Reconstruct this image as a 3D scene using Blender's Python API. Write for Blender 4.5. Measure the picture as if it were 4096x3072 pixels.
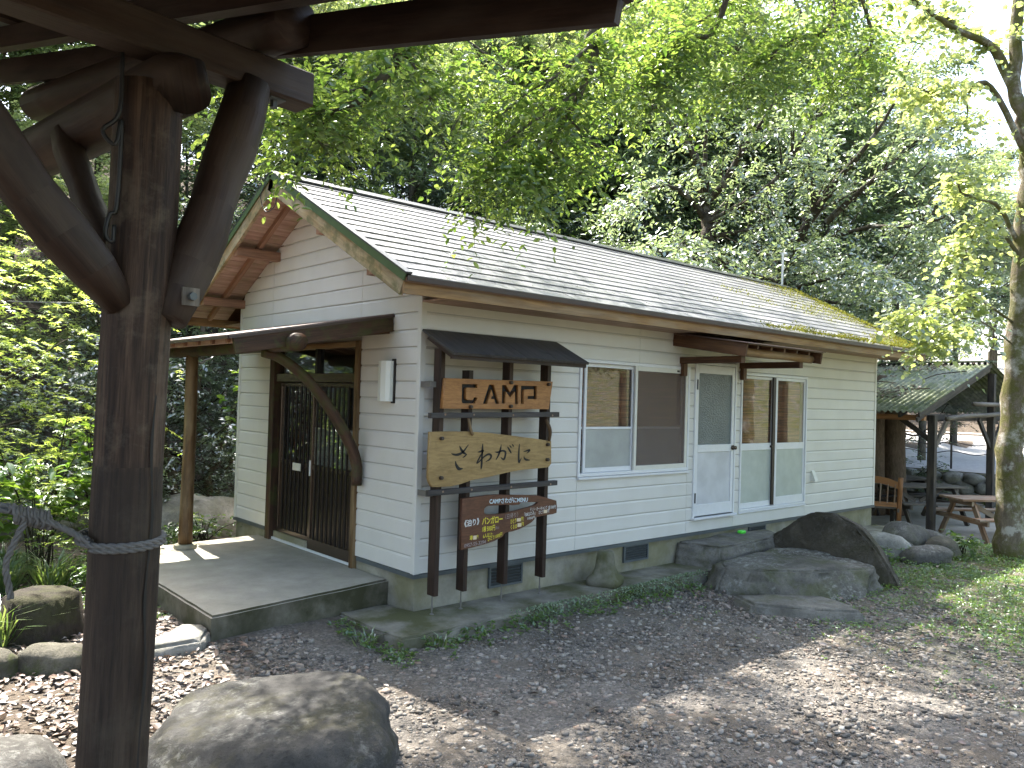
import bpy, bmesh, math, random
import numpy as np
from mathutils import Vector, Matrix

for o in list(bpy.data.objects):
    bpy.data.objects.remove(o)
scene = bpy.context.scene
COL = scene.collection
R_ = math.radians

# ------------------------------------------------------------------ camera
cam_data = bpy.data.cameras.new('camera')
cam_data.sensor_width = 36.0
cam_data.lens = 27.88
cam_data.clip_start = 0.05
cam_data.clip_end = 600
cam = bpy.data.objects.new('camera', cam_data)
COL.objects.link(cam)
CAM = Vector((-3.9484, -5.6456, 1.9938))
_r = Vector((0.7472, -0.6640, 0.0293)).normalized()
_f = Vector((0.6638, 0.7477, 0.0176)).normalized()
_u = _r.cross(_f).normalized()
_r = _f.cross(_u).normalized()
M3 = Matrix((_r, _u, -_f)).transposed()
cam.matrix_world = Matrix.Translation(CAM) @ M3.to_4x4()
scene.camera = cam

# ------------------------------------------------------------------ light
SUN_EL, SUN_AZ = R_(58), math.atan2(0.986, 0.165)
SUN_DIR = Vector((math.cos(SUN_EL) * math.cos(SUN_AZ), math.cos(SUN_EL) * math.sin(SUN_AZ), math.sin(SUN_EL)))
world = bpy.data.worlds.new('World')
scene.world = world
world.use_nodes = True
wn, wl = world.node_tree.nodes, world.node_tree.links
wn.clear()
sky = wn.new('ShaderNodeTexSky')
sky.sky_type = 'NISHITA'
sky.sun_disc = False
sky.sun_elevation = SUN_EL
sky.sun_rotation = math.pi / 2 - SUN_AZ
sky.air_density = 1.0
sky.dust_density = 3.6
sky.ozone_density = 0.6
bg = wn.new('ShaderNodeBackground')
bg.inputs['Strength'].default_value = 0.15
wo = wn.new('ShaderNodeOutputWorld')
wl.new(sky.outputs[0], bg.inputs['Color'])
wl.new(bg.outputs[0], wo.inputs['Surface'])
sun_data = bpy.data.lights.new('sun', 'SUN')
sun_data.energy = 4.0
sun_data.angle = R_(0.55)
sun_data.color = (1.0, 0.95, 0.86)
sun = bpy.data.objects.new('sun', sun_data)
COL.objects.link(sun)
sun.rotation_euler = SUN_DIR.to_track_quat('Z', 'Y').to_euler()
sun.location = (0, 8, 20)

scene.view_settings.view_transform = 'Standard'
scene.view_settings.look = 'None'
scene.view_settings.exposure = 2.5
scene.view_settings.gamma = 1.0
scene.view_settings.use_curve_mapping = False
scene.render.engine = 'CYCLES'
cy = scene.cycles
cy.max_bounces = 10
cy.diffuse_bounces = 5
cy.glossy_bounces = 3
cy.transmission_bounces = 6
cy.transparent_max_bounces = 8
cy.caustics_reflective = False
cy.caustics_refractive = False
cy.sample_clamp_indirect = 6.0
cy.use_denoising = True
try:
    cy.denoiser = 'OPENIMAGEDENOISE'
except Exception:
    pass

rng = np.random.default_rng(7)
random.seed(7)

# ------------------------------------------------------------------ helpers
def tag(o, label=None, cat=None, group=None, kind=None):
    if label: o['label'] = label
    if cat: o['category'] = cat
    if group: o['group'] = group
    if kind: o['kind'] = kind
    return o

def empty(name, loc, label, cat, group=None):
    o = bpy.data.objects.new(name, None)
    o.empty_display_size = 0.1
    COL.objects.link(o)
    o.location = loc
    return tag(o, label, cat, group)

def attach(o, parent):
    if parent is not None:
        o.parent = parent
        if parent.type == 'EMPTY':
            o.matrix_parent_inverse = Matrix.Translation(-Vector(parent.location))
    return o

def obj(name, data, mat=None, parent=None, smooth=False):
    """data = Mesh or MB; links ONE mesh object."""
    me = data.mesh(name) if isinstance(data, MB) else data
    if mat is not None and not me.materials:
        me.materials.append(mat)
    if smooth:
        me.polygons.foreach_set('use_smooth', [True] * len(me.polygons))
    o = bpy.data.objects.new(name, me)
    COL.objects.link(o)
    return attach(o, parent)

class MB:
    """collects vertices, faces and uvs (uv: u across, v along the piece, metres)"""
    def __init__(s):
        s.v, s.f, s.uv = [], [], []
    def face(s, idx, uvs):
        s.f.append(idx); s.uv.extend(uvs)
    def mesh(s, name):
        me = bpy.data.meshes.new(name)
        me.from_pydata([tuple(p) for p in s.v], [], s.f)
        if len(s.uv) == sum(len(f) for f in s.f):
            lay = me.uv_layers.new(name='UVMap')
            lay.data.foreach_set('uv', np.array(s.uv, dtype=np.float32).ravel())
        me.update()
        return me
    def frame_box(s, o, ax, ay, az, lx, ly, lz, bev=0.0):
        """box centred at o, long axis az"""
        o, ax, ay, az = Vector(o), Vector(ax), Vector(ay), Vector(az)
        hx, hy, hz = lx / 2, ly / 2, lz / 2
        if bev > 0:
            prof = [(-hx + bev, -hy), (hx - bev, -hy), (hx, -hy + bev), (hx, hy - bev),
                    (hx - bev, hy), (-hx + bev, hy), (-hx, hy - bev), (-hx, -hy + bev)]
        else:
            prof = [(-hx, -hy), (hx, -hy), (hx, hy), (-hx, hy)]
        b = len(s.v); n = len(prof)
        for z in (-hz, hz):
            for (x, y) in prof:
                s.v.append(o + ax * x + ay * y + az * z)
        u = 0.0
        for i in range(n):
            j = (i + 1) % n
            w = math.dist(prof[i], prof[j])
            s.face((b + i, b + j, b + n + j, b + n + i), [(u, -hz), (u + w, -hz), (u + w, hz), (u, hz)])
            u += w
        s.face(tuple(b + i for i in reversed(range(n))), [(p[0], p[1]) for p in reversed(prof)])
        s.face(tuple(b + n + i for i in range(n)), [(p[0], p[1]) for p in prof])
        return s
    def box(s, x0, x1, y0, y1, z0, z1, bev=0.0):
        d = [x1 - x0, y1 - y0, z1 - z0]
        c = ((x0 + x1) / 2, (y0 + y1) / 2, (z0 + z1) / 2)
        X, Y, Z = Vector((1, 0, 0)), Vector((0, 1, 0)), Vector((0, 0, 1))
        k = d.index(max(d))
        if k == 0: return s.frame_box(c, Y, Z, X, d[1], d[2], d[0], bev)
        if k == 1: return s.frame_box(c, Z, X, Y, d[2], d[0], d[1], bev)
        return s.frame_box(c, X, Y, Z, d[0], d[1], d[2], bev)
    def beam(s, p, q, w, h, up=(0, 0, 1), bev=0.0):
        """rectangular bar p->q, w sideways, h along up"""
        p, q = Vector(p), Vector(q)
        az = (q - p).normalized(); up = Vector(up)
        ax = az.cross(up).normalized() if az.cross(up).length > 1e-6 else Vector((1, 0, 0))
        ay = ax.cross(az).normalized()
        return s.frame_box((p + q) / 2, ax, ay, az, w, h, (q - p).length, bev)
    def tube(s, pts, rad, n=10, wob=0.0, cap=True, seed=0):
        pts = [Vector(p) for p in pts]
        if not hasattr(rad, '__len__'): rad = [rad] * len(pts)
        rr = random.Random(seed)
        ph = [rr.uniform(-1, 1) for _ in range(n)]
        b = len(s.v); t0 = None; length = 0.0
        L = [0.0]
        for i in range(1, len(pts)):
            length += (pts[i] - pts[i - 1]).length; L.append(length)
        nx = None
        for i, p in enumerate(pts):
            if i == 0: t = pts[1] - pts[0]
            elif i == len(pts) - 1: t = pts[-1] - pts[-2]
            else: t = pts[i + 1] - pts[i - 1]
            t.normalize()
            if nx is None:
                nx = t.orthogonal().normalized()
                if abs(t.z) > 0.9: nx = (Vector((1, 0, 0)) - t * t.x).normalized()
            else:
                nx = (nx - t * nx.dot(t)).normalized()
            ny = t.cross(nx)
            for k in range(n):
                a = 2 * math.pi * k / n
                r = rad[i] * (1 + wob * (ph[k] * 0.6 + 0.5 * math.sin(L[i] * 2.3 + k * 1.7 + seed)))
                s.v.append(p + nx * (math.cos(a) * r) + ny * (math.sin(a) * r))
        for i in range(len(pts) - 1):
            for k in range(n):
                k2 = (k + 1) % n
                u0, u1 = k / n * 6.283 * rad[i], (k + 1) / n * 6.283 * rad[i]
                s.face((b + i * n + k, b + i * n + k2, b + (i + 1) * n + k2, b + (i + 1) * n + k),
                       [(u0, L[i]), (u1, L[i]), (u1, L[i + 1]), (u0, L[i + 1])])
        if cap:
            m = b + (len(pts) - 1) * n
            s.face(tuple(b + k for k in reversed(range(n))), [(math.cos(k) * .1, math.sin(k) * .1) for k in range(n)])
            s.face(tuple(m + k for k in range(n)), [(math.cos(k) * .1, math.sin(k) * .1) for k in range(n)])
        return s
    def prism(s, poly, depth, place):
        """poly: list of (a,b) ccw; place(a,b,d)->xyz; extruded d=0..depth"""
        b = len(s.v); n = len(poly)
        for d in (0.0, depth):
            for (x, y) in poly:
                s.v.append(Vector(place(x, y, d)))
        s.face(tuple(b + i for i in range(n)), [poly[i] for i in range(n)])
        s.face(tuple(b + n + i for i in reversed(range(n))), [poly[i] for i in reversed(range(n))])
        for i in range(n):
            j = (i + 1) % n
            s.face((b + j, b + i, b + n + i, b + n + j), [poly[j], poly[i], poly[i], poly[j]])
        return s

def smooth_path(pts, m=6):
    """Catmull-Rom through points (tuples of any length)"""
    P = [np.array(p, float) for p in pts]
    P = [2 * P[0] - P[1]] + P + [2 * P[-1] - P[-2]]
    out = []
    for i in range(1, len(P) - 2):
        for k in range(m):
            t = k / m
            out.append(0.5 * ((2 * P[i]) + (-P[i - 1] + P[i + 1]) * t + (2 * P[i - 1] - 5 * P[i] + 4 * P[i + 1] - P[i + 2]) * t * t
                              + (-P[i - 1] + 3 * P[i] - 3 * P[i + 1] + P[i + 2]) * t ** 3))
    out.append(P[-2])
    return out

# ------------------------------------------------------------------ materials
class NT:
    def __init__(s, name):
        s.m = bpy.data.materials.new(name)
        s.m.use_nodes = True
        s.t = s.m.node_tree
        s.t.nodes.clear()
        s.out = s.t.nodes.new('ShaderNodeOutputMaterial')
    def n(s, typ, **kw):
        nd = s.t.nodes.new('ShaderNode' + typ)
        for k, v in kw.items(): setattr(nd, k, v)
        return nd
    def l(s, a, b): s.t.links.new(a, b)
    def val(s, sock, v):
        if hasattr(v, 'is_output'): s.l(v, sock)
        else: sock.default_value = v
    def coord(s, kind):
        if kind == 'P': return s.n('NewGeometry').outputs['Position']
        if kind == 'UV': return s.n('TexCoord').outputs['UV']
        return s.n('TexCoord').outputs['Object']
    def mapped(s, kind, scale=(1, 1, 1), rnd=True):
        mp = s.n('Mapping')
        s.l(s.coord(kind), mp.inputs['Vector'])
        mp.inputs['Scale'].default_value = scale
        if rnd:
            oi = s.n('ObjectInfo')
            ml = s.n('VectorMath', operation='SCALE')
            cx = s.n('CombineXYZ')
            for i in range(3): s.l(oi.outputs['Random'], cx.inputs[i])
            s.l(cx.outputs[0], ml.inputs[0]); ml.inputs['Scale'].default_value = 37.0
            s.l(ml.outputs[0], mp.inputs['Location'])
        return mp.outputs[0]
    def noise(s, vec, scale=5.0, detail=4.0, rough=0.55, dist=0.0):
        nd = s.n('TexNoise')
        s.l(vec, nd.inputs['Vector'])
        nd.inputs['Scale'].default_value = scale
        nd.inputs['Detail'].default_value = detail
        nd.inputs['Roughness'].default_value = rough
        nd.inputs['Distortion'].default_value = dist
        return nd.outputs['Fac']
    def vor(s, vec, scale=5.0, feature='F1', out='Distance', rand=1.0):
        nd = s.n('TexVoronoi', feature=feature)
        s.l(vec, nd.inputs['Vector'])
        nd.inputs['Scale'].default_value = scale
        if 'Randomness' in nd.inputs: nd.inputs['Randomness'].default_value = rand
        return nd.outputs[out]
    def ramp(s, fac, stops, interp='LINEAR'):
        nd = s.n('ValToRGB')
        s.l(fac, nd.inputs[0])
        cr = nd.color_ramp; cr.interpolation = interp
        while len(cr.elements) < len(stops): cr.elements.new(0.5)
        for e, (p, c) in zip(cr.elements, stops):
            e.position = p
            e.color = (c, c, c, 1) if not hasattr(c, '__len__') else (c[0], c[1], c[2], 1)
        return nd.outputs[0]
    def mix(s, fac, a, b, mode='MIX'):
        nd = s.n('Mix', data_type='RGBA', blend_type=mode)
        s.val(nd.inputs[0], fac)
        for k, v in ((6, a), (7, b)):
            if hasattr(v, 'is_output'): s.l(v, nd.inputs[k])
            else: nd.inputs[k].default_value = (v[0], v[1], v[2], 1) if hasattr(v, '__len__') else (v, v, v, 1)
        return nd.outputs[2]
    def math(s, op, a, b=0.0, clamp=False):
        nd = s.n('Math', operation=op, use_clamp=clamp)
        s.val(nd.inputs[0], a); s.val(nd.inputs[1], b)
        return nd.outputs[0]
    def bump(s, h, strength=0.3, dist=0.01):
        nd = s.n('Bump')
        nd.inputs['Strength'].default_value = strength
        nd.inputs['Distance'].default_value = dist
        s.l(h, nd.inputs['Height'])
        return nd.outputs[0]
    def bsdf(s, col, rough=0.6, normal=None, metal=0.0, spec=0.5, **kw):
        b = s.n('BsdfPrincipled')
        if hasattr(col, 'is_output'): s.l(col, b.inputs['Base Color'])
        else: b.inputs['Base Color'].default_value = (col[0], col[1], col[2], 1)
        s.val(b.inputs['Roughness'], rough)
        b.inputs['Metallic'].default_value = metal
        b.inputs['Specular IOR Level'].default_value = spec
        if normal is not None: s.l(normal, b.inputs['Normal'])
        s.l(b.outputs[0], s.out.inputs['Surface'])
        return b

def plain(name, col, rough=0.6, metal=0.0, spec=0.5, var=0.12, scale=9.0, bump=0.0, bscale=60.0):
    t = NT(name)
    v = t.mapped('P')
    f = t.noise(v, scale, 5)
    c = t.mix(f, [x * (1 - var) for x in col], [min(1, x * (1 + var)) for x in col])
    nm = t.bump(t.noise(v, bscale, 4), bump, 0.004) if bump else None
    t.bsdf(c, rough, nm, metal, spec)
    return t.m

def wood(name, dark, light, rough=0.65, grain=26.0, bump=0.35, moss=None, mossfac=0.0, grey=None, greyfac=0.0, spec=0.35):
    """grain runs along v of the uv map"""
    t = NT(name)
    v = t.mapped('UV', (1, 0.055, 1))
    g1 = t.noise(v, grain, 6, 0.62, 0.6)
    g2 = t.noise(v, grain * 3.4, 4, 0.6)
    v2 = t.mapped('UV', (1, 0.35, 1))
    big = t.noise(v2, 2.6, 3)
    f = t.math('ADD', t.math('MULTIPLY', g1, 0.75), t.math('MULTIPLY', big, 0.35))
    c = t.ramp(f, [(0.42, dark), (0.54, [(a + b) / 2 for a, b in zip(dark, light)]), (0.68, light)])
    c = t.mix(t.ramp(g2, [(0.35, 0.35), (0.6, 0.0)]), c, [x * 0.4 for x in dark])
    if grey is not None:
        gf = t.math('MULTIPLY', t.ramp(t.noise(t.mapped('UV', (1, 0.25, 1)), 7.0, 5), [(0.42, 0.0), (0.62, 1.0)]), greyfac)
        c = t.mix(gf, c, grey)
    if moss is not None:
        mf = t.math('MULTIPLY', t.ramp(t.noise(t.mapped('P'), 6.0, 6, 0.65), [(0.48, 0.0), (0.62, 1.0)]), mossfac)
        c = t.mix(mf, c, moss)
    nm = t.bump(t.math('ADD', g1, t.math('MULTIPLY', g2, 0.6)), bump, 0.006)
    t.bsdf(c, rough, nm, 0.0, spec)
    return t.m

M = {}
M['siding'] = (lambda t: (
    t.bsdf(t.mix(t.ramp(t.noise(t.mapped('P', (1.2, 1.2, 0.35)), 2.2, 5), [(0.35, 0.0), (0.75, 0.55)]),
                 (0.63, 0.615, 0.57), (0.54, 0.525, 0.475)),
           0.55, t.bump(t.noise(t.mapped('P', rnd=False), 75, 3, 0.6), 0.55, 0.006), 0, 0.4), t.m)[1])(NT('siding'))
M['siding_trim'] = plain('siding_trim', (0.60, 0.59, 0.54), 0.5, var=0.06)
M['backing'] = plain('backing', (0.42, 0.41, 0.38), 0.8)
M['aluminium'] = plain('aluminium', (0.64, 0.65, 0.66), 0.38, 0.0, 0.6, 0.08, 14, 0.1)
M['alu_cream'] = plain('alu_cream', (0.60, 0.59, 0.52), 0.42, 0.0, 0.5, 0.08, 14, 0.1)
M['flashing'] = plain('flashing', (0.10, 0.115, 0.12), 0.45, 0.3, 0.5, 0.25, 6)
M['trim_metal'] = plain('trim_metal', (0.045, 0.05, 0.052), 0.32, 0.25, 0.5, 0.25, 6)
M['trim_green'] = plain('trim_green', (0.055, 0.095, 0.035), 0.5, 0.0, 0.4, 0.35, 9)
M['drip_brown'] = plain('drip_brown', (0.055, 0.035, 0.03), 0.45, 0.1, 0.5, 0.2, 6)
M['fascia'] = wood('fascia', (0.17, 0.09, 0.035), (0.36, 0.21, 0.085), 0.6, 22, 0.25, grey=(0.30, 0.24, 0.16), greyfac=0.4)
M['barge'] = wood('barge', (0.20, 0.13, 0.06), (0.42, 0.31, 0.16), 0.7, 24, 0.35, moss=(0.11, 0.11, 0.045), mossfac=0.8, grey=(0.34, 0.31, 0.23), greyfac=0.5)
M['soffit'] = wood('soffit', (0.30, 0.185, 0.135), (0.52, 0.37, 0.29), 0.7, 20, 0.3, moss=(0.22, 0.21, 0.09), mossfac=0.35)
M['rafter'] = wood('rafter', (0.19, 0.10, 0.06), (0.36, 0.21, 0.13), 0.65, 24, 0.3)
M['dark_beam'] = wood('dark_beam', (0.028, 0.014, 0.008), (0.085, 0.042, 0.022), 0.6, 24, 0.4, moss=(0.05, 0.075, 0.015), mossfac=0.55)
M['brown_beam'] = wood('brown_beam', (0.05, 0.022, 0.010), (0.13, 0.062, 0.028), 0.6, 24, 0.35)
M['pole_wood'] = wood('pole_wood', (0.06, 0.032, 0.012), (0.17, 0.095, 0.035), 0.6, 18, 0.35, grey=(0.33, 0.24, 0.13), greyfac=0.45)
M['rack_wood'] = wood('rack_wood', (0.016, 0.009, 0.006), (0.05, 0.026, 0.017), 0.55, 28, 0.3)
M['rack_grey'] = wood('rack_grey', (0.028, 0.026, 0.026), (0.07, 0.062, 0.058), 0.6, 28, 0.35)
M['pavilion'] = wood('pavilion', (0.012, 0.006, 0.004), (0.045, 0.023, 0.014), 0.6, 15, 0.5, grey=(0.085, 0.065, 0.05), greyfac=0.5)
t = NT('pavilion_post')
v = t.mapped('UV', (1, 0.05, 1)); g1 = t.noise(v, 26, 7, 0.68, 0.5); g2 = t.noise(v, 85, 5, 0.65)
c = t.ramp(t.math('ADD', t.math('MULTIPLY', g1, 0.75), t.math('MULTIPLY', t.noise(t.mapped('UV', (1, .3, 1)), 3, 4), .35)), [(0.40, (0.018, 0.010, 0.007)), (0.55, (0.060, 0.036, 0.024)), (0.70, (0.125, 0.083, 0.058))])
c = t.mix(t.ramp(g2, [(0.36, 0.7), (0.52, 0.0)]), c, (0.008, 0.005, 0.004))
c = t.mix(t.math('MULTIPLY', t.ramp(t.noise(t.mapped('P'), 5, 7, .7), [(.5, 0), (.62, 1)]), .35), c, (0.16, 0.13, 0.095))
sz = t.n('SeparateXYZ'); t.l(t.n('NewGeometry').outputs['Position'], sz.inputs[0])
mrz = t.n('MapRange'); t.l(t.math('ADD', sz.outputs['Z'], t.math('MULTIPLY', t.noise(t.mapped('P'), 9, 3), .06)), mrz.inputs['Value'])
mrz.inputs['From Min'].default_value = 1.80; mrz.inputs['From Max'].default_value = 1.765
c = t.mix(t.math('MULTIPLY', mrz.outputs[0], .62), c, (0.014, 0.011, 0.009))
t.bsdf(c, 0.66, t.bump(t.math('ADD', g1, t.math('MULTIPLY', g2, .7)), .6, .006), 0, .3)
M['pavilion_post'] = t.m
M['grey_wood'] = wood('grey_wood', (0.07, 0.06, 0.05), (0.22, 0.19, 0.155), 0.7, 22, 0.4)
M['shelter_wood'] = wood('shelter_wood', (0.014, 0.012, 0.011), (0.055, 0.047, 0.042), 0.7, 22, 0.4, grey=(0.16, 0.13, 0.09), greyfac=0.3)
M['orange_wood'] = wood('orange_wood', (0.20, 0.085, 0.03), (0.42, 0.21, 0.085), 0.55, 20, 0.25)
M['table_wood'] = wood('table_wood', (0.16, 0.085, 0.045), (0.34, 0.215, 0.13), 0.65, 20, 0.3, grey=(0.36, 0.32, 0.26), greyfac=0.6)

def concrete(name, col, mossfac, moss=(0.085, 0.10, 0.025), dark=0.35):
    t = NT(name)
    v = t.mapped('P')
    f = t.noise(v, 3.0, 8, 0.65)
    c = t.mix(t.ramp(f, [(0.3, 0.0), (0.7, 1.0)]), [x * (1 - dark) for x in col], [x * 1.15 for x in col])
    c = t.mix(t.ramp(t.noise(v, 42, 5, 0.7), [(0.55, 0.0), (0.75, 0.35)]), c, [x * 0.35 for x in col])
    mf = t.math('MULTIPLY', t.ramp(t.noise(v, 2.1, 7, 0.62), [(0.42, 0.0), (0.60, 1.0)]), mossfac)
    c = t.mix(mf, c, moss)
    nm = t.bump(t.math('ADD', f, t.noise(v, 90, 4, 0.7)), 0.4, 0.008)
    t.bsdf(c, 0.85, nm, 0, 0.25)
    return t.m
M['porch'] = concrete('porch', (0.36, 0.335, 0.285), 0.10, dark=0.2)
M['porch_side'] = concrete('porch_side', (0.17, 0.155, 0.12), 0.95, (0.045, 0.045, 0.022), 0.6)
M['foundation'] = concrete('foundation', (0.33, 0.31, 0.25), 0.55, (0.16, 0.15, 0.055), 0.45)
M['ledge'] = concrete('ledge', (0.24, 0.225, 0.185), 0.9, (0.075, 0.078, 0.03), 0.5)

def rock(name, col, mossfac=0.3, lichen=0.4, moss=(0.085, 0.09, 0.02), bscale=1.0):
    t = NT(name)
    v = t.mapped('P')
    f = t.noise(v, 2.6 * bscale, 12, 0.72, 0.4)
    c = t.ramp(f, [(0.30, [x * 0.5 for x in col]), (0.5, col), (0.70, [x * 1.7 for x in col])])
    c = t.mix(t.ramp(t.noise(v, 38, 8, 0.8), [(0.52, 0.0), (0.66, 0.6)]), c, [x * 0.35 for x in col])
    lm_ = t.ramp(t.noise(v, 1.7, 3, 0.6), [(0.44, 0.0), (0.62, 1.0)])
    lf = t.math('MULTIPLY', t.math('MULTIPLY', t.ramp(t.noise(v, 16, 9, 0.78, 0.3), [(0.50, 0.0), (0.60, 1.0)]), lichen), lm_)
    c = t.mix(lf, c, t.mix(t.noise(v, 50, 3), (0.24, 0.24, 0.22), (0.48, 0.48, 0.44)))
    mf = t.math('MULTIPLY', t.ramp(t.noise(v, 2.9, 10, 0.72), [(0.50, 0.0), (0.62, 1.0)]), mossfac)
    c = t.mix(mf, c, t.mix(t.noise(v, 60, 3), [x * 0.6 for x in moss], [x * 1.4 for x in moss]))
    h = t.math('ADD', t.noise(v, 6 * bscale, 14, 0.78, 0.6), t.math('MULTIPLY', t.noise(v, 48, 6, 0.8), 0.30))
    nm = t.bump(h, 0.8, 0.045)
    t.bsdf(c, 0.84, nm, 0, 0.3)
    return t.m
M['rock'] = rock('rock', (0.10, 0.094, 0.086), 0.35, 0.6)
M['rock_dark'] = rock('rock_dark', (0.085, 0.079, 0.064), 0.6, 0.75, (0.055, 0.065, 0.016))
M['rock_slab'] = rock('rock_slab', (0.070, 0.060, 0.044), 0.5, 0.12, (0.045, 0.045, 0.016))
M['rock_step'] = rock('rock_step', (0.125, 0.117, 0.10), 0.5, 0.95, (0.07, 0.08, 0.02))
M['rock_flat'] = rock('rock_flat', (0.165, 0.155, 0.135), 0.45, 0.3, (0.08, 0.085, 0.02))
M['rock_boulder'] = rock('rock_boulder', (0.062, 0.060, 0.057), 0.4, 0.55, (0.07, 0.065, 0.02))
M['rock_pale'] = rock('rock_pale', (0.26, 0.25, 0.225), 0.25, 0.5)
M['rock_moss'] = rock('rock_moss', (0.12, 0.11, 0.085), 1.0, 0.35, (0.07, 0.085, 0.02))

def leaf_mat(name, cols, trans, tfac=0.45, gloss=0.06, grough=0.35):
    """cols: list of base colours picked per leaf"""
    t = NT(name)
    rp = t.n('NewGeometry').outputs['Random Per Island']
    st = [(i / max(1, len(cols) - 1), c) for i, c in enumerate(cols)]
    c = t.ramp(rp, st)
    d = t.n('BsdfDiffuse'); t.l(c, d.inputs[0])
    tr = t.n('BsdfTranslucent')
    tc = t.mix(rp, trans[0], trans[1]); t.l(tc, tr.inputs[0])
    m1 = t.n('MixShader'); m1.inputs[0].default_value = tfac
    t.l(d.outputs[0], m1.inputs[1]); t.l(tr.outputs[0], m1.inputs[2])
    g = t.n('BsdfGlossy'); g.inputs['Roughness'].default_value = grough
    g.inputs[0].default_value = (0.9, 0.95, 1.0, 1)
    m2 = t.n('MixShader'); m2.inputs[0].default_value = gloss
    t.l(m1.outputs[0], m2.inputs[1]); t.l(g.outputs[0], m2.inputs[2])
    t.l(m2.outputs[0], t.out.inputs['Surface'])
    return t.m
# ================================================================== THE CABIN
WL, WW, C0, CH = 8.892, 3.837, 0.45, 0.1517
RY, RZ, EY, EZ = WW / 2, 4.184, -0.543, 2.927      # ridge, eave (top surface)
RX0, RX1 = -0.557, 9.50
PITCH = (RZ - EZ) / (RY - EY)
def roof_z(y): return RZ - PITCH * abs(y - RY)

def glass_mat(name, tint, gl=0.10, rough=0.02):
    t = NT(name)
    tr = t.n('BsdfTransparent'); tr.inputs[0].default_value = (*tint, 1)
    g = t.n('BsdfGlossy'); g.inputs['Roughness'].default_value = rough
    g.inputs[0].default_value = (0.9, 0.95, 0.97, 1)
    fr = t.n('LayerWeight'); fr.inputs[0].default_value = 0.5
    f = t.math('ADD', t.math('MULTIPLY', t.math('POWER', fr.outputs['Facing'], 4.0), 0.75), 0.03 + gl, True)
    m = t.n('MixShader'); t.l(f, m.inputs[0])
    t.l(tr.outputs[0], m.inputs[1]); t.l(g.outputs[0], m.inputs[2])
    t.l(m.outputs[0], t.out.inputs['Surface'])
    return t.m
M['glass'] = glass_mat('glass', (0.88, 0.88, 0.86), 0.03)
t = NT('screen')
tr = t.n('BsdfTransparent'); df = t.n('BsdfDiffuse'); df.inputs[0].default_value = (0.19, 0.145, 0.12, 1)
mx_ = t.n('MixShader'); mx_.inputs[0].default_value = 0.45
t.l(tr.outputs[0], mx_.inputs[1]); t.l(df.outputs[0], mx_.inputs[2]); t.l(mx_.outputs[0], t.out.inputs['Surface'])
M['screen'] = t.m
def frosted(name, col, bscale=45, bst=0.25, rough=0.25, dist=0.004):
    t = NT(name)
    v = t.mapped('P')
    c = t.mix(t.ramp(t.noise(v, 4, 5), [(0.35, 0), (0.7, 1)]), [x * 0.88 for x in col], [min(1, x * 1.1) for x in col])
    t.bsdf(c, rough, t.bump(t.noise(v, bscale, 3), bst, dist), 0, 0.5)
    return t.m
M['frost_grey'] = frosted('frost_grey', (0.33, 0.35, 0.34))
M['frost_green'] = frosted('frost_green', (0.40, 0.44, 0.40), 60, 0.12, 0.4)
M['frost_panel'] = frosted('frost_panel', (0.52, 0.53, 0.55), 80, 0.1, 0.4)
M['door_glass'] = frosted('door_glass', (0.10, 0.125, 0.13), 55, 0.8, 0.08, 0.012)
M['paper'] = frosted('paper', (0.62, 0.66, 0.66), 30, 0.05, 0.6)
M['glass_door'] = glass_mat('glass_door', (0.8, 0.8, 0.78), 0.14)
M['interior'] = plain('interior', (0.05, 0.04, 0.032), 0.9)
M['bronze'] = plain('bronze', (0.13, 0.098, 0.075), 0.26, 0.75, 0.5, 0.2, 5)
M['bronze_dark'] = plain('bronze_dark', (0.018, 0.014, 0.012), 0.4, 0.3, 0.5)
M['curtain_red'] = plain('curtain_red', (0.10, 0.022, 0.014), 0.8)  # reddish-brown reflection in the door glass, put into a colour
t = NT('blind')
v = t.mapped('P', (1.6, 1, 60), False)
bl = t.noise(v, 1.0, 3, 0.6)
vv = t.mapped('P', (9.5, 0, 0), False)
wv = t.n('TexWave'); t.l(vv, wv.inputs[0]); wv.inputs['Scale'].default_value = 1.6
wv.inputs['Distortion'].default_value = 0.4
c = t.ramp(bl, [(0.36, (0.05, 0.014, 0.007)), (0.52, (0.19, 0.062, 0.030)), (0.66, (0.36, 0.155, 0.08))])
c = t.mix(t.ramp(wv.outputs['Fac'], [(0.90, 0.0), (0.97, 0.6)]), c, (0.03, 0.012, 0.006))
t.bsdf(c, 0.6, t.bump(bl, 0.5, 0.004))
M['blind'] = t.m

cabin = empty('cabin', (WL / 2, RY, 0), 'white sided cabin with slate roof, sliding doors and raised concrete base', 'cabin')

# ---- foundation
fm = MB()
fm.box(0.02, WL - 0.02, 0.025, 0.17, -0.15, 0.425)
fm.box(0.02, 0.17, 0.17, WW - 0.02, -0.15, 0.425)
fm.box(WL - 0.17, WL - 0.02, 0.17, WW - 0.02, -0.15, 0.425)
fm.box(0.17, WL - 0.17, WW - 0.17, WW - 0.02, -0.15, 0.425)
foundation = obj('foundation', fm, M['foundation'], cabin)
tag(foundation, 'stained concrete foundation with mossy patches')
fl = obj('floor_deck', MB().box(0.17, WL - 0.17, 0.17, WW - 0.17, 0.36, 0.45), M['interior'], cabin)

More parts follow.
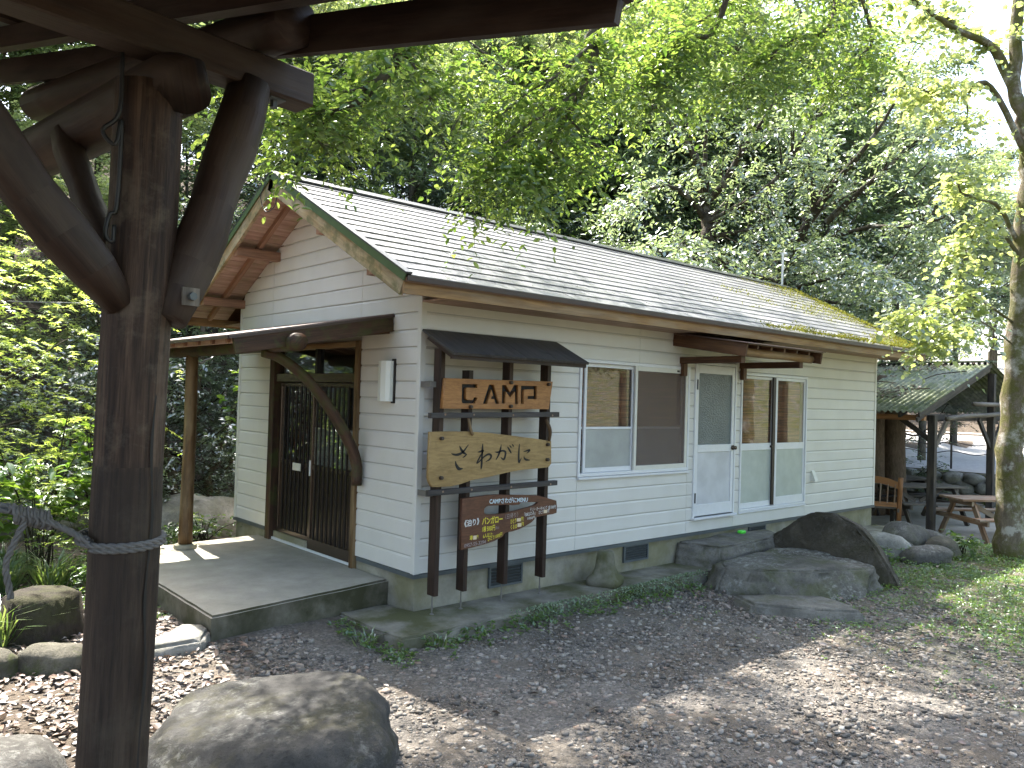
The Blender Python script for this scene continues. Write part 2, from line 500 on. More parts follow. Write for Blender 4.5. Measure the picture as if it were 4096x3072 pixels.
# ---- walls: backing with openings, siding boards as pieces
def wall_panels(place, length, top, holes, thick=0.09, rec=0.011):
    """rectangles round the holes: (a0,a1,z0,z1)"""
    mb = MB()
    xs = sorted(set([0.0, length] + [h[0] for h in holes] + [h[1] for h in holes]))
    for a0, a1 in zip(xs[:-1], xs[1:]):
        hs = sorted([(h[2], h[3]) for h in holes if h[0] <= a0 + 1e-6 and h[1] >= a1 - 1e-6])
        z = C0
        for h0, h1 in hs:
            if h0 > z: place(mb, a0, a1, z, h0, rec, thick)
            z = max(z, h1)
        if top > z: place(mb, a0, a1, z, top, rec, thick)
    return mb
def place_front(mb, a0, a1, z0, z1, r, t): mb.box(max(a0, 0.02), a1, r + 0.001, t - 0.003, z0, z1)
def place_gable(mb, a0, a1, z0, z1, r, t): mb.box(r, t, max(a0, 0.02), a1, z0, z1)
HOLE_F = [(1.99, 3.875, 1.20, 2.415), (4.0, 4.85, 0.62, 2.49), (4.985, 6.67, 0.62, 2.41)]
HOLE_G = [(0.985, 2.915, C0, 2.49)]
front = obj('front_wall', wall_panels(place_front, WL, 3.08, HOLE_F), M['backing'], cabin)
gw = wall_panels(place_gable, WW, 3.08, HOLE_G)
gw.prism([(0.02, 3.081), (WW - 0.02, 3.081), (RY, roof_z(RY) - 0.12)], 0.078, lambda a, b, d: (0.012 + d, a, b))
gable = obj('gable_wall', gw, M['backing'], cabin)
bw = MB().box(WL - 0.09, WL, 0.09, WW, C0, 3.08)
bw.prism([(0, 3.08), (WW, 3.08), (RY, roof_z(RY) - 0.12)], 0.078, lambda a, b, d: (WL - 0.09 + d, a, b))
obj('end_wall', bw, M['siding'], cabin)
obj('rear_wall', MB().box(0.09, WL - 0.09, WW - 0.09, WW, C0, 3.08), M['siding'], cabin)

def siding_board(parent, place, z0, h, lo, hi, t=0.0):
    """lo/hi: functions z->a for the two ends; outward face at depth 0"""
    prof = [(0.014, z0 + 0.001), (0.002, z0 + 0.001), (0.0, z0 + 0.003), (0.0, z0 + h - 0.026), (0.0095, z0 + h - 0.009), (0.014, z0 + h - 0.009)]
    mb = MB(); n = len(prof)
    for k, e in enumerate((lo, hi)):
        for d, z in prof: mb.v.append(Vector(place(e(z), d, z)))
    for i in range(n):
        j = (i + 1) % n
        mb.f.append((i, j, n + j, n + i))
    mb.f.append(tuple(reversed(range(n)))); mb.f.append(tuple(range(n, 2 * n)))
    me = mb.mesh('siding_board')
    bm = bmesh.new(); bm.from_mesh(me); bmesh.ops.recalc_face_normals(bm, faces=bm.faces); bm.to_mesh(me); bm.free()
    return obj('siding_board', me, M['siding'], parent)
def spans(a0, a1, z0, z1, holes, seams):
    cuts = [(a0, a1)]
    for h in holes:
        if h[2] < z1 - 0.02 and h[3] > z0 + 0.02:
            nc = []
            for s0, s1 in cuts:
                if h[1] <= s0 or h[0] >= s1: nc.append((s0, s1)); continue
                if h[0] > s0: nc.append((s0, h[0]))
                if h[1] < s1: nc.append((h[1], s1))
            cuts = nc
    out = []
    for s0, s1 in cuts:
        pts = [s0] + [s for s in sorted(seams) if s0 + 0.06 < s < s1 - 0.06] + [s1]
        out += list(zip(pts[:-1], pts[1:]))
    return [(p + 0.0022, q - 0.0022) for p, q in out if q - p > 0.03]
for i in range(17):
    z0, z1 = C0 + i * CH, C0 + (i + 1) * CH
    seams = [1.99, 3.875, 4.86, 6.67] if z1 < 1.3 else ([2.95, 4.6, 5.85] if z0 > 2.35 else [])
    for s0, s1 in spans(0.0495, WL - 0.0495, z0, z1, HOLE_F, seams):
        siding_board(front, lambda a, d, z: (a, d, z), z0, CH, lambda z, s=s0: s, lambda z, s=s1: s)
for i in range(25):
    z0, z1 = C0 + i * CH, C0 + (i + 1) * CH
    rr = lambda z: max(0.0, (RZ - 0.10 - z) / PITCH)
    if rr(z0) < 0.15: break
    for s0, s1 in spans(0.0495, WW - 0.0495, z0, z1, HOLE_G, [1.0, 2.95] if z0 > 2.4 else []):
        if s0 > RY + rr(z0) or s1 < RY - rr(z0): continue
        siding_board(gable, lambda a, d, z: (d, a, z), z0, CH,
                     lambda z, s=s0: max(s, RY - rr(z)), lambda z, s=s1: min(s, RY + rr(z)))
# corner trims and base flashing
def trim(x0, x1, y0, y1, z0, z1, mat='siding_trim', name='corner_trim'):
    return obj(name, MB().box(x0, x1, y0, y1, z0, z1, 0.003), M[mat], cabin)
cm = MB()
cm.box(-0.007, 0.050, -0.007, 0.012, C0, 3.06, 0.002); cm.box(-0.007, 0.012, 0.012, 0.050, C0, 3.06, 0.002)
obj('corner_trim', cm, M['siding_trim'], cabin)
cm = MB(); cm.box(-0.007, 0.012, WW - 0.05, WW + 0.007, C0, 3.06, 0.002)
obj('corner_trim', cm, M['siding_trim'], cabin)
cm = MB(); cm.box(WL - 0.05, WL + 0.007, -0.007, 0.012, C0, 3.06, 0.002)
obj('corner_trim', cm, M['siding_trim'], cabin)
bf = MB(); bf.box(-0.012, WL + 0.012, -0.012, 0.02, 0.413, 0.447)
obj('base_flashing', bf, M['flashing'], cabin)
for ya, yb in ((0.021, 0.94), (2.96, WW + 0.01)):
    obj('base_flashing', MB().box(-0.012, 0.02, ya, yb, 0.413, 0.447), M['flashing'], cabin)

# floor vents
def vent(x0, x1, z0, z1):
    v = obj('floor_vent', MB().box(x0 - 0.004, x1 + 0.004, 0.0195, 0.024, z0 - 0.004, z1 + 0.004), M['interior'], cabin)
    f = MB()
    f.box(x0 - 0.02, x0, -0.004, 0.0193, z0 - 0.02, z1 + 0.012); f.box(x1, x1 + 0.02, -0.004, 0.0193, z0 - 0.02, z1 + 0.012)
    f.box(x0, x1, -0.004, 0.0193, z0 - 0.02, z0); f.box(x0, x1, -0.004, 0.0193, z1, z1 + 0.012)
    obj('vent_frame', f, M['flashing'], v)
    n = 6
    for k in range(n):
        z = z0 + (k + 0.5) * (z1 - z0) / n
        obj('slat', MB().beam((x0, 0.008, z), (x1, 0.008, z), 0.003, 0.028, (0, -0.55, 0.83)), M['flashing'], v)
vent(0.87, 1.25, 0.235, 0.40)
vent(2.79, 3.17, 0.25, 0.40)
vent(5.28, 5.64, 0.26, 0.40)

# ---- windows
def bars(mat, rects, y0, y1, parent, name):
    mb = MB()
    for (x0, x1, z0, z1) in rects: mb.box(x0, x1, y0, y1, z0, z1, 0.003)
    return obj(name, mb, M[mat], parent)
def pane(mat, x0, x1, z0, z1, y, parent, name='pane', t=0.005):
    return obj(name, MB().box(x0, x1, y, y + t, z0, z1), M[mat], parent)

w1 = obj('window', MB().box(1.985, 3.88, -0.035, 0.0, 1.172, 1.196, 0.003), M['aluminium'], cabin)
bars('aluminium', [(1.985, 2.02, 1.2, 2.42), (3.845, 3.88, 1.2, 2.42), (2.02, 3.845, 2.385, 2.42), (2.02, 3.845, 1.2, 1.235)], -0.018, 0.075, w1, 'frame')
bars('aluminium', [(2.10, 2.135, 1.236, 2.384), (2.86, 2.895, 1.236, 2.384), (2.135, 2.86, 2.345, 2.384), (2.135, 2.86, 1.236, 1.285), (2.135, 2.86, 1.69, 1.715)], 0.022, 0.046, w1, 'sash')
bars('aluminium', [(2.90, 2.94, 1.236, 2.384), (3.80, 3.844, 1.236, 2.384), (2.94, 3.80, 2.345, 2.384), (2.94, 3.80, 1.236, 1.285), (2.94, 3.80, 1.69, 1.715)], 0.048, 0.07, w1, 'sash')
bars('aluminium', [(2.021, 2.045, 1.236, 2.384), (2.045, 2.099, 1.69, 1.715)], 0.048, 0.07, w1, 'sash')
bars('alu_cream', [(2.875, 2.915, 1.222, 2.395), (3.80, 3.842, 1.222, 2.395), (2.915, 3.80, 2.335, 2.395), (2.915, 3.80, 1.222, 1.285)], -0.014, 0.012, w1, 'screen_frame')
pane('screen', 2.915, 3.80, 1.285, 2.335, -0.002, w1, 'insect_screen', 0.002)
pane('glass', 2.135, 2.86, 1.715, 2.345, 0.032, w1)
pane('frost_grey', 2.135, 2.86, 1.285, 1.69, 0.032, w1)
pane('glass', 2.94, 3.80, 1.715, 2.345, 0.057, w1)
pane('frost_grey', 2.94, 3.80, 1.285, 1.69, 0.057, w1)
pane('glass', 2.045, 2.10, 1.236, 2.384, 0.057, w1)
obj('blind', MB().box(2.02, 3.845, 0.085, 0.089, 1.30, 2.39), M['blind'], w1)
obj('latch', MB().box(3.62, 3.66, -0.020, -0.0145, 2.352, 2.372), M['bronze_dark'], w1)

wd = obj('side_door', MB().box(3.97, 4.88, -0.055, 0.0, 0.60, 0.625, 0.004), M['aluminium'], cabin)
tag(wd, 'white aluminium side door with rippled glass above a plain panel')
bars('aluminium', [(3.985, 4.015, 0.626, 2.50), (4.835, 4.865, 0.626, 2.50), (4.015, 4.835, 2.465, 2.50)], -0.02, 0.06, wd, 'frame')
bars('aluminium', [(4.02, 4.065, 0.64, 2.46), (4.775, 4.83, 0.64, 2.46), (4.065, 4.775, 2.36, 2.46), (4.065, 4.775, 0.64, 0.775), (4.065, 4.775, 1.405, 1.495)], -0.012, 0.022, wd, 'door_leaf')
pane('door_glass', 4.065, 4.775, 1.495, 2.36, 0.002, wd)
pane('frost_panel', 4.065, 4.775, 0.775, 1.405, 0.0, wd, 'panel')
for z in (0.86, 2.22): obj('hinge', MB().box(4.008, 4.022, -0.032, -0.021, z - 0.06, z + 0.06, 0.002), M['bronze_dark'], wd)
kn = obj('door_knob', MB().tube([(4.80, -0.012, 1.45), (4.80, -0.03, 1.45), (4.80, -0.034, 1.45), (4.80, -0.05, 1.45), (4.80, -0.068, 1.45), (4.80, -0.075, 1.45)], [0.03, 0.03, 0.011, 0.024, 0.024, 0.012], 14), M['bronze'], wd, True)

w2 = obj('sliding_window', MB().box(4.98, 6.675, -0.02, 0.0, 0.60, 0.618, 0.003), M['aluminium'], cabin)
bars('aluminium', [(4.985, 5.012, 0.62, 2.41), (6.64, 6.67, 0.62, 2.41), (5.012, 6.64, 2.375, 2.41), (5.012, 6.64, 0.62, 0.65)], -0.016, 0.075, w2, 'frame')
bars('aluminium', [(5.016, 5.045, 0.652, 2.374), (5.80, 5.85, 0.652, 2.374), (5.045, 5.80, 2.335, 2.374), (5.045, 5.80, 0.652, 0.72), (5.045, 5.80, 1.40, 1.49)], 0.030, 0.052, w2, 'sash')
bars('aluminium', [(5.855, 5.90, 0.652, 2.374), (6.605, 6.638, 0.652, 2.374), (5.90, 6.605, 2.335, 2.374), (5.90, 6.605, 0.652, 0.76), (5.90, 6.605, 1.40, 1.49)], 0.004, 0.026, w2, 'sash')
bars('bronze_dark', [(5.79, 5.853, 0.66, 2.37)], 0.006, 0.028, w2, 'meeting_stile')
pane('glass', 5.045, 5.80, 1.49, 2.335, 0.04, w2); pane('glass', 5.90, 6.605, 1.49, 2.335, 0.013, w2)
pane('frost_green', 5.045, 5.80, 0.72, 1.40, 0.04, w2); pane('frost_green', 5.90, 6.605, 0.76, 1.40, 0.013, w2)
obj('blind', MB().box(5.01, 6.64, 0.085, 0.089, 1.47, 2.36), M['blind'], w2)
obj('lock', MB().tube([(5.775, 0.03, 1.445), (5.775, 0.0, 1.445)], 0.016, 10), M['bronze_dark'], w2)
obj('vent_hood', MB().prism([(0, 0), (0.075, 0), (0.07, 0.02), (0.02, 0.145), (0, 0.15)], 0.085, lambda a, b, d: (6.83 + d, -a, 0.93 + b)), M['alu_cream'], cabin)

# ---- entrance: sliding lattice doors
ent = obj('entrance_door', MB().box(0.0, 0.09, 1.03, 2.87, 0.335, 0.36), M['aluminium'], cabin)
tag(ent, 'dark bronze lattice sliding doors with glass transom')
jm = MB(); jm.box(-0.03, 0.09, 2.80, 2.915, 0.32, 2.50, 0.004)
obj('jamb', jm, M['dark_beam'], ent)
jm = MB(); jm.box(-0.03, 0.09, 0.985, 1.05, 0.32, 2.50, 0.004)
obj('jamb', jm, M['pole_wood'], ent)
obj('lintel', MB().box(-0.028, 0.09, 1.05, 2.80, 2.445, 2.495, 0.004), M['fascia'], ent)
obj('transom_bar', MB().box(-0.01, 0.085, 1.05, 2.80, 2.10, 2.19, 0.004), M['bronze'], ent)
obj('transom_stile', MB().box(0.0, 0.08, 1.86, 1.90, 2.19, 2.445), M['bronze_dark'], ent)
obj('pane', MB().box(0.04, 0.045, 1.05, 1.86, 2.19, 2.445), M['glass_door'], ent)
obj('pane', MB().box(0.04, 0.045, 1.90, 2.80, 2.19, 2.445), M['glass_door'], ent)
def leaf(y0, y1, x, n):
    d = obj('door_leaf', MB().box(x, x + 0.035, y0, y1, 0.36, 0.475, 0.003), M['bronze'], ent)
    f = MB()
    f.box(x, x + 0.035, y0, y0 + 0.045, 0.475, 2.09, 0.003); f.box(x, x + 0.035, y1 - 0.045, y1, 0.475, 2.09, 0.003)
    f.box(x, x + 0.035, y0 + 0.045, y1 - 0.045, 2.045, 2.09, 0.003); f.box(x + 0.006, x + 0.032, y0 + 0.045, y1 - 0.045, 1.19, 1.235)
    obj('stile', f, M['bronze'], d)
    obj('panel', MB().box(x + 0.018, x + 0.024, y0 + 0.045, y1 - 0.045, 0.475, 1.19), M['bronze'], d)
    obj('pane', MB().box(x + 0.018, x + 0.023, y0 + 0.045, y1 - 0.045, 1.235, 2.045), M['glass_door'], d)
    for k in range(n):
        y = y0 + 0.045 + (k + 1) * (y1 - y0 - 0.09) / (n + 1)
        obj('slat', MB().box(x - 0.010, x + 0.010, y - 0.0065, y + 0.0065, 0.47, 2.06, 0.002), M['bronze_dark'], d)
    return d
leaf(1.93, 2.79, 0.045, 7)
d2 = leaf(1.06, 1.96, 0.005, 8)
obj('film', MB().box(0.0285, 0.030, 1.11, 1.91, 1.245, 1.63), M['paper'], d2)
obj('curtain', MB().box(0.16, 0.17, 1.95, 2.75, 0.6, 2.05), M['curtain_red'], ent)  # red sheet added behind the left leaf, stands in for a reddish reflection
obj('handle', MB().box(-0.004, 0.0045, 1.925, 1.955, 1.12, 1.28, 0.002), M['aluminium'], ent)
obj('notice', MB().box(0.012, 0.0195, 2.18, 2.36, 1.145, 1.225, 0.002), M['alu_cream'], ent)
# wall lamp
lm = MB()
pr = [(0.0, -0.085), (-0.035, -0.085), (-0.07, -0.06), (-0.083, 0.0), (-0.07, 0.06), (-0.035, 0.085), (0.0, 0.085)]
lm.prism(pr, 0.365, lambda a, b, d: (a * 0.95 - 0.012, 0.485 + b, 1.93 + d))
lamp = obj('wall_lamp', lm, plain('lamp_shade', (0.72, 0.74, 0.68), 0.35, var=0.05), cabin)
tag(lamp, 'unlit white wall lamp beside the entrance')
obj('lamp_plate', MB().box(-0.011, 0.0, 0.375, 0.43, 1.915, 2.315), M['bronze_dark'], lamp)

# ---- roof
SL = math.hypot(RY - EY, RZ - EZ)
sd, su = Vector((0, (EY - RY) / SL, (EZ - RZ) / SL)), Vector((0, -(RZ - EZ) / SL, (RY - EY) / SL))   # front slope: down, normal
rd = MB()
dk = [(EY, EZ - 0.03), (RY, RZ - 0.03), (WW - EY, EZ - 0.03), (WW - EY, EZ - 0.065), (RY, RZ - 0.065), (EY, EZ - 0.065)]
rd.prism(dk[::-1], RX1 - RX0 - 0.03, lambda a, b, d: (RX0 + 0.015 + d, a, b))
roof = obj('roof', rd, M['brown_beam'], cabin)
tag(roof, 'grey slate roof with mossy far end')
t = NT('slate')
v = t.mapped('P', rnd=False)
oi = t.n('ObjectInfo').outputs['Random']
f = t.noise(v, 3.5, 8, 0.68)
c = t.ramp(t.math('ADD', t.math('MULTIPLY', f, 0.8), t.math('MULTIPLY', oi, 0.2)), [(0.3, (0.115, 0.117, 0.128)), (0.52, (0.20, 0.20, 0.212)), (0.75, (0.30, 0.295, 0.305))])
c = t.mix(t.ramp(t.noise(v, 55, 5, 0.75), [(0.58, 0.0), (0.72, 0.6)]), c, (0.05, 0.048, 0.045))
sx = t.n('SeparateXYZ'); t.l(t.n('NewGeometry').outputs['Position'], sx.inputs[0])
mr = t.n('MapRange'); t.l(sx.outputs['X'], mr.inputs['Value'])
mr.inputs['From Min'].default_value = 5.5; mr.inputs['From Max'].default_value = 12.0
mm = t.math('MULTIPLY', t.ramp(t.noise(v, 2.2, 9, 0.7), [(0.45, 0.0), (0.62, 1.0)]), mr.outputs[0])
c = t.mix(mm, c, t.mix(t.noise(v, 30, 4), (0.05, 0.055, 0.02), (0.13, 0.135, 0.05)))
t.bsdf(c, t.ramp(t.noise(v, 20, 5), [(0.3, 0.26), (0.7, 0.40)]), t.bump(t.math('ADD', f, t.noise(v, 80, 4, 0.7)), 0.15, 0.006), 0, 1.0)
M['slate'] = t.m
NROW = 15
ROWH = (SL - 0.02) / NROW
def slate_mesh(w):
    mb = MB()
    up = su
    a, b = Vector((0.003, 0, 0)), Vector((w - 0.003, 0, 0))
    lowt, lowb, topt, topb = up * 0.018, up * 0.003, -sd * (ROWH + 0.03) + up * 0.006, -sd * (ROWH + 0.03) + up * 0.0
    for e in (a, b):
        for q in (lowb, lowt, topt, topb): mb.v.append(e + q)
    mb.f = [(0, 1, 5, 4), (1, 2, 6, 5), (2, 3, 7, 6), (3, 0, 4, 7), (3, 2, 1, 0), (4, 5, 6, 7)]
    me = mb.mesh('slate')
    bm = bmesh.new(); bm.from_mesh(me); bmesh.ops.recalc_face_normals(bm, faces=bm.faces); bm.to_mesh(me); bm.free()
    me.materials.append(M['slate'])
    return me
x_lo, x_hi, SW = RX0 + 0.06, RX1 - 0.05, 0.91
cache = {}
base = Vector((0, RY, RZ - 0.022))
for r in range(NROW):
    edge = base + sd * (0.02 + (r + 1) * ROWH)
    x = x_lo - (SW * 0.5 if r % 2 else 0)
    while x < x_hi - 0.02:
        a, b = max(x, x_lo), min(x + SW, x_hi)
        key = round(b - a, 3)
        if key not in cache: cache[key] = slate_mesh(b - a)
        o = obj('slate', cache[key], None, roof)
        o.location = (a, edge.y, edge.z + random.uniform(0, 0.0025))
        x += SW
# rear slope, one field of rows
rb = MB()
for r in range(NROW):
    def bp(s, h):
        q = Vector((0, RY, RZ - 0.022)) + Vector((0, -sd.y, sd.z)) * s + Vector((0, -su.y, su.z)) * h
        return q.y, q.z
    y0, z0 = bp(r * ROWH, 0.006); y1, z1 = bp((r + 1) * ROWH + 0.02, 0.022); y2, z2 = bp((r + 1) * ROWH + 0.02, 0.0)
    b = len(rb.v)
    for x in (x_lo, x_hi):
        rb.v += [(x, y0, z0), (x, y1, z1), (x, y2, z2)]
    rb.f += [(b, b + 3, b + 4, b + 1), (b + 1, b + 4, b + 5, b + 2)]
rear = obj('rear_slates', rb, M['slate'], roof); rear['kind'] = 'stuff'
# ridge cap
rc = MB()
for s in (-1, 1):
    d = Vector((0, s * abs(sd.y), sd.z)); u = Vector((0, s * abs(su.y), su.z))
    p = Vector((0, RY, RZ + 0.004))
    mb_o = (p + d * 0.075 + u * 0.012)
    rc.frame_box(Vector(((RX0 + RX1) / 2, mb_o.y, mb_o.z)), d, u, Vector((1, 0, 0)), 0.15, 0.012, RX1 - RX0 + 0.01)
obj('ridge_cap', rc, M['trim_metal'], roof)
# rake trims (metal cap with green painted side), barge boards
for (x, s, gm) in ((RX0, 1, 'trim_green'), (RX1, -1, 'flashing')):
    for sy in (-1, 1):
        d = Vector((0, sy * abs(sd.y), sd.z)); u = Vector((0, sy * abs(su.y), su.z))
        p0 = Vector((x, RY, RZ)); p1 = p0 + d * (SL + 0.012)
        mb = MB().beam(p0 + Vector((s * 0.033, 0, 0)) + u * 0.012, p1 + Vector((s * 0.033, 0, 0)) + u * 0.012, 0.066, 0.016, u)
        cap = obj('rake_cap', mb, M['trim_metal'], roof)
        mb = MB().beam(p0 + Vector((s * 0.008, 0, 0)) - u * 0.026, p1 + Vector((s * 0.008, 0, 0)) - u * 0.026, 0.012, 0.058, u)
        obj('rake_trim', mb, M[gm], roof)
        mb = MB().beam(p0 + Vector((s * 0.034, 0, 0)) - u * 0.118 , p1 + Vector((s * 0.034, 0, 0)) - u * 0.118 - d * 0.02, 0.034, 0.125, u)
        obj('barge_board', mb, M['barge'], roof)
# eave: drip edge + fascia (front and rear)
for sy, yy in ((-1, EY), (1, WW - EY)):
    mb = MB().box(RX0 + 0.03, RX1 - 0.03, min(yy - sy * 0.02, yy + sy * 0.006), max(yy - sy * 0.02, yy + sy * 0.006), EZ - 0.052, EZ - 0.012)
    obj('drip_edge', mb, M['drip_brown'], roof)
    mb = MB().box(RX0 + 0.02, RX1 - 0.02, min(yy - sy * 0.05, yy - sy * 0.022), max(yy - sy * 0.05, yy - sy * 0.022), EZ - 0.150, EZ - 0.054)
    obj('fascia', mb, M['fascia'], roof)
    mb = MB().beam((0, yy - sy * 0.06, EZ - 0.085 ), (0, yy - sy * 0.555, EZ - 0.085 + 0.0 * PITCH), RX1 - RX0, 0.01)
    # eave soffit
    so = MB().box(0.0, RX1 - 0.05, min(yy - sy * 0.051, yy - sy * 0.56), max(yy - sy * 0.051, yy - sy * 0.56), EZ - 0.128, EZ - 0.114)
    obj('soffit', so, M['soffit'], roof)
# gable overhang: soffit boards, intermediate rafter, purlin ends
for sy in (-1, 1):
    d = Vector((0, sy * abs(sd.y), sd.z)); u = Vector((0, sy * abs(su.y), su.z))
    for k in range(19):
        c = Vector((0, RY, RZ)) + d * (0.09 + k * 0.142) - u * (0.075 + random.uniform(0, 0.003))
        mb = MB().beam(Vector((RX0 + 0.052, c.y, c.z)), Vector((0.011, c.y, c.z)), 0.137, 0.013, u)
        obj('soffit_board', mb, M['soffit'], roof)
    p0 = Vector((-0.235, RY, RZ)) - u * 0.112 + d * 0.03; p1 = p0 + d * (SL - 0.12)
    obj('rafter', MB().beam(p0, p1, 0.045, 0.058, u), M['rafter'], roof)
    for yy in ((2.85, 3.78) if sy > 0 else (0.96, 0.05)):
        z = roof_z(yy) - 0.20
        obj('purlin', MB().box(RX0 + 0.055, 0.0, yy - 0.05, yy + 0.05, z - 0.05, z + 0.05, 0.003), M['rafter'], roof)
# moss and grit gathered on the far eave come later (foliage helpers needed)
# mast for the cable at the far end of the ridge
ms = MB().beam((9.32, RY + 0.02, RZ - 0.05), (9.33, RY + 0.02, RZ + 0.62), 0.04, 0.006, (1, 0, 0))
mast = obj('mast', ms, M['aluminium'], cabin)
obj('insulator', MB().tube([(9.36, RY + 0.02, RZ + 0.60), (9.42, RY + 0.02, RZ + 0.60), (9.46, RY + 0.02, RZ + 0.59)], [0.02, 0.035, 0.02], 8), plain('porcelain', (0.6, 0.6, 0.58), 0.3), mast)

# ---- canopy over the entrance
can = obj('entrance_canopy', MB().beam((0.0, 1.93, 2.722), (-1.52, 1.93, 2.418), 2.98, 0.010), plain('canopy_sheet', (0.20, 0.15, 0.135), 0.5, 0.0, 0.5, 0.3, 5), cabin)
tag(can, 'lean-to canopy over the entrance carried on a log post and a curved brace')
sl = (2.722 - 2.418) / 1.52
cz = lambda x: 2.722 + x * sl
obj('roof_board', MB().beam((-0.0, 1.93, cz(0) - 0.014), (-1.49, 1.93, cz(-1.49) - 0.014), 2.94, 0.012), M['soffit'], can)
for y in (0.455, 3.40):
    obj('barge_board', MB().beam((0.0, y, cz(0) - 0.088), (-1.46, y, cz(-1.46) - 0.088), 0.035, 0.135, bev=0.004), M['dark_beam'], can)
    obj('edge_trim', MB().beam((0.0, y - 0.006, cz(0) - 0.0175), (-1.51, y - 0.006, cz(-1.51) - 0.0175), 0.05, 0.022), M['drip_brown'], can)
obj('front_trim', MB().beam((-1.512, 0.44, cz(-1.51) - 0.012), (-1.512, 3.42, cz(-1.51) - 0.012), 0.012, 0.03), M['drip_brown'], can)
obj('eave_batten', MB().beam((-1.40, 0.48, cz(-1.4) - 0.05), (-1.40, 3.38, cz(-1.4) - 0.05), 0.024, 0.045), M['soffit'], can)
for k in range(9):
    y = 0.66 + k * 0.325
    obj('rafter', MB().beam((-0.01, y, cz(-0.01) - 0.043), (-1.44, y, cz(-1.44) - 0.043), 0.04, 0.042), M['rafter'], can)
obj('ledger', MB().box(-0.045, 0.0, 0.5, 3.36, 2.545, 2.635), M['brown_beam'], can)
lg = smooth_path([(-0.97, 0.33, 2.40), (-0.95, 1.2, 2.405), (-0.965, 2.1, 2.395), (-0.955, 3.42, 2.40)], 5)
obj('log_purlin', MB().tube(lg, 0.075, 12, 0.05), M['dark_beam'], can, True)
br = smooth_path([(-1.02, 0.90, 2.325, 0.042), (-0.86, 0.90, 2.285, 0.045), (-0.62, 0.905, 2.13, 0.048), (-0.40, 0.905, 1.90, 0.052), (-0.20, 0.90, 1.62, 0.055), (-0.075, 0.895, 1.36, 0.055), (-0.062, 0.89, 1.13, 0.05)], 4)
obj('curved_brace', MB().tube([p[:3] for p in br], [p[3] for p in br], 12, 0.06), M['dark_beam'], can, True)
pp = smooth_path([(-0.955, 2.775, 0.375), (-0.953, 2.775, 0.9), (-0.945, 2.78, 1.5), (-0.95, 2.78, 2.34)], 4)
obj('post', MB().tube(pp, [0.068, 0.07, 0.068, 0.066, 0.066, 0.064, 0.064, 0.063, 0.062, 0.062, 0.062, 0.06, 0.06], 14, 0.03), M['pole_wood'], can, True)
obj('post_base', MB().tube([(-0.955, 2.775, 0.328), (-0.955, 2.775, 0.345), (-0.955, 2.775, 0.372), (-0.955, 2.775, 0.38)], [0.11, 0.115, 0.11, 0.09], 14, 0.05), M['foundation'], can)
# small pebble lying on the canopy is separate
# ---- canopy over the side door
c2 = obj('door_canopy', MB().beam((4.38, -0.0, 2.805), (4.38, -1.0, 2.655), 1.70, 0.009), plain('canopy_sheet_rust', (0.10, 0.065, 0.055), 0.6, 0.0, 0.5, 0.4, 7), cabin)
tag(c2, 'small dark wooden canopy above the side door')
c2z = lambda y: 2.805 + y * 0.15
obj('roof_board', MB().beam((4.38, -0.0, c2z(0) - 0.012), (4.38, -0.98, c2z(-0.98) - 0.012), 1.66, 0.010), M['brown_beam'], c2)
for x in (3.56, 5.20):
    obj('barge_board', MB().beam((x, 0.0, c2z(0) - 0.085), (x, -0.96, c2z(-0.96) - 0.085), 0.03, 0.13, bev=0.004), M['brown_beam'], c2)
for k in range(5):
    x = 3.8 + k * 0.28
    obj('rafter', MB().beam((x, -0.0, c2z(0) - 0.038), (x, -0.95, c2z(-0.95) - 0.038), 0.035, 0.04), M['brown_beam'], c2)
obj('log_purlin', MB().tube(smooth_path([(3.58, -0.83, 2.575), (4.1, -0.84, 2.57), (4.6, -0.82, 2.58), (5.19, -0.83, 2.572)], 4), 0.05, 10, 0.1), M['fascia'], c2, True)
for x in (3.72, 4.98):
    obj('bracket', MB().box(x - 0.04, x + 0.04, -0.82, 0.0, 2.455, 2.53, 0.003), M['brown_beam'], c2)
    obj('strut', MB().box(x - 0.035, x + 0.035, -0.06, -0.012, 2.31, 2.4545), M['brown_beam'], c2)
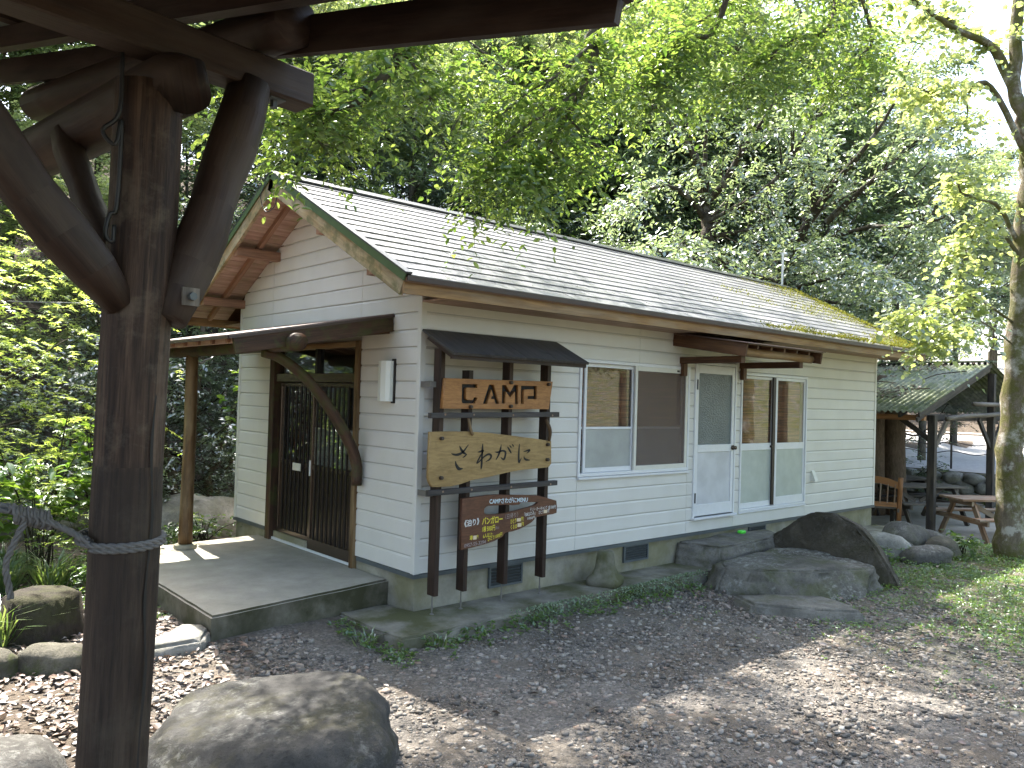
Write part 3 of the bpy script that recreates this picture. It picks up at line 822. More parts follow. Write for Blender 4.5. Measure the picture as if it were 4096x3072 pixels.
# ================================================================== numpy helpers for masses of small pieces
def np_mesh(name, V, F, mat=None, smooth=False):
    me = bpy.data.meshes.new(name)
    V = np.ascontiguousarray(V, np.float32); F = np.ascontiguousarray(F, np.int32)
    k = F.shape[1]
    me.vertices.add(len(V)); me.vertices.foreach_set('co', V.ravel())
    me.loops.add(F.size); me.loops.foreach_set('vertex_index', F.ravel())
    me.polygons.add(len(F))
    me.polygons.foreach_set('loop_start', np.arange(0, F.size, k, dtype=np.int32))
    me.polygons.foreach_set('loop_total', np.full(len(F), k, np.int32))
    if smooth: me.polygons.foreach_set('use_smooth', np.ones(len(F), bool))
    me.update(calc_edges=True)
    if mat is not None: me.materials.append(mat)
    return me
def unit(a): return a / np.maximum(np.linalg.norm(a, axis=-1, keepdims=True), 1e-9)
TPL = {
 'simple': (np.array([(0, 0, 0), (.42, .5, .10), (1, 0, -.08), (.42, -.5, .10)]), np.array([(0, 1, 2), (0, 2, 3)])),
 'oval': (np.array([(0, 0, 0), (.18, .34, .07), (.50, .50, .09), (.80, .30, .02), (1, 0, -.10), (.80, -.30, .02), (.50, -.50, .09), (.18, -.34, .07), (.5, 0, 0)]),
          np.array([(0, 1, 8), (1, 2, 8), (2, 3, 8), (3, 4, 8), (4, 5, 8), (5, 6, 8), (6, 7, 8), (7, 0, 8)])),
 'round': (np.array([(0, 0, 0), (.05, .36, .05), (.42, .52, .06), (.78, .34, 0), (1.0, 0, -.12), (.78, -.34, 0), (.42, -.52, .06), (.05, -.36, .05), (.45, 0, 0)]),
          np.array([(0, 1, 8), (1, 2, 8), (2, 3, 8), (3, 4, 8), (4, 5, 8), (5, 6, 8), (6, 7, 8), (7, 0, 8)])),
 'blade': (np.array([(0, .5, 0), (0, -.5, 0), (.5, .42, .10), (.5, -.42, .10), (1, 0, -.12)]), np.array([(0, 2, 1), (1, 2, 3), (3, 2, 4)])),
}
_mv, _mf = [(0, 0, 0)], []
for _k, (_a, _l) in enumerate(((-100, .55), (-52, .85), (0, 1.0), (52, .85), (100, .55))):
    _a = math.radians(_a); _c, _s = math.cos(_a), math.sin(_a); _b = len(_mv)
    for (_t, _w) in ((.45 * _l, .11), (_l, 0), (.45 * _l, -.11)):
        _mv.append((_t * _c - _w * _s, _t * _s + _w * _c, -.06 if _w == 0 else .03))
    _mf += [(0, _b, _b + 1), (0, _b + 1, _b + 2)]
TPL['maple'] = (np.array(_mv), np.array(_mf))
def leaf_arrays(P, A, N, L, W, tpl='simple'):
    """P base points, A leaf axes, N normals, L lengths, W widths (arrays)"""
    T, F = TPL[tpl]
    A = unit(A); S = unit(np.cross(N, A)); U = np.cross(A, S)
    L = np.broadcast_to(L, (len(P),))[:, None, None]; W = np.broadcast_to(W, (len(P),))[:, None, None]
    V = P[:, None, :] + A[:, None, :] * (T[None, :, 0:1] * L) + S[:, None, :] * (T[None, :, 1:2] * W) + U[:, None, :] * (T[None, :, 2:3] * L)
    n = len(T)
    FF = F[None] + (np.arange(len(P)) * n)[:, None, None]
    return V.reshape(-1, 3), FF.reshape(-1, F.shape[1])
def leaf_obj(name, P, A, N, L, W, mat, parent=None, tpl='simple', kind=None):
    V, F = leaf_arrays(P, A, N, L, W, tpl)
    o = obj(name, np_mesh(name, V, F, mat), None, parent)
    if kind: o['kind'] = kind
    return o
def rdir(n, r=rng):
    v = r.normal(size=(n, 3)); return unit(v)
def vnoise(x, y, s=1.0, seed=0):
    """cheap smooth value noise, vectorised"""
    x = np.asarray(x, float) * s + seed * 17.3; y = np.asarray(y, float) * s + seed * 9.1
    xi, yi = np.floor(x), np.floor(y); fx, fy = x - xi, y - yi
    def h(a, b):
        q = np.sin(a * 127.1 + b * 311.7 + seed * 74.7) * 43758.5453
        return q - np.floor(q)
    fx, fy = fx * fx * (3 - 2 * fx), fy * fy * (3 - 2 * fy)
    return (h(xi, yi) * (1 - fx) + h(xi + 1, yi) * fx) * (1 - fy) + (h(xi, yi + 1) * (1 - fx) + h(xi + 1, yi + 1) * fx) * fy
def fbm(x, y, s=1.0, o=4, seed=0):
    return sum(vnoise(x, y, s * 2 ** k, seed + k) * .5 ** k for k in range(o)) / sum(.5 ** k for k in range(o))
def sstep(a, b, x):
    t = np.clip((np.asarray(x, float) - a) / (b - a), 0, 1); return t * t * (3 - 2 * t)

# ================================================================== GROUND
def ground_z(x, y):
    x = np.asarray(x, float); y = np.asarray(y, float)
    z = 0.03 * sstep(4, 1, x) + 0.115 * sstep(-.45, .75, y + .5 * np.maximum(0, -x - .5)) * sstep(0.6, -.2, x)
    z = z + 0.05 * (fbm(x, y, 0.7, 3, 3) - .5) * sstep(0.3, 2.0, np.abs(y - 1.0) + np.abs(x - 4) * .0) * sstep(-.8, -2.2, y)
    y0 = 6.8 + np.maximum(0, x - 13) * 0.40
    d = np.maximum(0, y - y0)
    hill = 0.66 * d * (1 - np.exp(-d / 3.5))
    hill = 26 * (1 - np.exp(-hill / 26))
    z = z + hill * (1 + .0 * x) + (fbm(x, y, .22, 4, 5) - .5) * 1.4 * sstep(0.5, 5, d)
    z = z - 0.30 * sstep(8.7, 10.6, x + 0.15 * y) * sstep(7, 5, y)
    z = z + 0.70 * sstep(17.6, 17.9, x) * sstep(30, 20, y - x * .3)
    z = z + sstep(44, 60, x) * 5.0
    return z
gx = np.unique(np.concatenate([np.arange(-150, -8, 6.0), np.arange(-8, 12, 0.10), np.arange(12, 30, .5), np.arange(30, 160, 5.0)]))
gy = np.unique(np.concatenate([np.arange(-150, -7, 6.0), np.arange(-7, 5, 0.10), np.arange(5, 30, .6), np.arange(30, 150, 6.0)]))
GX, GY = np.meshgrid(gx, gy, indexing='ij')
GZ = ground_z(GX, GY)
near = (GX > -8) & (GX < 12) & (GY > -7) & (GY < 5)
GZ = GZ + near * (fbm(GX, GY, 3.0, 3, 11) - .5) * 0.022
V = np.stack([GX, GY, GZ], -1).reshape(-1, 3)
nx, ny = len(gx), len(gy)
ii, jj = np.meshgrid(np.arange(nx - 1), np.arange(ny - 1), indexing='ij')
a = (ii * ny + jj).ravel()
F = np.stack([a, a + ny, a + ny + 1, a + 1], -1)
t = NT('ground')
v = t.mapped('P', rnd=False)
sx = t.n('SeparateXYZ'); t.l(t.n('NewGeometry').outputs['Position'], sx.inputs[0])
vd = t.n('TexVoronoi'); t.l(v, vd.inputs['Vector']); vd.inputs['Scale'].default_value = 55
vcol = t.n('SeparateXYZ'); t.l(vd.outputs['Color'], vcol.inputs[0])
grv = t.ramp(vcol.outputs[0], [(0.0, (0.07, 0.065, 0.06)), (0.45, (0.155, 0.143, 0.13)), (0.8, (0.25, 0.225, 0.198)), (1.0, (0.36, 0.325, 0.29))])
fine = t.noise(v, 160, 5, 0.75)
grv = t.mix(0.5, grv, t.ramp(fine, [(0.3, (0.045, 0.041, 0.037)), (0.5, (0.15, 0.137, 0.123)), (0.72, (0.32, 0.29, 0.258))]))
dirt = t.ramp(t.noise(v, 14, 8, 0.75), [(0.3, (0.075, 0.060, 0.046)), (0.7, (0.20, 0.165, 0.13))])
c = t.mix(t.ramp(t.noise(v, 1.3, 6, 0.65), [(0.42, 0.0), (0.62, 0.85)]), grv, dirt)
# moss and weed soil towards the grove on the right
mr = t.n('MapRange'); t.l(t.math('ADD', sx.outputs['X'], t.math('MULTIPLY', sx.outputs['Y'], -0.55)), mr.inputs['Value'])
mr.inputs['From Min'].default_value = 3.6; mr.inputs['From Max'].default_value = 8.0
mossf = t.math('MULTIPLY', t.ramp(t.noise(v, 2.4, 7, 0.68), [(0.40, 0.0), (0.58, 1.0)]), mr.outputs[0])
c = t.mix(mossf, c, t.mix(t.noise(v, 40, 4, 0.7), (0.05, 0.06, 0.015), (0.12, 0.135, 0.03)))
# woodland floor
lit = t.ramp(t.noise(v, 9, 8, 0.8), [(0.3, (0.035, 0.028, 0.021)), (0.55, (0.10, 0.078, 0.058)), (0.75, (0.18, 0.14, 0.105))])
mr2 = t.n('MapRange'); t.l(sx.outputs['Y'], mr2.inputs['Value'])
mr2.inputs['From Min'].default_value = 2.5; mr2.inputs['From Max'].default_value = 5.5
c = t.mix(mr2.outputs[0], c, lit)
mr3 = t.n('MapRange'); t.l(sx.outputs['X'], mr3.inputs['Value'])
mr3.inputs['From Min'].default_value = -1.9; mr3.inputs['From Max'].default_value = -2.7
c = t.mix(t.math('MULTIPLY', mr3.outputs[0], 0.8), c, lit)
hgt = t.math('ADD', t.math('MULTIPLY', vd.outputs['Distance'], -0.8), t.math('MULTIPLY', fine, 0.7))
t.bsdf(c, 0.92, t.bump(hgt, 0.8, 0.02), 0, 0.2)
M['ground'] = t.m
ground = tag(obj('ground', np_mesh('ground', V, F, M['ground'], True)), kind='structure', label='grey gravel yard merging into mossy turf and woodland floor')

# ---- porch slab and side ledge
def slab(name, poly, z0, z1, mats, kind='structure', label=None, rough=0.012, seed=0, sub=0.12):
    """slab with worn, uneven edges"""
    bm = bmesh.new()
    vs = [bm.verts.new((x, y, z1)) for x, y in poly]
    f = bm.faces.new(vs)
    if f.normal.z < 0 or bmesh.ops.recalc_face_normals(bm, faces=[f]) or True:
        f.normal_update()
        if f.normal.z < 0: f.normal_flip()
    r = bmesh.ops.extrude_face_region(bm, geom=[f])
    for e in r['geom']:
        if isinstance(e, bmesh.types.BMVert): e.co.z = z0
    bmesh.ops.recalc_face_normals(bm, faces=bm.faces)
    bmesh.ops.bevel(bm, geom=[e for e in bm.edges if abs((e.verts[0].co.z + e.verts[1].co.z) / 2 - z1) < 1e-4], offset=0.018, segments=2, affect='EDGES')
    for _ in range(4):
        es = [e for e in bm.edges if e.calc_length() > sub * 1.6]
        if not es: break
        bmesh.ops.subdivide_edges(bm, edges=es, cuts=1, use_grid_fill=True)
    bmesh.ops.triangulate(bm, faces=[f for f in bm.faces if len(f.verts) > 4])
    from mathutils import noise as mn
    for v_ in bm.verts:
        n = mn.noise_vector(v_.co * 5 + Vector((seed * 3.1, 0, 0))) * rough + mn.noise_vector(v_.co * 17) * rough * .5
        n.z *= .35
        v_.co += n
    me = bpy.data.meshes.new(name); bm.normal_update(); 
    for m in mats: me.materials.append(m)
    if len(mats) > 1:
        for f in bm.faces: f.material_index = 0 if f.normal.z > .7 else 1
    bm.to_mesh(me); bm.free()
    o = bpy.data.objects.new(name, me); COL.objects.link(o)
    return tag(o, label, kind=kind)
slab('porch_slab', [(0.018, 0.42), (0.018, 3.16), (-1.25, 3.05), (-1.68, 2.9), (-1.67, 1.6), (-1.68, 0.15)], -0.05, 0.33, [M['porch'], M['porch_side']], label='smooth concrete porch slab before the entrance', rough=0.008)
slab('ledge', [(0.0, -0.575), (-0.5, -0.58), (-0.53, 0.36), (-0.05, 0.36), (0.02, 0.03), (WL + .1, 0.03), (9.0, -0.68), (7.7, -0.52), (3.2, -0.52), (1.9, -0.53)], -0.2, 0.13, [M['ledge']], label='mossy concrete ledge running along the foot of the cabin', rough=0.025, seed=2)

# ---- rocks
from mathutils import noise as mnoise
def rock_mesh(name, size, seed, p=2.6, rough=0.10, flat=None, sub=4, freq=1.3, strata=0.0):
    bm = bmesh.new()
    bmesh.ops.create_icosphere(bm, subdivisions=sub, radius=1.0)
    off = Vector((seed * 7.3, seed * 3.7, seed * 1.9))
    for v_ in bm.verts:
        d = v_.co.normalized()
        k = (abs(d.x) ** p + abs(d.y) ** p + abs(d.z) ** p) ** (-1.0 / p)
        q = d * k
        n = 0.0; a = 1.0; fr = freq
        for o_ in range(5):
            n += a * mnoise.noise(d * fr + off * (1 + o_ * .37)); a *= .5; fr *= 2.05
        q = q * (1 + rough * n)
        if strata: q += Vector((d.x, d.y, 0)) * strata * (mnoise.noise(Vector((d.x * 1.2, d.y * 1.2, q.z * 7)) + off))
        if flat is not None and q.z > flat: q.z = flat + (q.z - flat) * 0.12
        v_.co = Vector((q.x * size[0], q.y * size[1], q.z * size[2]))
    me = bpy.data.meshes.new(name)
    bm.to_mesh(me); bm.free()
    me.polygons.foreach_set('use_smooth', [True] * len(me.polygons))
    return me
def rock_obj(name, loc, size, rot, mat, label, cat='rock', group=None, seed=1, **kw):
    me = rock_mesh(name, size, seed, **kw)
    me.materials.append(M[mat])
    o = bpy.data.objects.new(name, me); COL.objects.link(o)
    o.location = loc; o.rotation_euler = rot
    return tag(o, label, cat, group)
def prism_rock(name, top, z1, bottom, z0, mat, label, cat='rock', seed=1, rough=0.03, sub=0.07, group=None, tilt=(0, 0), freq=3.0, strata=0.02):
    """block whose plan is the polygon top (at z1) widening to bottom (at z0); cut fine and roughened"""
    bm = bmesh.new()
    n = len(top)
    cx = sum(p[0] for p in top) / n; cy = sum(p[1] for p in top) / n
    a = [bm.verts.new((x, y, z1 + tilt[0] * (x - cx) + tilt[1] * (y - cy))) for x, y in top]
    b = [bm.verts.new((x, y, z0)) for x, y in bottom]
    fs = [bm.faces.new(a), bm.faces.new(list(reversed(b)))]
    for i in range(n):
        j = (i + 1) % n
        fs.append(bm.faces.new((a[i], b[i], b[j], a[j])))
    bmesh.ops.recalc_face_normals(bm, faces=bm.faces)
    bmesh.ops.bevel(bm, geom=[e for e in bm.edges], offset=0.025, segments=2, affect='EDGES')
    bmesh.ops.triangulate(bm, faces=bm.faces)
    for _ in range(6):
        es = [e for e in bm.edges if e.calc_length() > sub]
        if not es: break
        bmesh.ops.subdivide_edges(bm, edges=es, cuts=1)
        bmesh.ops.triangulate(bm, faces=[f for f in bm.faces if len(f.verts) > 3])
    bm.normal_update()
    off = Vector((seed * 5.1, seed * 2.3, 0))
    mv = []
    for v_ in bm.verts:
        nrm = v_.normal
        d = 0.0; a_ = 1.0; fr = freq
        for o_ in range(5):
            d += a_ * mnoise.noise(v_.co * fr + off); a_ *= .52; fr *= 2.1
        side = 1 - abs(nrm.z)
        st = strata * side * mnoise.noise(Vector((v_.co.x * 1.5, v_.co.y * 1.5, v_.co.z * 16)) + off)
        mv.append(nrm * (rough * d * (0.25 + 0.75 * side) + st))
    for v_, m_ in zip(bm.verts, mv): v_.co += m_
    me = bpy.data.meshes.new(name); bm.normal_update(); bm.to_mesh(me); bm.free()
    me.polygons.foreach_set('use_smooth', [True] * len(me.polygons))
    me.materials.append(M[mat])
    o = bpy.data.objects.new(name, me); COL.objects.link(o)
    return tag(o, label, cat, group)
yaw = math.atan2(-0.664, 0.7472)
rock_obj('boulder', (-2.12, -1.80, 0.02), (0.66, 0.50, 0.42), (R_(4), R_(-5), yaw), 'rock_boulder', 'big smooth grey boulder with pale lichen in front of the log post', seed=4, p=3.2, rough=0.16, sub=5, freq=0.9, flat=0.80)
rock_obj('boulder', (-3.20, -1.06, 0.02), (0.30, 0.30, 0.20), (0, 0, 0.4), 'rock', 'grey rock cut by the bottom left corner of the picture', seed=9, rough=0.14)
rock_obj('boulder', (-2.84, -0.92, 0.04), (0.10, 0.08, 0.06), (0, 0, 0.7), 'rock_pale', 'small pale stone beside the rock in the bottom left corner', seed=12, rough=0.16, sub=3)
rock_obj('boulder', (-2.70, 0.16, 0.17), (0.20, 0.13, 0.14), (0, 0, yaw + .15), 'rock_moss', 'mossy kerb rock just left of the log post', seed=21, p=3.4, rough=0.13)
rock_obj('boulder', (-3.02, 0.24, 0.17), (0.13, 0.13, 0.13), (0, 0, .3), 'rock_moss', 'mossy rock at the left edge beside another mossy kerb rock', seed=23, p=3.0, rough=0.15)
prism_rock('kerb_stone', [(-2.22, 0.13), (-1.98, 0.26), (-1.80, 0.44), (-1.66, 0.34), (-1.66, 0.20), (-1.80, -0.02), (-2.2, -0.02)], 0.235, [(-2.24, 0.15), (-1.98, 0.28), (-1.78, 0.47), (-1.64, 0.34), (-1.64, 0.18), (-1.78, -0.05), (-2.2, -0.05)], 0.0, 'rock_pale', 'long pale kerb stone lying against the corner of the porch', 'stone', 3, 0.02)
prism_rock('step_stone', [(3.72, -0.0), (3.88, -0.50), (4.2, -0.50), (5.0, -0.47), (5.36, -0.35), (5.52, -0.06), (5.0, 0.0)], 0.372, [(3.62, -0.0), (3.78, -0.55), (4.2, -0.58), (5.0, -0.55), (5.42, -0.42), (5.55, -0.06), (5.0, 0.0)], 0.0, 'rock_flat', 'flat topped step stone right under the white side door', 'stone', 5, 0.04, 0.055, strata=0.06)
prism_rock('step_stone', [(3.70, -0.60), (4.45, -0.58), (5.15, -0.62), (5.12, -1.2), (5.0, -1.72), (4.72, -1.84), (4.1, -1.50), (3.55, -1.12), (3.42, -0.85)], 0.265, [(3.35, -0.62), (4.4, -0.60), (5.2, -0.66), (5.15, -1.2), (5.0, -1.85), (4.35, -2.0), (3.85, -1.72), (3.35, -1.10), (3.15, -0.85)], -0.08, 'rock_step', 'broad rough middle step boulder with pale lichen', 'stone', 8, 0.085, 0.055, strata=0.09)
prism_rock('step_stone', [(3.02, -1.22), (3.40, -1.48), (3.72, -1.78), (3.60, -2.12), (3.45, -2.32), (3.15, -1.95), (2.84, -1.55)], 0.105, [(2.95, -1.2), (3.42, -1.45), (3.8, -1.76), (3.66, -2.15), (3.48, -2.38), (3.1, -2.0), (2.78, -1.55)], -0.08, 'rock_flat', 'low flat lowest step slab on the gravel', 'stone', 11, 0.02)
# upright slab: outline in a leaning plane facing the steps
out = [(-0.40, 0.02), (-0.42, 0.38), (-0.58, 0.47), (-0.70, 0.62), (-0.92, 0.735), (-1.20, 0.745), (-1.47, 0.63), (-1.66, 0.46), (-1.86, 0.18), (-1.98, -0.03), (-2.0, -0.12), (-1.2, -0.12)]
bm = bmesh.new()
fr, bk = [], []
for (y, z) in out:
    fr.append(bm.verts.new((5.08 + 0.10 * z - 0.06 * (y + 1.2), y, z))); bk.append(bm.verts.new((5.33 + 0.02 * z - 0.05 * (y + 1.2), y + 0.02, z - 0.03)))
bm.faces.new(fr); bm.faces.new(bk[::-1])
for i in range(len(out)):
    j = (i + 1) % len(out); bm.faces.new((fr[j], fr[i], bk[i], bk[j]))
bmesh.ops.recalc_face_normals(bm, faces=bm.faces)
bmesh.ops.bevel(bm, geom=list(bm.edges), offset=0.03, segments=2, affect='EDGES')
bmesh.ops.triangulate(bm, faces=bm.faces)
for _ in range(6):
    es = [e for e in bm.edges if e.calc_length() > 0.08]
    if not es: break
    bmesh.ops.subdivide_edges(bm, edges=es, cuts=1); bmesh.ops.triangulate(bm, faces=[f for f in bm.faces if len(f.verts) > 3])
bm.normal_update()
mv = [v_.normal * (0.035 * mnoise.fractal(v_.co * 2.4, 0.8, 2.0, 5)) for v_ in bm.verts]
for v_, m_ in zip(bm.verts, mv): v_.co += m_
me = bpy.data.meshes.new('standing_stone'); bm.to_mesh(me); bm.free()
me.polygons.foreach_set('use_smooth', [True] * len(me.polygons)); me.materials.append(M['rock_slab'])
tag(obj('standing_stone', me), 'dark upright slab of stone with rounded top beside the steps', 'stone')
# cobbles at the far corner of the cabin
for k, (x, y, z, sx_, sy_, sz_, r_, m_, lb) in enumerate([
    (6.90, -1.02, 0.12, 0.20, 0.34, 0.22, 0.3, 'rock_pale', 'lichen spotted cobble leaning against the end of the ledge'),
    (7.68, -0.98, 0.17, 0.34, 0.30, 0.22, 0.2, 'rock', 'largest rounded cobble at the back of the heap by the cabin corner'),
    (7.18, -1.12, 0.10, 0.22, 0.17, 0.12, -.3, 'rock', 'middle sized flat cobble resting between larger cobbles'),
    (7.02, -1.52, 0.08, 0.32, 0.20, 0.15, yaw, 'rock', 'long smooth cobble at the front of the heap on the turf'),
    (7.70, -1.46, 0.09, 0.20, 0.22, 0.18, .8, 'rock_moss', 'moss topped cobble at the right end of the heap'),
    (8.55, -0.98, 0.08, 0.22, 0.2, 0.14, .4, 'rock', 'low cobble next to the foot of the shelter post'),
    (6.62, -0.86, 0.05, 0.18, 0.2, 0.16, .1, 'rock_moss', 'ferny mossy cobble tucked behind the upright slab')]):
    rock_obj('cobble', (x, y, z), (sx_, sy_, sz_), (0.1 * (k % 3), -.1 * (k % 2), r_), m_, lb, 'stone', 'cobbles heaped at the cabin corner', seed=40 + k, p=2.3, rough=0.10, sub=4)
# concrete footing left standing on the ledge
ft = MB()
def ringed(levels, place, n=16, pw=None):
    """loft of rounded squares: (z, half, power)"""
    mb = MB()
    for (z, hf, p) in levels:
        for k in range(n):
            a = 2 * math.pi * (k + .5) / n
            c, s = math.cos(a), math.sin(a)
            q = (abs(c) ** p + abs(s) ** p) ** (-1 / p)
            mb.v.append(Vector(place(c * q * hf, s * q * hf, z)))
    for i in range(len(levels) - 1):
        for k in range(n):
            k2 = (k + 1) % n
            mb.f.append((i * n + k, i * n + k2, (i + 1) * n + k2, (i + 1) * n + k))
    mb.f.append(tuple(reversed(range(n)))); mb.f.append(tuple(range((len(levels) - 1) * n, len(levels) * n)))
    return mb
ca, sa = math.cos(.5), math.sin(.5)
ft = ringed([(0.125, 0.17, 8), (0.195, 0.168, 8), (0.235, 0.125, 5), (0.30, 0.100, 3.5), (0.40, 0.088, 3), (0.455, 0.080, 3), (0.465, 0.07, 3)], lambda a, b, z: (2.19 + a * ca - b * sa, -0.245 + a * sa + b * ca, z), 24)
tag(obj('concrete_footing', ft, M['ledge'], None, True), 'weathered concrete post footing left standing on the mossy ledge', 'footing')
tag(obj('soap_box', ringed([(0.375, 0.035, 5), (0.385, 0.04, 5), (0.40, 0.04, 5), (0.408, 0.033, 5)], lambda a, b, z: (4.92 + a * 1.35, -0.10 + b, z), 16), plain('lime_plastic', (0.10, 0.75, 0.06), 0.4, var=0.03)), 'small lime green plastic box on the step under the door', 'box')
rock_obj('pale_boulder', (0.10, 4.95, 0.16), (0.75, 0.5, 0.42), (0, 0.1, .3), 'rock_pale', 'pale sunlit boulder behind the porch beyond the cabin corner', seed=61, rough=0.18)
rock_obj('flat_boulder', (-2.0, 5.9, 0.2), (1.3, 0.8, 0.35), (0, 0.05, -.2), 'rock_moss', 'long mossy flat boulder under the maple at the far left', seed=66, rough=0.14, p=3)
M['steel'] = plain('steel', (0.17, 0.16, 0.145), 0.5, 0.4)
# ================================================================== SIGN RACK and its boards
rack = empty('sign_rack', (0.7, -0.2, 0.13), 'dark timber sign rack with a small board roof against the cabin', 'sign rack')
PX = [(0.066, 0.112), (0.376, 0.422), (0.846, 0.892), (1.33, 1.378)]
for k, ((a, b), zt) in enumerate(zip(PX, (2.40, 2.225, 2.40, 2.40))):
    obj('post', MB().box(a, b, -0.21, -0.105, 0.295, zt, 0.003), M['rack_wood'], rack)
    rd_ = MB().tube([((a + b) / 2, -0.155, 0.128), ((a + b) / 2, -0.155, 0.30)], 0.006, 8)
    rd_.tube([((a + b) / 2, -0.155, 0.126), ((a + b) / 2, -0.155, 0.136), ((a + b) / 2, -0.155, 0.142)], [0.022, 0.020, 0.008], 10)
    rd_.tube([((a + b) / 2, -0.155, 0.17), ((a + b) / 2, -0.155, 0.205)], 0.010, 6)
    obj('anchor_rod', rd_, M['steel'], rack)
for k, (z, za) in enumerate(((1.838, 0.011), (1.186, 0.008))):
    r_ = obj('rail', MB().beam((-0.055, -0.236, z - za), (1.452, -0.236, z + za), 0.048, 0.046, bev=0.003), M['rack_grey'], rack)
    for xs in (0.09, 0.40, 0.86, 1.36):
        obj('screw', MB().tube([(xs, -0.2595, z), (xs, -0.2625, z)], 0.010, 8), M['table_wood'], r_)
for z in (2.09, 1.16):
    obj('bracket', MB().box(0.0, 0.066, -0.15, -0.145, z - 0.025, z + 0.025), M['steel'], rack)
    obj('bracket', MB().box(0.004, 0.008, -0.145, -0.01, z - 0.025, z + 0.025), M['steel'], rack)
# little roof: boards running down the slope
xs = [-0.03, 0.37, 0.79, 1.17, 1.585]
for a, b in zip(xs[:-1], xs[1:]):
    obj('roof_board', MB().beam(((a + b) / 2, -0.055, 2.553), ((a + b) / 2, -0.505, 2.340), b - a - 0.004, 0.022, bev=0.002), M['rack_grey'], rack)
obj('roof_batten', MB().box(-0.02, 1.575, -0.48, -0.45, 2.300, 2.338), M['rack_wood'], rack)
for x in (0.02, 1.45):
    obj('roof_arm', MB().beam((x, -0.10, 2.50), (x, -0.46, 2.325), 0.04, 0.05), M['rack_wood'], rack)
for (a, b) in (PX[0], PX[3]):
    pass

def board_wood(name, dark, light, grain=9.0, dirt=0.3):
    t = NT(name)
    mp = t.n('Mapping'); t.l(t.coord('P'), mp.inputs['Vector']); mp.inputs['Scale'].default_value = (0.16, 1, 1)
    n1 = t.noise(mp.outputs[0], grain, 4, 0.55, 1.6)
    wv = t.math('SINE', t.math('MULTIPLY', n1, 34.0))
    n2 = t.noise(mp.outputs[0], grain * 9, 4, 0.65)
    f = t.math('ADD', t.math('MULTIPLY', t.math('ADD', wv, 1.0), 0.09), t.math('MULTIPLY', n2, 0.8))
    c = t.ramp(f, [(0.2, dark), (0.5, [(a + b) / 2 for a, b in zip(dark, light)]), (0.8, light)])
    c = t.mix(t.math('MULTIPLY', t.ramp(t.noise(t.coord('P'), 7, 6, 0.7), [(0.5, 0), (0.7, 1)]), dirt), c, [x * .45 for x in dark])
    t.bsdf(c, 0.5, t.bump(f, 0.15, 0.003), 0, 0.4)
    return t.m
M['sign_orange'] = board_wood('sign_orange', (0.20, 0.085, 0.025), (0.42, 0.20, 0.065), 11)
M['sign_tan'] = board_wood('sign_tan', (0.20, 0.125, 0.045), (0.36, 0.245, 0.10), 7)
M['sign_red'] = board_wood('sign_red', (0.065, 0.024, 0.012), (0.145, 0.062, 0.032), 8, 0.5)
M['peg'] = plain('peg', (0.045, 0.03, 0.02), 0.6)
M['ink'] = plain('ink', (0.008, 0.007, 0.006), 0.7)
def cut_board(name, outer, holes, y, thick, mat):
    """board with real cut-outs: filled 2D curve, converted to mesh"""
    cu = bpy.data.curves.new(name, 'CURVE'); cu.dimensions = '2D'; cu.fill_mode = 'BOTH'
    cu.extrude = thick / 2; cu.bevel_depth = 0.0015; cu.bevel_resolution = 0
    for poly in [outer] + holes:
        sp = cu.splines.new('POLY'); sp.points.add(len(poly) - 1); sp.use_cyclic_u = True
        for p_, (a, b) in zip(sp.points, poly): p_.co = (a, b, 0, 1)
    tmp = bpy.data.objects.new(name, cu); COL.objects.link(tmp)
    dg = bpy.context.evaluated_depsgraph_get()
    me = bpy.data.meshes.new_from_object(tmp.evaluated_get(dg))
    bpy.data.objects.remove(tmp); bpy.data.curves.remove(cu)
    me.name = name
    me.transform(Matrix(((1, 0, 0, 0), (0, 0, -1, y + thick / 2), (0, 1, 0, 0), (0, 0, 0, 1))))
    me.materials.clear(); me.materials.append(mat)
    return obj(name, me)
def pegs(parent, pts, y, r=0.016, l=0.03):
    for (x, z) in pts:
        obj('peg', MB().tube([(x, y, z), (x, y - l, z + 0.002), (x, y - l - 0.004, z + 0.002)], [r, r, r * .7], 10), M['peg'], parent)
BY, BT = -0.245, 0.034
camp = cut_board('camp_sign', [(0.09, 2.145), (0.786, 2.152), (1.364, 2.16), (1.321, 1.898), (0.067, 1.887)], [
    [(0.269, 2.102), (0.443, 2.106), (0.444, 2.072), (0.33, 2.071), (0.319, 2.06), (0.32, 1.977), (0.34, 1.965), (0.394, 1.966), (0.413, 1.995), (0.45, 1.985), (0.422, 1.935), (0.282, 1.933), (0.271, 1.95)],
    [(0.574, 2.108), (0.630, 2.110), (0.705, 1.936), (0.655, 1.936), (0.638, 1.978), (0.598, 1.978), (0.610, 2.006), (0.625, 2.006), (0.603, 2.060), (0.559, 1.934), (0.507, 1.933)],
    [(0.726, 2.108), (0.773, 2.110), (0.826, 2.048), (0.872, 2.113), (0.924, 2.114), (0.931, 1.937), (0.889, 1.936), (0.884, 2.050), (0.830, 1.994), (0.776, 2.047), (0.772, 1.941), (0.731, 1.940)],
    [(0.957, 2.109), (1.16, 2.113), (1.165, 1.989), (1.045, 1.986), (1.044, 2.017), (1.12, 2.019), (1.118, 2.078), (1.011, 2.075), (0.996, 2.06), (0.999, 1.941), (0.961, 1.941)]], BY, BT, M['sign_orange'])
tag(camp, 'orange wooden board with the word CAMP cut through it, top of the rack', 'sign')
obj('letter_backing', MB().box(0.20, 1.24, BY + BT + 0.0015, BY + BT + 0.004, 1.915, 2.125), M['ink'], camp)
pegs(camp, [(0.363, 1.905), (0.828, 1.917), (0.823, 2.132), (1.299, 2.132)], BY)
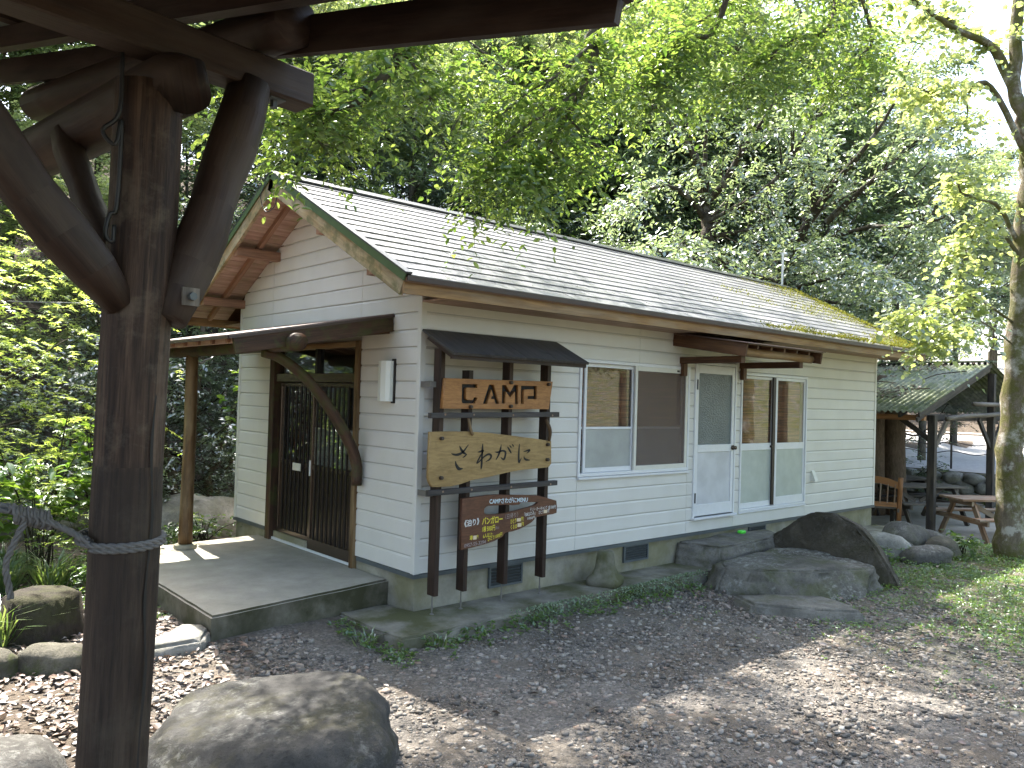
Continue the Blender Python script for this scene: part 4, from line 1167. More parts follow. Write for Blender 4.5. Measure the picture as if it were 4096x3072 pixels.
sawa = cut_board('name_sign', [(-0.047, 1.688), (0.15, 1.692), (0.358, 1.690), (0.58, 1.678), (0.805, 1.655), (1.1, 1.625), (1.365, 1.592), (1.374, 1.38), (1.345, 1.352), (1.311, 1.346), (1.116, 1.338), (0.98, 1.334), (0.847, 1.321), (0.62, 1.290), (0.401, 1.266), (0.28, 1.238), (0.179, 1.225), (0.08, 1.226), (-0.011, 1.23), (-0.035, 1.26), (-0.051, 1.307)], [], BY, BT, M['sign_tan'])
tag(sawa, 'pale brown live-edge board with black brushed hiragana, middle of the rack', 'sign')
pegs(sawa, [(0.061, 1.634), (0.068, 1.302), (1.31, 1.562), (1.311, 1.419)], BY)
def stroke(parent, pts, y, name='brush_stroke', mat='ink'):
    """tapered brush stroke: pts (x,z,halfwidth)"""
    P = smooth_path(pts, 6)
    left, right = [], []
    for i, p_ in enumerate(P):
        q = P[min(i + 1, len(P) - 1)]; o_ = P[max(i - 1, 0)]
        t_ = np.array([q[0] - o_[0], q[1] - o_[1]]); t_ /= max(1e-9, np.hypot(*t_))
        n_ = np.array([-t_[1], t_[0]]); w = max(p_[2], 0.0012)
        left.append((p_[0] + n_[0] * w, p_[1] + n_[1] * w)); right.append((p_[0] - n_[0] * w, p_[1] - n_[1] * w))
    mb = MB(); n = len(P)
    for (a, b) in left + right: mb.v.append((a, y, b))
    for i in range(n - 1): mb.f.append((i, i + 1, n + i + 1, n + i))
    return mb
def brush(parent, name, strokes, y, mat='ink'):
    mb = MB()
    for s_ in strokes:
        q = stroke(None, s_, y); b = len(mb.v)
        mb.v += q.v; mb.f += [tuple(b + i for i in f) for f in q.f]
    o = obj(name, mb, M[mat], parent)
    m = o.modifiers.new('s', 'SOLIDIFY'); m.thickness = 0.002; m.offset = 0
    return o
W_ = 0.011
# the four hiragana, stroke by stroke
brush(sawa, 'character', [
    [(0.175, 1.506, .002), (0.20, 1.497, .008), (0.245, 1.494, W_), (0.30, 1.515, .009), (0.359, 1.577, .003)],
    [(0.262, 1.570, .002), (0.275, 1.545, .009), (0.305, 1.512, W_), (0.343, 1.492, .004)],
    [(0.343, 1.492, .003), (0.322, 1.478, .006), (0.30, 1.466, .002)],
    [(0.222, 1.440, .002), (0.232, 1.405, W_), (0.262, 1.372, .014), (0.305, 1.372, .003)]], BY - 0.003)
brush(sawa, 'character', [
    [(0.521, 1.585, .002), (0.518, 1.54, .009), (0.515, 1.46, .009), (0.513, 1.39, .010), (0.508, 1.358, .003)],
    [(0.464, 1.510, .002), (0.495, 1.514, .008), (0.530, 1.524, .006), (0.500, 1.480, .007), (0.466, 1.428, .007), (0.463, 1.412, .004), (0.50, 1.438, .006), (0.55, 1.474, .007), (0.595, 1.489, .009), (0.622, 1.470, .010), (0.60, 1.440, .007), (0.560, 1.424, .002)]], BY - 0.003)
brush(sawa, 'character', [
    [(0.662, 1.508, .002), (0.70, 1.504, .008), (0.752, 1.516, .008), (0.788, 1.503, .010), (0.786, 1.465, .010), (0.768, 1.438, .009), (0.735, 1.456, .002)],
    [(0.736, 1.573, .002), (0.728, 1.53, .009), (0.708, 1.48, .009), (0.677, 1.436, .003)],
    [(0.808, 1.552, .002), (0.828, 1.532, .008), (0.853, 1.500, .008), (0.852, 1.492, .003)],
    [(0.836, 1.566, .002), (0.848, 1.552, .006), (0.860, 1.540, .003)],
    [(0.866, 1.574, .002), (0.878, 1.562, .006), (0.889, 1.550, .003)]], BY - 0.003)
brush(sawa, 'character', [
    [(0.957, 1.574, .003), (0.953, 1.52, .008), (0.952, 1.45, .010), (0.958, 1.408, .010), (0.970, 1.42, .006), (0.986, 1.445, .002)],
    [(1.010, 1.502, .002), (1.040, 1.507, .006), (1.086, 1.515, .009), (1.075, 1.500, .006), (1.050, 1.486, .002)],
    [(1.018, 1.462, .002), (1.024, 1.440, .007), (1.050, 1.426, .010), (1.092, 1.421, .004)]], BY - 0.003)
for pts in ([(0.352, -0.245, 1.81, .010), (0.350, -0.262, 1.765, .013), (0.362, -0.268, 1.71, .013), (0.388, -0.266, 1.662, .012)],
            [(1.292, -0.245, 1.80, .012), (1.31, -0.262, 1.74, .018), (1.33, -0.266, 1.68, .016), (1.322, -0.262, 1.595, .013)]):
    P = smooth_path(pts, 3)
    obj('twig_hook', MB().tube([p_[:3] for p_ in P], [p_[3] for p_ in P], 8, .1), M['pole_wood'], sawa, True)
menu = cut_board('menu_board', [(0.314, 1.109), (0.46, 1.117), (0.612, 1.123), (0.72, 1.122), (0.826, 1.112), (1.03, 1.098), (1.219, 1.083), (1.34, 1.052), (1.458, 1.02), (1.468, 0.96), (1.465, 0.905), (1.417, 0.897), (1.30, 0.893), (1.196, 0.885), (1.165, 0.858), (1.136, 0.84), (1.06, 0.812), (0.986, 0.791), (0.90, 0.778), (0.839, 0.777), (0.815, 0.775), (0.783, 0.739), (0.69, 0.712), (0.587, 0.694), (0.45, 0.680), (0.315, 0.671)],
    [[(0.563, 1.009), (0.585, 1.026), (0.615, 1.032), (0.70, 1.029), (0.80, 1.028), (0.90, 1.016), (0.977, 1.018), (1.0, 1.033), (1.03, 1.037), (1.13, 1.030), (1.225, 1.022), (1.205, 1.006), (1.176, 0.993), (1.10, 0.980), (1.024, 0.971), (0.90, 0.955), (0.789, 0.946), (0.67, 0.945), (0.57, 0.955), (0.558, 0.985)]], BY, BT, M['sign_red'])
tag(menu, 'reddish brown live-edge menu board with white and yellow lettering, lowest on the rack', 'sign')
M['paint_white'] = plain('paint_white', (0.68, 0.70, 0.68), 0.6, var=0.2, scale=90)
M['paint_grey'] = plain('paint_grey', (0.30, 0.25, 0.24), 0.6, var=0.3, scale=90)
M['paint_yellow'] = plain('paint_yellow', (0.70, 0.60, 0.05), 0.6, var=0.2, scale=90)
M['paint_blue'] = plain('paint_blue', (0.60, 0.72, 0.76), 0.6, var=0.2, scale=90)
M['tape'] = plain('tape', (0.62, 0.50, 0.34), 0.6)
def text(parent, s, x0, x1, z, h, mat, y, slope=0.0, off=0.0):
    cu = bpy.data.curves.new('lettering', 'FONT'); cu.body = s; cu.size = 1.0; cu.resolution_u = 2
    cu.offset = off
    tmp = bpy.data.objects.new('lettering', cu); COL.objects.link(tmp)
    dg = bpy.context.evaluated_depsgraph_get(); dg.update()
    me = bpy.data.meshes.new_from_object(tmp.evaluated_get(dg))
    bpy.data.objects.remove(tmp); bpy.data.curves.remove(cu)
    n = len(me.vertices); co = np.zeros(n * 3, np.float32); me.vertices.foreach_get('co', co); co = co.reshape(-1, 3)
    mn, mx = co.min(0), co.max(0)
    u = (co[:, 0] - mn[0]) / max(1e-6, mx[0] - mn[0]); w = (co[:, 1] - mn[1]) / max(1e-6, mx[1] - mn[1])
    out_ = np.stack([x0 + u * (x1 - x0), np.full(n, y), z + w * h + u * slope], -1)
    me.vertices.foreach_set('co', out_.astype(np.float32).ravel()); me.update()
    me.materials.clear(); me.materials.append(M[mat])
    return obj('lettering', me, None, parent)
TY = BY - 0.0032
text(menu, 'CAMPさわがにMENU', 0.617, 1.081, 1.046, 0.050, 'paint_blue', TY, -0.012, 0.012)
text(menu, 'テント・オートキャンプ', 1.116, 1.335, 0.940, 0.040, 'paint_white', TY, 0.004)
text(menu, '@1000円', 1.350, 1.450, 0.944, 0.040, 'paint_white', TY, -0.004)
text(menu, '《泊り》', 0.340, 0.506, 0.862, 0.062, 'paint_white', TY, 0.010, 0.02)
text(menu, 'バンガロー', 0.540, 0.779, 0.866, 0.066, 'paint_yellow', TY, 0.004, 0.02)
text(menu, '〈日帰り〉', 0.806, 0.966, 0.893, 0.046, 'paint_grey', TY, 0.012)
text(menu, 'ひとり', 0.875, 0.945, 0.846, 0.044, 'paint_yellow', TY, 0.006, 0.012)
text(menu, '円', 1.005, 1.032, 0.860, 0.040, 'paint_yellow', TY, 0.0, 0.012)
text(menu, 'くるま', 0.878, 0.955, 0.796, 0.040, 'paint_yellow', TY, 0.006, 0.012)
text(menu, '円', 1.012, 1.038, 0.815, 0.036, 'paint_yellow', TY, 0.0, 0.012)
text(menu, '「BBQのみ」', 1.045, 1.182, 0.896, 0.042, 'paint_white', TY, 0.010)
text(menu, '1000円', 1.085, 1.180, 0.866, 0.028, 'paint_white', TY, 0.004)
text(menu, 'ひとり', 1.226, 1.288, 0.908, 0.036, 'paint_white', TY, 0.002)
text(menu, '円', 1.338, 1.362, 0.912, 0.034, 'paint_white', TY, 0.0)
text(menu, '1棟 5000円', 0.545, 0.690, 0.800, 0.054, 'paint_yellow', TY, 0.006, 0.012)
text(menu, '(税込)', 0.694, 0.740, 0.808, 0.034, 'paint_grey', TY, 0.002)
text(menu, '6人以上:', 0.554, 0.668, 0.745, 0.040, 'paint_yellow', TY, 0.010, 0.012)
text(menu, 'ひとり1000円', 0.610, 0.778, 0.712, 0.036, 'paint_yellow', TY, 0.036, 0.012)
text(menu, '車', 0.404, 0.440, 0.744, 0.042, 'paint_yellow', TY, 0.0, 0.012)
text(menu, '円', 0.482, 0.500, 0.752, 0.030, 'paint_yellow', TY, 0.0, 0.012)
text(menu, '0957-55-3294', 0.346, 0.588, 0.684, 0.034, 'paint_grey', TY, 0.014, 0.012)
for (x0, x1, z0, z1) in ((0.952, 1.0, 0.862, 0.892), (0.962, 1.008, 0.812, 0.846), (1.292, 1.334, 0.914, 0.944), (0.443, 0.480, 0.746, 0.780)):
    obj('tape', MB().box(x0, x1, BY - 0.0042, BY - 0.0026, z0, z1), M['tape'], menu)
# ================================================================== the open pavilion the picture is taken from
pav = empty('pavilion', (-3.2, -3.03, -0.2), 'dark log pavilion framing the view, post and roof timbers at the left', 'pavilion')
TH = R_(7.5)
b2, a2 = Vector((math.cos(TH), math.sin(TH), 0)), Vector((-math.sin(TH), math.cos(TH), 0))
PC = Vector((-3.2, -3.03, 0))
post = MB().tube(smooth_path([(-3.215, -2.995, -0.25), (-3.21, -3.0, 0.6), (-3.20, -3.02, 1.3), (-3.197, -3.03, 1.9), (-3.19, -3.05, 2.5), (-3.188, -3.06, 2.92)], 4),
                 [0.104] * 5 + [0.101] * 6 + [0.098] * 10, 28, 0.02)
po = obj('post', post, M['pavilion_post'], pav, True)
tag(po, 'tall cracked log post standing at the left of the view')
# long drying crack down the face of the post
ck = MB()
cp = [(-3.128, -3.100, 2.9), (-3.128, -3.100, 2.35), (-3.133, -3.112, 2.0), (-3.136, -3.098, 1.7), (-3.140, -3.104, 1.4), (-3.150, -3.098, 1.1), (-3.155, -3.092, 0.7), (-3.160, -3.09, 0.3)]
cp = smooth_path(cp, 6)
for i, p_ in enumerate(cp):
    ax = Vector((p_[0] + 3.2, p_[1] + 3.03, 0)).normalized(); 
    cen = Vector((-3.2 - .012 * max(0, (1.6 - p_[2]) / 1.6), -3.03 + .03 * max(0, (1.6 - p_[2]) / 1.6), p_[2]))
    rr_ = 0.104 if p_[2] < 1.2 else 0.100
    d_ = Vector((0.42, -0.90, 0)).normalized(); s_ = Vector((0.90, 0.42, 0))
    w_ = 0.0042 + 0.0016 * math.sin(i * 1.3)
    c_ = cen + d_ * (rr_ * 1.02) + s_ * (0.006 * math.sin(i * .7))
    ck.v += [c_ - s_ * w_, c_ + s_ * w_]
    if i: ck.f.append((2 * i - 2, 2 * i - 1, 2 * i + 1, 2 * i))
obj('crack', ck, M['ink'], pav)
lgp = [PC + a2 * s for s in (-0.09, 0.0, 1.0, 2.0, 3.0)]
lgp = [(p_.x + 0.07 - 0.005 * i, p_.y, 2.928 + 0.006 * (i % 2)) for i, p_ in enumerate(lgp)]
obj('log_beam', MB().tube(smooth_path(lgp, 4), 0.098, 20, 0.03, seed=3), M['pavilion'], pav, True)
bz = 3.09
obj('log_purlin', MB().tube(smooth_path([(-2.76, -3.16, 3.24), (-2.82, -2.7, 3.28), (-2.95, -1.9, 3.36), (-3.1, -0.9, 3.45)], 4), 0.085, 14, .05, seed=8), M['pavilion'], pav, True)
obj('tie_beam', MB().beam(PC - b2 * 3.0 + Vector((0, 0, bz)), PC + b2 * 0.585 + Vector((0, 0, bz)), 0.115, 0.122, bev=0.006), M['pavilion'], pav)
def brace(p0, p1, r, seed, name='brace', bow=0.03):
    p0, p1 = Vector(p0), Vector(p1); up = Vector((0, 0, 1))
    pts = []
    for k in range(9):
        t_ = k / 8
        q = p0.lerp(p1, t_) + up * (-bow * math.sin(math.pi * t_)) + a2 * (0.008 * math.sin(seed + k * 1.9))
        pts.append(q)
    rad = [r * (0.62 if k == 0 else 0.9 if k == 1 else 1.0 + 0.06 * math.sin(seed * 2 + k * 1.7)) for k in range(9)]
    return obj(name, MB().tube(pts, rad, 18, 0.06, seed=seed), M['pavilion'], pav, True)
brace(PC + b2 * 0.075 - a2 * 0.085 + Vector((0, 0, 2.20)), PC + b2 * 0.36 - a2 * 0.02 + Vector((0, 0, 3.04)), 0.074, 5)
brace(PC - b2 * 0.06 - a2 * 0.05 + Vector((0, 0, 2.24)), PC - b2 * 0.72 - a2 * 0.03 + Vector((0, 0, 3.05)), 0.075, 9, bow=0.02)
brace(PC + a2 * 0.09 - b2 * 0.02 + Vector((0, 0, 2.38)), PC + a2 * 0.62 - b2 * 0.0 + Vector((0, 0, 2.90)), 0.05, 14)
bp_ = PC + b2 * 0.10 - a2 * 0.158 + Vector((0, 0, 2.275))
bolt = MB().frame_box(bp_, b2, Vector((0, 0, 1)), -a2, 0.055, 0.055, 0.006)
obj('bolt_plate', bolt, M['grey_wood'], pav)
obj('bolt', MB().tube([bp_, bp_ - a2 * 0.02], 0.013, 6), M['flashing'], pav)
nb = PC + b2 * 0.46 + Vector((0, 0, bz - 0.061))
obj('bolt', MB().tube([nb, nb - Vector((0, 0, 0.03))], 0.014, 6), M['flashing'], pav)
obj('bolt_plate', MB().frame_box(nb - Vector((0, 0, 0.003)), b2, a2, Vector((0, 0, 1)), 0.06, 0.06, 0.005), M['flashing'], pav)
# sloping rafters, purlins and corrugated roof
ad = Vector((-0.21, 0.978, 0.17)).normalized()
E0 = Vector((-2.44, -4.32, 2.955))
def on_roof(s, w, h): return E0 + ad * s + b2 * w + Vector((0, 0, h))
obj('barge_board', MB().beam(on_roof(0, 0, 0.06), on_roof(4.6, 0, 0.06), 0.028, 0.13), M['pavilion'], pav)
for w in (-0.24, -0.85, -1.45, -2.05, -2.65, -3.3, -3.9):
    obj('rafter', MB().beam(on_roof(0.02, w, 0.10), on_roof(4.6, w, 0.10), 0.05, 0.095), M['pavilion'], pav)
for s in (0.05, 0.78, 1.5, 2.2, 2.95, 3.7, 4.5):
    obj('purlin', MB().beam(on_roof(s, -4.3, 0.172), on_roof(s, -0.02, 0.172), 0.05, 0.045), M['pavilion'], pav)
obj('eave_board', MB().beam(on_roof(-0.02, -4.3, 0.12), on_roof(-0.02, 0.012, 0.12), 0.02, 0.14), M['pavilion'], pav)
M['sheet'] = plain('sheet', (0.16, 0.155, 0.15), 0.45, 0.4, 0.5, 0.3, 4)
def corrugated(parent, origin, du, dv, lu, lv, pitch, amp, mat, name='roof_sheet', sheetw=0.65):
    """du across the waves, dv along them"""
    n = int(math.ceil(lu / sheetw))
    nrm = du.cross(dv).normalized()
    if nrm.z < 0: nrm = -nrm
    for k in range(n):
        u0, u1 = k * sheetw, min(lu, (k + 1) * sheetw + pitch * .5)
        m = max(4, int((u1 - u0) / pitch * 8))
        mb = MB()
        for i in range(m + 1):
            u = u0 + (u1 - u0) * i / m
            h = amp * math.sin(2 * math.pi * u / pitch) + 0.002 * (k % 2)
            for v_ in (0.0, lv):
                mb.v.append(origin + du * u + dv * v_ + nrm * h)
        for i in range(m): mb.f.append((2 * i, 2 * i + 2, 2 * i + 3, 2 * i + 1))
        o = obj(name, mb, M[mat], parent, True)
        md = o.modifiers.new('t', 'SOLIDIFY'); md.thickness = 0.003
corrugated(pav, on_roof(-0.06, -4.3, 0.206), b2, ad, 4.35, 4.75, 0.076, 0.009, 'sheet')
# rope round the post with a loose end
M['rope'] = plain('rope', (0.13, 0.125, 0.12), 0.85, var=0.5, scale=60, bump=0.5, bscale=200)
def rope_obj(paths, name, label, rad=0.0085, tw=26.0):
    mb = MB()
    for pts in paths:
        P = [Vector(p_) for p_ in smooth_path(pts, 10)]
        for st in range(3):
            out_ = []; L = 0
            for i, p_ in enumerate(P):
                if i: L += (p_ - P[i - 1]).length
                tg = (P[min(i + 1, len(P) - 1)] - P[max(i - 1, 0)]).normalized()
                n1 = tg.cross(Vector((0, 0, 1))); n1 = n1.normalized() if n1.length > .05 else Vector((1, 0, 0)); n2 = tg.cross(n1)
                a_ = L * tw * 3 + st * 2.094
                out_.append(p_ + n1 * math.cos(a_) * rad * .58 + n2 * math.sin(a_) * rad * .58)
            mb.tube(out_, rad * .62, 6, cap=False)
    return tag(obj(name, mb, M['rope'], None, True), label, 'rope')
ring = []
for k in range(30):
    a_ = -2.6 + k * 2 * math.pi / 14.5
    ring.append((-3.206 + 0.119 * math.cos(a_), -3.012 + 0.119 * math.sin(a_), 1.512 + 0.026 * k / 29 + 0.006 * math.sin(a_)))
kn = Vector((-3.44, -2.95, 1.60))
coil = []
for k in range(40):
    a_ = k * 0.95; coil.append((kn.x + 0.10 * (k / 39 - .5), kn.y + 0.020 * math.cos(a_), kn.z + 0.022 * math.sin(a_) - 0.03 * (k / 39 - .5)))
rope_obj([ring, [(-3.31, -3.06, 1.53), (-3.36, -3.0, 1.565), (kn.x, kn.y, kn.z), (-3.62, -2.86, 1.635), (-4.4, -2.5, 1.70), (-5.3, -2.1, 1.80)],
          [(-3.31, -3.05, 1.535), (-3.38, -2.98, 1.575), (kn.x, kn.y + .01, kn.z + .012), (-3.62, -2.85, 1.65), (-4.4, -2.48, 1.715), (-5.3, -2.08, 1.82)],
          coil, [(kn.x - 0.02, kn.y - .02, kn.z - .01), (-3.475, -2.96, 1.55), (-3.50, -2.95, 1.47), (-3.49, -2.95, 1.40), (-3.485, -2.95, 1.365)]],
         'rope', 'grey twisted rope knotted round the log post')
M['cable_black'] = plain('cable_black', (0.012, 0.012, 0.012), 0.5)
tag(obj('extension_cord', MB().tube([Vector(p_) for p_ in smooth_path([(-3.285, -3.12, 2.98), (-3.29, -3.13, 2.80), (-3.33, -3.12, 2.74), (-3.30, -3.14, 2.70), (-3.285, -3.13, 2.78), (-3.28, -3.12, 2.66), (-3.283, -3.11, 2.52), (-3.30, -3.11, 2.50), (-3.31, -3.11, 2.44), (-3.29, -3.11, 2.42), (-3.288, -3.11, 2.47)], 5)], 0.0065, 6), M['cable_black'], None, True),
    'black electric cord looped down the log post', 'cord')
# ================================================================== open shelter beyond the cabin, tables, road
SF = -0.28
shelter = empty('shelter', (13, 2.5, SF), 'open sided timber shelter with mossy corrugated roof beyond the cabin', 'shelter')
t = NT('mossy_sheet')
v = t.mapped('P', rnd=False)
c = t.ramp(t.noise(v, 5, 8, 0.7), [(0.3, (0.07, 0.085, 0.06)), (0.5, (0.16, 0.18, 0.12)), (0.7, (0.30, 0.32, 0.24))])
c = t.mix(t.ramp(t.noise(v, 2.0, 8, 0.72), [(0.48, 0.0), (0.6, 0.8)]), c, (0.10, 0.13, 0.035))
t.bsdf(c, 0.7, t.bump(t.noise(v, 40, 5), 0.3, 0.006), 0, 0.3)
M['mossy_sheet'] = t.m
EX, RXs, y0s, y1s = 10.95, 14.6, 0.10, 5.6
ez, rz = 1.95, 3.02
up = Vector((RXs - EX, 0, rz - ez)); LU = up.length; up.normalize()
corrugated(shelter, Vector((EX, y0s, ez)), Vector((0, 1, 0)), up, y1s - y0s, LU, 0.11, 0.022, 'mossy_sheet', sheetw=0.92)
dn = Vector((up.x, 0, -up.z))
corrugated(shelter, Vector((RXs, y0s, rz)), Vector((0, 1, 0)), dn, y1s - y0s, LU, 0.11, 0.022, 'mossy_sheet', sheetw=0.92)
obj('ridge_cap', MB().beam((RXs, y0s - .05, rz + .03), (RXs, y1s, rz + .03), 0.3, 0.03), M['mossy_sheet'], shelter)
for k, dz in enumerate((-0.045, -0.135)):
    obj('barge_board', MB().beam((EX - .04, y0s + 0.02 + .035 * k, ez + dz), (RXs, y0s + 0.02 + .035 * k, rz + dz), 0.03, 0.085), M['shelter_wood'], shelter)
obj('eave_beam', MB().box(EX + .25, EX + .35, y0s + .04, y1s, 1.80, 1.90), M['orange_wood'], shelter)
obj('cross_beam', MB().box(EX + .35, 18.0, y0s + .12, y0s + .22, 1.80, 1.92), M['shelter_wood'], shelter)
posts = [(11.62, 0.15), (14.75, 0.15), (17.6, 0.15), (11.62, 3.2), (14.75, 3.2), (17.6, 3.2), (17.6, 5.4), (11.62, 5.4)]
for (x, y) in posts:
    obj('post', MB().box(x - .065, x + .065, y - .065, y + .065, SF - .05, 1.90 if abs(x - 14.75) > .1 else 2.8, 0.006), M['shelter_wood'], shelter)
for (x, y, s) in ((11.62, .15, 1), (14.75, .15, -1), (14.75, 0.15, 1), (11.62, 3.2, 1), (17.6, 3.2, -1)):
    obj('brace', MB().beam((x + s * .05, y, 1.25), (x + s * .75, y, 1.85), 0.05, 0.10), M['grey_wood'] if s > 0 else M['shelter_wood'], shelter)
obj('brace', MB().beam((11.62, .2, 1.45), (11.62, .75, 1.85), 0.05, 0.09), M['shelter_wood'], shelter)
obj('brace', MB().beam((11.62, 3.15, 1.35), (11.62, 2.6, 1.85), 0.05, 0.09), M['orange_wood'], shelter)
obj('log_rail', MB().tube(smooth_path([(11.95, 0.02, 1.84), (13.0, 0.03, 1.90), (14.2, 0.02, 1.93), (15.2, 0.0, 1.98)], 4), 0.045, 10, .06), M['grey_wood'], shelter, True)
obj('log_rail', MB().tube(smooth_path([(13.3, 0.01, 2.14), (15.0, 0.02, 2.15), (16.5, 0.02, 2.16)], 4), 0.045, 10, .06), M['grey_wood'], shelter, True)
for k in range(5):
    y = 0.5 + k * 1.2
    obj('rafter', MB().beam((EX + .05, y, ez - .06), (RXs, y, rz - .06), 0.045, 0.09), M['shelter_wood'], shelter)
tag(obj('shelter_floor', MB().box(10.6, 17.9, -1.2, 5.7, SF - .12, SF), M['porch']), 'concrete floor of the shelter', kind='structure')
# debris on the shelter roof is scattered with the foliage

def picnic(loc, rot, label, mt='table_wood', sz=(1.7, 0.72)):
    e = empty('picnic_table', loc, label, 'table', 'picnic tables under the shelter')
    c_, s_ = math.cos(rot), math.sin(rot)
    ux, uy, o_ = Vector((c_, s_, 0)), Vector((-s_, c_, 0)), Vector(loc)
    P = lambda a, b, z: o_ + ux * a + uy * b + Vector((0, 0, z))
    L = sz[0] / 2
    for k in range(5):
        b = -sz[1] / 2 + (k + .5) * sz[1] / 5
        obj('top_plank', MB().beam(P(-L, b, .72), P(L, b, .72), sz[1] / 5 - .006, .035, bev=.003), M[mt], e)
    for sd_ in (-1, 1):
        for k in range(2):
            b = sd_ * (.62 + k * .13)
            obj('seat_plank', MB().beam(P(-L, b, .43), P(L, b, .43), .125, .035, bev=.003), M[mt], e)
        for end in (-1, 1):
            obj('leg', MB().beam(P(end * L * .72, sd_ * .68, 0.0), P(end * L * .72, sd_ * .24, .70), .04, .10), M[mt], e)
            obj('stay', MB().beam(P(0.05 * end, 0, .40), P(end * L * .70, 0, .69), .035, .08), M[mt], e) if sd_ > 0 else None
    for end in (-1, 1):
        obj('seat_bearer', MB().beam(P(end * L * .72 + .043 * end, -.75, .365), P(end * L * .72 + .043 * end, .75, .365), .04, .09), M[mt], e)
        obj('top_bearer', MB().beam(P(end * L * .72 + .043 * end, -.33, .655), P(end * L * .72 + .043 * end, .33, .655), .04, .08), M[mt], e)
    return e
picnic((12.05, -0.80, SF), math.atan2(-.62, .78), 'sunlit reddish picnic table at the front of the shelter behind the mossy trunk')
picnic((13.2, 1.0, SF), math.atan2(-.55, .83), 'dark picnic table behind the shelter post', 'grey_wood')
picnic((14.2, 2.1, SF), math.atan2(-.35, .93), 'dark picnic table furthest back under the shelter roof', 'shelter_wood', (2.4, .8))
# slatted seat with a tall back beside the cabin corner
bn = empty('garden_bench', (11.3, 0.9, SF), 'orange garden bench with a slatted back by the cabin corner', 'bench')
B0, B1 = Vector((11.05, 1.62, SF)), Vector((11.62, 0.72, SF))
bx_ = (B1 - B0).normalized(); by_ = Vector((-bx_.y, bx_.x, 0)); by_ = by_ if by_.x > 0 else -by_
lean = -by_ * 0.22
W_b = (B1 - B0).length
Q = lambda a, b, z: B0 + bx_ * a + by_ * b + Vector((0, 0, z)) + lean * max(0, z - .4)
for a_ in (0, W_b):
    obj('back_post', MB().tube([Q(a_, 0, .05), Q(a_, 0, .4), Q(a_, 0, .70), Q(a_, 0, .98)], .045, 10), M['orange_wood'], bn, True)
tr = smooth_path([(0, .90), (.25, .97), (W_b / 2, 1.0), (W_b - .25, .97), (W_b, .88)], 5)
mb = MB()
for i, p_ in enumerate(tr):
    for hgt in (p_[1], p_[1] - .13):
        for th_ in (-.018, .018): mb.v.append(Q(p_[0], th_, hgt))
    if i:
        k0, k1 = 4 * (i - 1), 4 * i
        mb.f += [(k0, k0 + 1, k1 + 1, k1), (k0 + 2, k1 + 2, k1 + 3, k0 + 3), (k0, k1, k1 + 2, k0 + 2), (k0 + 1, k0 + 3, k1 + 3, k1 + 1)]
obj('top_rail', mb, M['orange_wood'], bn)
obj('lower_rail', MB().beam(Q(0, 0, .46), Q(W_b, 0, .46), .035, .09), M['orange_wood'], bn)
for k in range(8):
    a_ = (k + .7) * W_b / 8.4
    obj('back_slat', MB().beam(Q(a_, 0, .49), Q(a_, 0, .86), .02, .05, up=by_), M['table_wood'], bn)
for k in range(4):
    obj('seat_slat', MB().beam(Q(-.02, .06 + k * .12, .39), Q(W_b + .02, .06 + k * .12, .39), .10, .025), M['grey_wood'], bn)
for a_ in (0.02, W_b - .02):
    obj('seat_rail', MB().beam(Q(a_, -.05, .355), Q(a_, .62, .355), .04, .07), M['grey_wood'], bn)
    for b_ in (.02, .55): obj('leg', MB().beam(Q(a_, b_, 0.0), Q(a_, b_, .32), .05, .07), M['shelter_wood'], bn)
    obj('arm_stay', MB().beam(Q(a_, .06, .1), Q(a_, .4, .33), .03, .05), M['grey_wood'], bn)
tag(obj('ladder', MB().beam((14.3, 2.3, 0.0), (14.0, 2.6, 1.35), .04, .06).beam((14.6, 2.1, 0.0), (14.3, 2.4, 1.35), .04, .06).beam((14.2, 2.5, .9), (14.45, 2.3, .9), .03, .04).beam((14.15, 2.55, 1.2), (14.4, 2.35, 1.2), .03, .04).beam((14.25, 2.42, .6), (14.5, 2.22, .6), .03, .04), M['grey_wood']), 'short wooden ladder leaning inside the shelter behind the post', 'ladder')
# low rail and the field stone wall at the back
lr = empty('low_rail', (18.0, 2, 0.0), 'black low beam fence at the back of the shelter', 'fence')
obj('rail', MB().beam((18.05, -2.0, 0.33), (18.05, 8.0, 0.33), .09, .16), M['shelter_wood'], lr)
for y in (-1.9, 1.2, 4.0, 6.5): obj('post', MB().box(18.1, 18.2, y - .05, y + .05, -.3, .40), M['shelter_wood'], lr)
sw = empty('stone_wall', (17.8, 3, -.25), 'low field stone wall behind the shelter tables', 'wall')
shared = [rock_mesh('stone', (.24, .26, .16), 70 + k, p=2.6, rough=.14, sub=3) for k in range(5)]
for m_ in shared: m_.materials.append(M['rock_pale'])
for row in range(3):
    for k in range(16):
        o = obj('stone', shared[(k * 3 + row) % 5], None, None)
        o.location = (17.75 + .08 * row + random.uniform(-.03, .03), -2.2 + k * .52 + .26 * (row % 2) + random.uniform(-.05, .05), -.16 + row * .22)
        o.rotation_euler = (random.uniform(-.3, .3), random.uniform(-.3, .3), random.uniform(0, 6))
        o.parent = sw; o.matrix_parent_inverse = Matrix.Translation(-Vector(sw.location))
